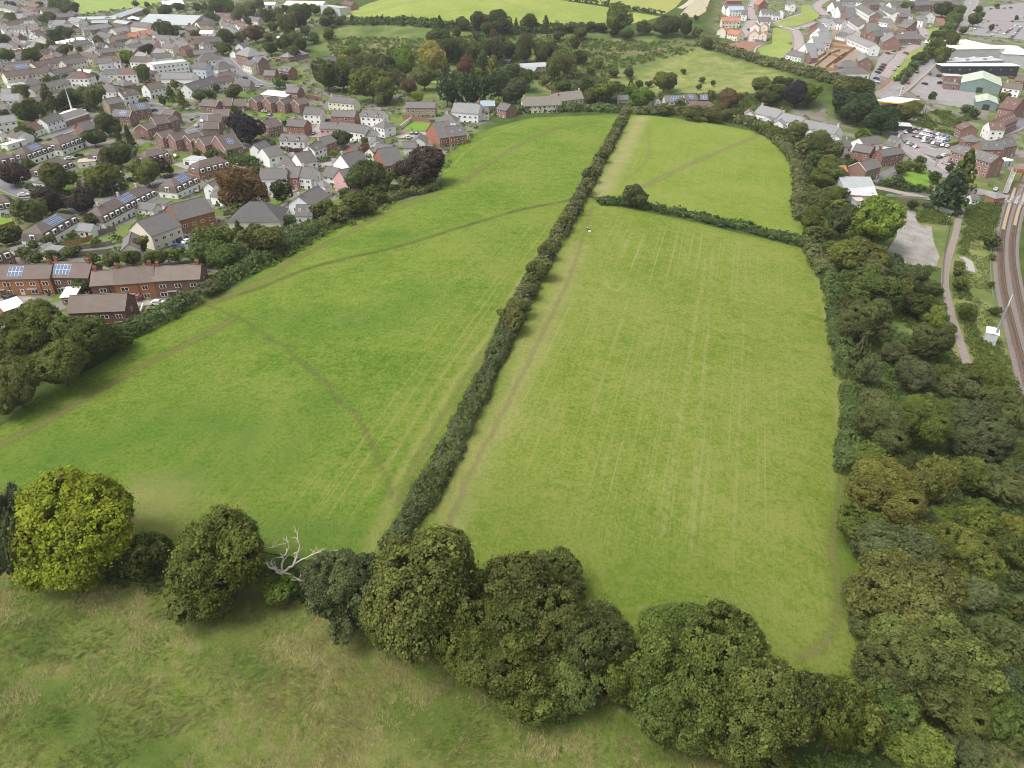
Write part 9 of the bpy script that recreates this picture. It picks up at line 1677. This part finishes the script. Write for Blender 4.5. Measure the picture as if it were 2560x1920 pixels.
# level crossing deck
cr = SP['crossing']
t = thing('level_crossing', 'level crossing deck with dark panels across the railway', 'level crossing', (cr[0][0], cr[0][1], cr[0][2]))
cv = [Vector(p) for p in cr]
for k in range(6):
    a = cv[0].lerp(cv[1], (k + .04) / 6) - cv[0]
    b_ = cv[0].lerp(cv[1], (k + .96) / 6) - cv[0]
    c_ = cv[3].lerp(cv[2], (k + .96) / 6) - cv[0]
    d_ = cv[3].lerp(cv[2], (k + .04) / 6) - cv[0]
    m = MB()
    m.slab([(p.x, p.y, p.z + .5) for p in (a, b_, c_, d_)], .2)
    obj('deck_panel', m.mesh('deck_panel', TARMAC if k % 2 else CONC), t)
for p0, p1 in ((0, 1), (3, 2)):
    m = MB()
    a, b_ = cv[p0] - cv[0], cv[p1] - cv[0]
    m.tube([(a.x, a.y, a.z + 1.5), (b_.x, b_.y, b_.z + 1.5)], .09, 6)
    obj('barrier', m.mesh('barrier', WOODP), t)
    for k in range(3):
        q = a.lerp(b_, k / 2)
        m = MB()
        m.tube([(q.x, q.y, q.z), (q.x, q.y, q.z + 1.6)], .12, 6)
        obj('barrier_post', m.mesh('barrier_post', WHITEP), t)
# footbridge
a, b_ = Vector(SP['bridge'][0]), Vector(SP['bridge'][1])
ro = math.atan2(b_.y - a.y, b_.x - a.x)
L = (b_.xy - a.xy).length
t = thing('footbridge', 'red iron station footbridge with pale stairs', 'footbridge', tuple(a), ro)
RED = simple('red_painted_iron', (.33, .11, .08), .6, .2, 1)
m = MB()
m.box(0, L, -1, 1, 5.0, 5.2)
obj('deck', m.mesh('deck', TARPALE), t)
for s in (-1, 1):
    m = MB()
    m.box(0, L, s * 1.05 - .05, s * 1.05 + .05, 5.0, 6.3)
    for k in range(int(L / 1.5)):
        m.box(k * 1.5, k * 1.5 + .12, s * 1.14 - .05, s * 1.14 + .05, 4.9, 6.35)
    obj('girder', m.mesh('girder', RED), t)
for k in (0.0, L * .5):
    for s in (-.8, .8):
        m = MB()
        m.box(k, k + .3, s - .15, s + .15, 0, 5)
        obj('pier', m.mesh('pier', RED), t)
sa, sb = Vector(SP['stairs'][0]), Vector(SP['stairs'][1])
v = sb - sa
vl = v.xy.length
ang = math.atan2(v.y, v.x) - ro
m = MB()
for k in range(24):
    m.box(k * vl / 24, (k + 1) * vl / 24, -.9, .9, 5.0 * (1 - (k + 1) / 24), 5.2 * (1 - k / 24))
q = obj('stairs', m.mesh('stairs', CONC), t, (0, 0, 0), ang)
for s in (-1, 1):
    m = MB()
    m.slab([(0, s * .95, 6.3), (vl, s * .95, 1.2), (vl, s * .95 + .08, 1.2), (0, s * .95 + .08, 6.3)][::s], 1.0)
    obj('stair_parapet', m.mesh('stair_parapet', WHITEP), t, (0, 0, 0), ang)
# lineside cabinet and mast
x, y, z = SP['cabinet']
t = thing('equipment_cabinet', 'white lineside equipment cabinet beside the tall mast', 'cabinet', (x, y, z), 1.05)
t.scale = (1.3, 1.3, 1.3)
m = MB()
m.box(-1.7, 1.7, -1.2, 1.2, .15, 2.7)
obj('housing', m.mesh('housing', PANEL), t, color=(.50, .53, .52))
m = MB()
m.slab([(-1.85, -1.35, 2.75), (1.85, -1.35, 2.75), (1.85, 0, 2.95), (-1.85, 0, 2.95)], .08)
m.slab([(-1.85, 0, 2.95), (1.85, 0, 2.95), (1.85, 1.35, 2.75), (-1.85, 1.35, 2.75)], .08)
obj('cover', m.mesh('cover', WHITEP), t)
m = MB()
m.box(-.5, .5, -1.26, -1.2, .25, 2.3)
obj('door', m.mesh('door', PANEL), t, color=(.45, .48, .47))
m = MB()
m.box(-1.9, 1.9, -1.4, 1.4, -.2, .15)
obj('plinth', m.mesh('plinth', CONC), t)
x, y, z = SP['mast']
t = thing('radio_mast', 'tall grey steel mast standing beside the railway', 'mast', (x, y, z))
m = MB()
m.tube([(0, 0, 0), (0, 0, 9.5), (0, 0, 13)], [.40, .33, .26], 10)
obj('pole', m.mesh('pole', STEEL), t)
m = MB()
m.tube([(0, 0, 13), (0, 0, 16.5)], [.16, .09], 6)
obj('antenna', m.mesh('antenna', FRAME), t)
m = MB()
m.box(-.6, .6, -.6, .6, -.2, .2)
obj('foundation', m.mesh('foundation', CONC), t)

# ---------------------------------------------------------------- landmark buildings
def block(parent, name, a, b_, depth, roofc, wallc, rim=True):
    """flat topped block whose front eaves run a to b"""
    a, b_ = Vector(a), Vector(b_)
    ro = math.atan2(b_.y - a.y, b_.x - a.x)
    L = (b_.xy - a.xy).length
    h = (a.z + b_.z) / 2
    c_ = (a + b_) / 2
    n_ = Vector((-math.sin(ro), math.cos(ro), 0))
    c_ = c_ + n_ * depth / 2
    g0 = min(tz(c_.x + sx * L / 2 * math.cos(ro), c_.y + sx * L / 2 * math.sin(ro)) for sx in (-1, 1)) - 3
    e = bpy.data.objects.new(name, None)
    m = MB()
    m.box(-L / 2, L / 2, -depth / 2, depth / 2, g0 - h, 0)
    o = obj(name, m.mesh(name, WALL), parent, (c_.x - parent.location.x, c_.y - parent.location.y, h - parent.location.z), ro, None, WC[wallc])
    m = MB()
    m.box(-L / 2 - .4, L / 2 + .4, -depth / 2 - .4, depth / 2 + .4, .0, .35)
    r_ = obj('roof', m.mesh('roof', ROOF), o, color=RC[roofc])
    return o, L
sup = SP['super']
t = thing('supermarket', 'large white roofed supermarket beside the green sheds', 'supermarket', sup[0][0])
o1, L1 = block(t, 'main_hall', *sup[0], 'cream', 'lgrey')
o2, L2 = block(t, 'side_hall', *sup[1], 'white', 'lgrey')
o3, L3 = block(t, 'plant_deck', *sup[2], 'lgrey', 'lgrey')
o4, L4 = block(t, 'shop_front', *sup[3], 'white', 'dark')
for k, (fx, fy) in enumerate([(-.3, -.25), (-.05, .1), (.25, -.2), (-.25, .3), (.3, .25)]):
    m = MB()
    m.box(-3, 3, -1.6, 1.6, .3, .8)
    obj('rooflight', m.mesh('rooflight', WHITEP), o1, (fx * L1, fy * 46, 0))
for k in range(9):
    m = MB()
    m.box(-1.1, 1.1, -.8, .8, .3, 1.5)
    obj('air_handler', m.mesh('air_handler', WHITEP if k % 3 else STEEL), o3, ((k / 8 - .5) * L3 * .85, (k % 3 - 1) * 3, 0))
for k in range(7):
    obj('window', WINFAR, o4, ((k / 6 - .5) * L4 * .8, -4.52, -2.2), 0, (.9, 1, .9))
# petrol station canopy
cc_ = [Vector(p) for p in SP['canopy']]
c0 = sum(cc_, Vector()) / 4
gz = tz(c0.x, c0.y)
t = thing('petrol_canopy', 'white petrol station canopy with a yellow edge by the road', 'canopy', (c0.x, c0.y, gz))
loc = [(p.x - c0.x, p.y - c0.y, 4.8) for p in cc_]
m = MB()
m.slab(loc, .5)
obj('canopy_deck', m.mesh('canopy_deck', WHITEP), t)
YEL = simple('yellow_fascia', (.72, .45, .02), .5, .06, 1)
for k, nm in ((0, 'fascia'), (1, 'fascia')):
    a, b_ = Vector(loc[k]), Vector(loc[(k + 1) % 4])
    ou = ((a + b_) / 2).normalized() * .06
    ou.z = 0
    m = MB()
    m.slab([(a.x + ou.x, a.y + ou.y, 4.9), (b_.x + ou.x, b_.y + ou.y, 4.9), (b_.x + ou.x * 3, b_.y + ou.y * 3, 4.9), (a.x + ou.x * 3, a.y + ou.y * 3, 4.9)], .7)
    obj(nm, m.mesh(nm, YEL), t)
for u in (.2, .5, .8):
    for v in (.25, .75):
        p = Vector(loc[0]).lerp(Vector(loc[1]), u).lerp(Vector(loc[3]).lerp(Vector(loc[2]), u), v)
        m = MB()
        m.box(p.x - .2, p.x + .2, p.y - .2, p.y + .2, -.2, 4.4)
        obj('column', m.mesh('column', WHITEP), t)
        m = MB()
        m.box(p.x - 1.3, p.x - .6, p.y - .4, p.y + .4, 0, 1.7)
        obj('fuel_pump', m.mesh('fuel_pump', YEL), t)
x, y, z = SP['totem']
t = thing('totem_sign', 'white petrol totem sign with a red and yellow disc', 'sign', (x, y, z), .15)
m = MB()
m.box(-1.0, 1.0, -.15, .15, .3, 6.2)
obj('board', m.mesh('board', WHITEP), t)
m = MB()
m.tube([(0, -.17, 4.9), (0, -.20, 4.9)], .8, 20)
obj('red_ring', m.mesh('red_ring', simple('sign_red', (.5, .03, .02), .5, .03, 1)), t)
m = MB()
m.tube([(0, -.2, 4.9), (0, -.23, 4.9)], .6, 20)
obj('yellow_disc', m.mesh('yellow_disc', YEL), t)
m = MB()
for k in range(3):
    m.box(-.8, .8, -.17, -.15, 1.0 + k * .85, 1.5 + k * .85)
obj('price_panel', m.mesh('price_panel', PANEL), t, color=(.45, .46, .47))
# church with a needle spire
p0, p1, p2 = [Vector(p) for p in SP['church']]
t = thing('church', 'low modern brick church with a thin white needle spire', 'church', (p1.x, p1.y, tz(p1.x, p1.y)))
gz = tz(p1.x, p1.y)
h0 = p1.z - gz
e1 = p2 - p1
e0 = p0 - p1
q3 = p0 + e1
base = [Vector((p.x - p1.x, p.y - p1.y, 0)) for p in (p1, p2, q3, p0)]
m = MB()
for k in range(4):
    a, b_ = base[k], base[(k + 1) % 4]
    m.poly([(a.x, a.y, -1), (b_.x, b_.y, -1), (b_.x, b_.y, h0), (a.x, a.y, h0)])
obj('wall', m.mesh('wall', WALL), t, color=WC['obrick'])
m = MB()
mid = (base[0] + base[3]) / 2
mid2 = (base[1] + base[2]) / 2
for f in ([base[0], base[1], mid2, mid], [mid, mid2, base[2], base[3]]):
    zs = [h0 if q in (base[0], base[1], base[2], base[3]) else h0 + 2.2 for q in f]
    m.slab([(q.x * 1.02, q.y * 1.02, zz + .2) for q, zz in zip(f, zs)], .2)
obj('roof', m.mesh('roof', ROOF), t, color=RC['slate'])
m = MB()
a, b_ = base[0], base[1]
d_ = (b_ - a).normalized()
nn_ = Vector((d_.y, -d_.x, 0)) * .25
m.slab([(a.x + nn_.x, a.y + nn_.y, h0 + .25), (b_.x + nn_.x, b_.y + nn_.y, h0 + .25), (b_.x, b_.y, h0 + .25), (a.x, a.y, h0 + .25)], .5)
obj('fascia', m.mesh('fascia', WHITEP), t)
ro = math.atan2(d_.y, d_.x)
for k in range(8):
    q = a.lerp(b_, (k + .5) / 9) + nn_ * .1
    obj('window', WINFAR, t, (q.x, q.y, h0 - .75), ro, (1.3, 1, .8))
sx, sy, sz = SP['spire']
m = MB()
m.tube([(0, 0, -1.5), (0, 0, 0), (0, 0, 12.5)], [.75, .55, .06], 8)
obj('spire', m.mesh('spire', WHITEP), t, (sx - p1.x, sy - p1.y, sz - gz))
m = MB()
m.box(-6, 6, -4, 4, 0, .5)
m.box(-4.5, 4.5, -3, 3, .5, 1.0)
obj('lantern_roof', m.mesh('lantern_roof', WHITEP), t, (sx - p1.x, sy - p1.y, sz - gz - 1.5), ro)
# rugby posts
a, b_ = Vector(SP['posts'][0]), Vector(SP['posts'][1])
d_ = (b_ - a)
d_.z = 0
d_ = d_.normalized() * 5.6
t = thing('rugby_posts', 'white rugby posts on the far playing field', 'goal posts', (a.x, a.y, tz(a.x, a.y)))
for q in (Vector((0, 0, 0)), d_):
    m = MB()
    m.tube([(q.x, q.y, 0), (q.x, q.y, 12)], .12, 6)
    obj('post', m.mesh('post', WHITEP), t)
m = MB()
m.tube([(0, 0, 3), (d_.x, d_.y, 3)], .1, 6)
obj('crossbar', m.mesh('crossbar', WHITEP), t)
# scaffold on the brick row
a, b_ = Vector(SP['scaffold'][0]), Vector(SP['scaffold'][1])
ro = math.atan2(b_.y - a.y, b_.x - a.x)
L = (b_.xy - a.xy).length
t = thing('scaffolding', 'builders scaffolding with a plank deck against the brick row', 'scaffolding', (a.x, a.y, tz(a.x, a.y)), ro)
for k in range(5):
    for yy in (0, 1.2):
        m = MB()
        m.tube([(k * L / 4, yy, 0), (k * L / 4, yy, 6.3)], .05, 6)
        obj('standard', m.mesh('standard', STEEL), t)
for zz in (2.0, 4.2, 5.2, 6.1):
    m = MB()
    m.tube([(-.3, 0, zz), (L + .3, 0, zz)], .05, 6)
    obj('ledger', m.mesh('ledger', STEEL), t)
for k in range(5):
    m = MB()
    m.box(-.4, L + .4, .05 + k * .24, .26 + k * .24, 4.22, 4.27)
    obj('plank', m.mesh('plank', WOODP), t)
m = MB()
m.tube([(0, -.02, .2), (L * .5, -.02, 4.2)], .04, 6)
m.tube([(L, -.02, .2), (L * .5, -.02, 4.2)], .04, 6)
obj('brace', m.mesh('brace', STEEL), t)

# ---------------------------------------------------------------- bleached dead tree between the foreground oaks
x, y, z = SP['dead']
t = thing('dead_tree', 'bare bleached dead tree between the foreground oaks', 'tree', (x, y, z))
t.scale = (1.05, 1.05, 1.0)
rd = random.Random(4)
m = MB()
m.tube([(0, 0, -.3), (.1, 0, 2.4), (.05, .1, 4.7)], [.45, .36, .30], 9)
obj('trunk', m.mesh('trunk', DEADW), t)
def limb(start, pts, r0, twigs):
    P = [Vector(start) * 1.15] + [Vector((p[0] * 1.2, p[1] * 1.2, p[2] * 1.12)) for p in pts]
    Q = []
    for i in range(len(P) - 1):
        for k in range(4):
            f = k / 4
            v = P[i].lerp(P[i + 1], f)
            if i or k:
                v = v + Vector((rd.uniform(-.12, .12), rd.uniform(-.12, .12), rd.uniform(-.12, .12)))
            Q.append(v)
    Q.append(P[-1])
    m = MB()
    m.tube(Q, [r0 * .82 * (1 - .88 * k / len(Q)) for k in range(len(Q))], 6)
    for _ in range(twigs + 5):
        k = rd.randrange(len(Q) // 3, len(Q) - 1)
        d0 = Vector((rd.uniform(-1, 1), rd.uniform(-1, 1), rd.uniform(0, 1.2))).normalized() * rd.uniform(.7, 1.7)
        rk = r0 * (1 - .85 * k / len(Q)) * .6
        m.tube([Q[k], Q[k] + d0 * .5 + Vector((rd.uniform(-.15, .15), 0, .1)), Q[k] + d0], [rk, rk * .7, .015], 5)
    obj('branch', m.mesh('branch', DEADW), t)
limb((0, 0, 3.6), [(-1.2, .2, 4.6), (-2.6, .4, 6.0), (-3.7, .3, 7.6), (-4.2, .3, 8.3), (-3.9, 0, 8.8)], .26, 4)
limb((-3.0, .4, 6.6), [(-2.0, .8, 7.9), (-.6, 1.0, 8.1), (.9, 1.2, 8.5)], .13, 3)
limb((0, 0, 3.9), [(.1, .4, 5.4), (.4, .8, 6.5), (1.3, 1.0, 7.8), (1.1, 1.2, 9.6)], .24, 4)
limb((.1, 0, 3.9), [(1.4, .2, 5.0), (2.1, .6, 6.4), (2.7, 1.0, 8.2), (2.6, 1.2, 10.2), (2.3, 1.3, 11.0)], .25, 4)
limb((1.6, .3, 5.2), [(3.2, .6, 6.2), (4.6, .8, 7.0), (6.4, 1.0, 7.3), (7.4, 1.1, 7.2)], .16, 4)
limb((.2, 0, 3.8), [(1.6, -.6, 3.9), (2.8, -1.0, 3.4), (3.4, -1.2, 3.0)], .16, 3)
limb((-.1, 0, 3.9), [(-.5, -.3, 5.4), (-1.0, -.5, 6.2), (-.2, -.4, 6.8)], .17, 3)

# ---------------------------------------------------------------- the walker on the path and the white case
x, y, z = SP['person']
t = thing('person', 'person in pale top and dark trousers standing on the field path', 'person', (x, y, tz(x, y) + .05), 2.6)
sk = bpy.data.meshes.new('body')
vs = [(0, 0, .95), (0, 0, 1.2), (0, 0, 1.42), (0, 0, 1.52), (0, .02, 1.66), (-.1, 0, .9), (-.11, .02, .5), (-.12, 0, .08), (-.12, .14, .03), (.1, 0, .9), (.12, -.02, .5), (.13, -.05, .08), (.13, .09, .03), (-.2, 0, 1.4), (-.26, .02, 1.12), (-.2, .16, .98), (.2, 0, 1.4), (.26, .02, 1.12), (.2, .16, .98)]
es = [(0, 1), (1, 2), (2, 3), (3, 4), (0, 5), (5, 6), (6, 7), (7, 8), (0, 9), (9, 10), (10, 11), (11, 12), (2, 13), (13, 14), (14, 15), (2, 16), (16, 17), (17, 18)]
sk.from_pydata(vs, es, [])
bo = obj('body', sk, t)
md = bo.modifiers.new('skin', 'SKIN')
rad = [.15, .15, .15, .07, .115, .10, .075, .05, .05, .10, .075, .05, .05, .07, .05, .04, .07, .05, .04]
for k, rv in enumerate(rad):
    sk.skin_vertices[0].data[k].radius = (rv, rv)
sk.skin_vertices[0].data[0].use_root = True
bo.modifiers.new('sub', 'SUBSURF').levels = 1
sk.materials.append(simple('dark_trouser_cloth', (.025, .025, .03), .9, .1, 4))
m = MB()
m.tube([(0, 0, .98), (0, 0, 1.2), (0, 0, 1.44), (0, 0, 1.5)], [.19, .19, .2, .1], 10)
obj('top', m.mesh('top', WHITEP), t)
m = MB()
m.tube([(0, .02, 1.55), (0, .02, 1.68), (0, .02, 1.78)], [.08, .125, .07], 10)
obj('head', m.mesh('head', SKIN), t)
x, y, z = SP['case']
t = thing('equipment_case', 'small white case with a dark lid beside the walker', 'case', (x, y, tz(x, y) + .05), .1)
m = MB()
m.box(-.45, .45, -.3, .3, 0, .35)
m.box(-.48, .48, -.33, .33, .35, .42)
obj('shell', m.mesh('shell', WHITEP), t)
m = MB()
m.box(-.42, .42, .36, .48, .05, .75)
obj('lid', m.mesh('lid', RUBBER), t)

# ---------------------------------------------------------------- thin autumn haze over the valley
m = bpy.data.materials.new('valley_haze')
m.use_nodes = True
nt, lk = m.node_tree.nodes, m.node_tree.links
nt.clear()
pv = nt.new('ShaderNodeVolumePrincipled')
pv.inputs['Color'].default_value = (.86, .90, .95, 1)
pv.inputs['Density'].default_value = .0001
pv.inputs['Anisotropy'].default_value = .2
ou = nt.new('ShaderNodeOutputMaterial')
lk.new(pv.outputs[0], ou.inputs['Volume'])
b = MB()
b.box(-4400, 4400, -1200, 4900, -60, 130)
hz = obj('haze', b.mesh('haze', m))
hz['kind'] = 'stuff'
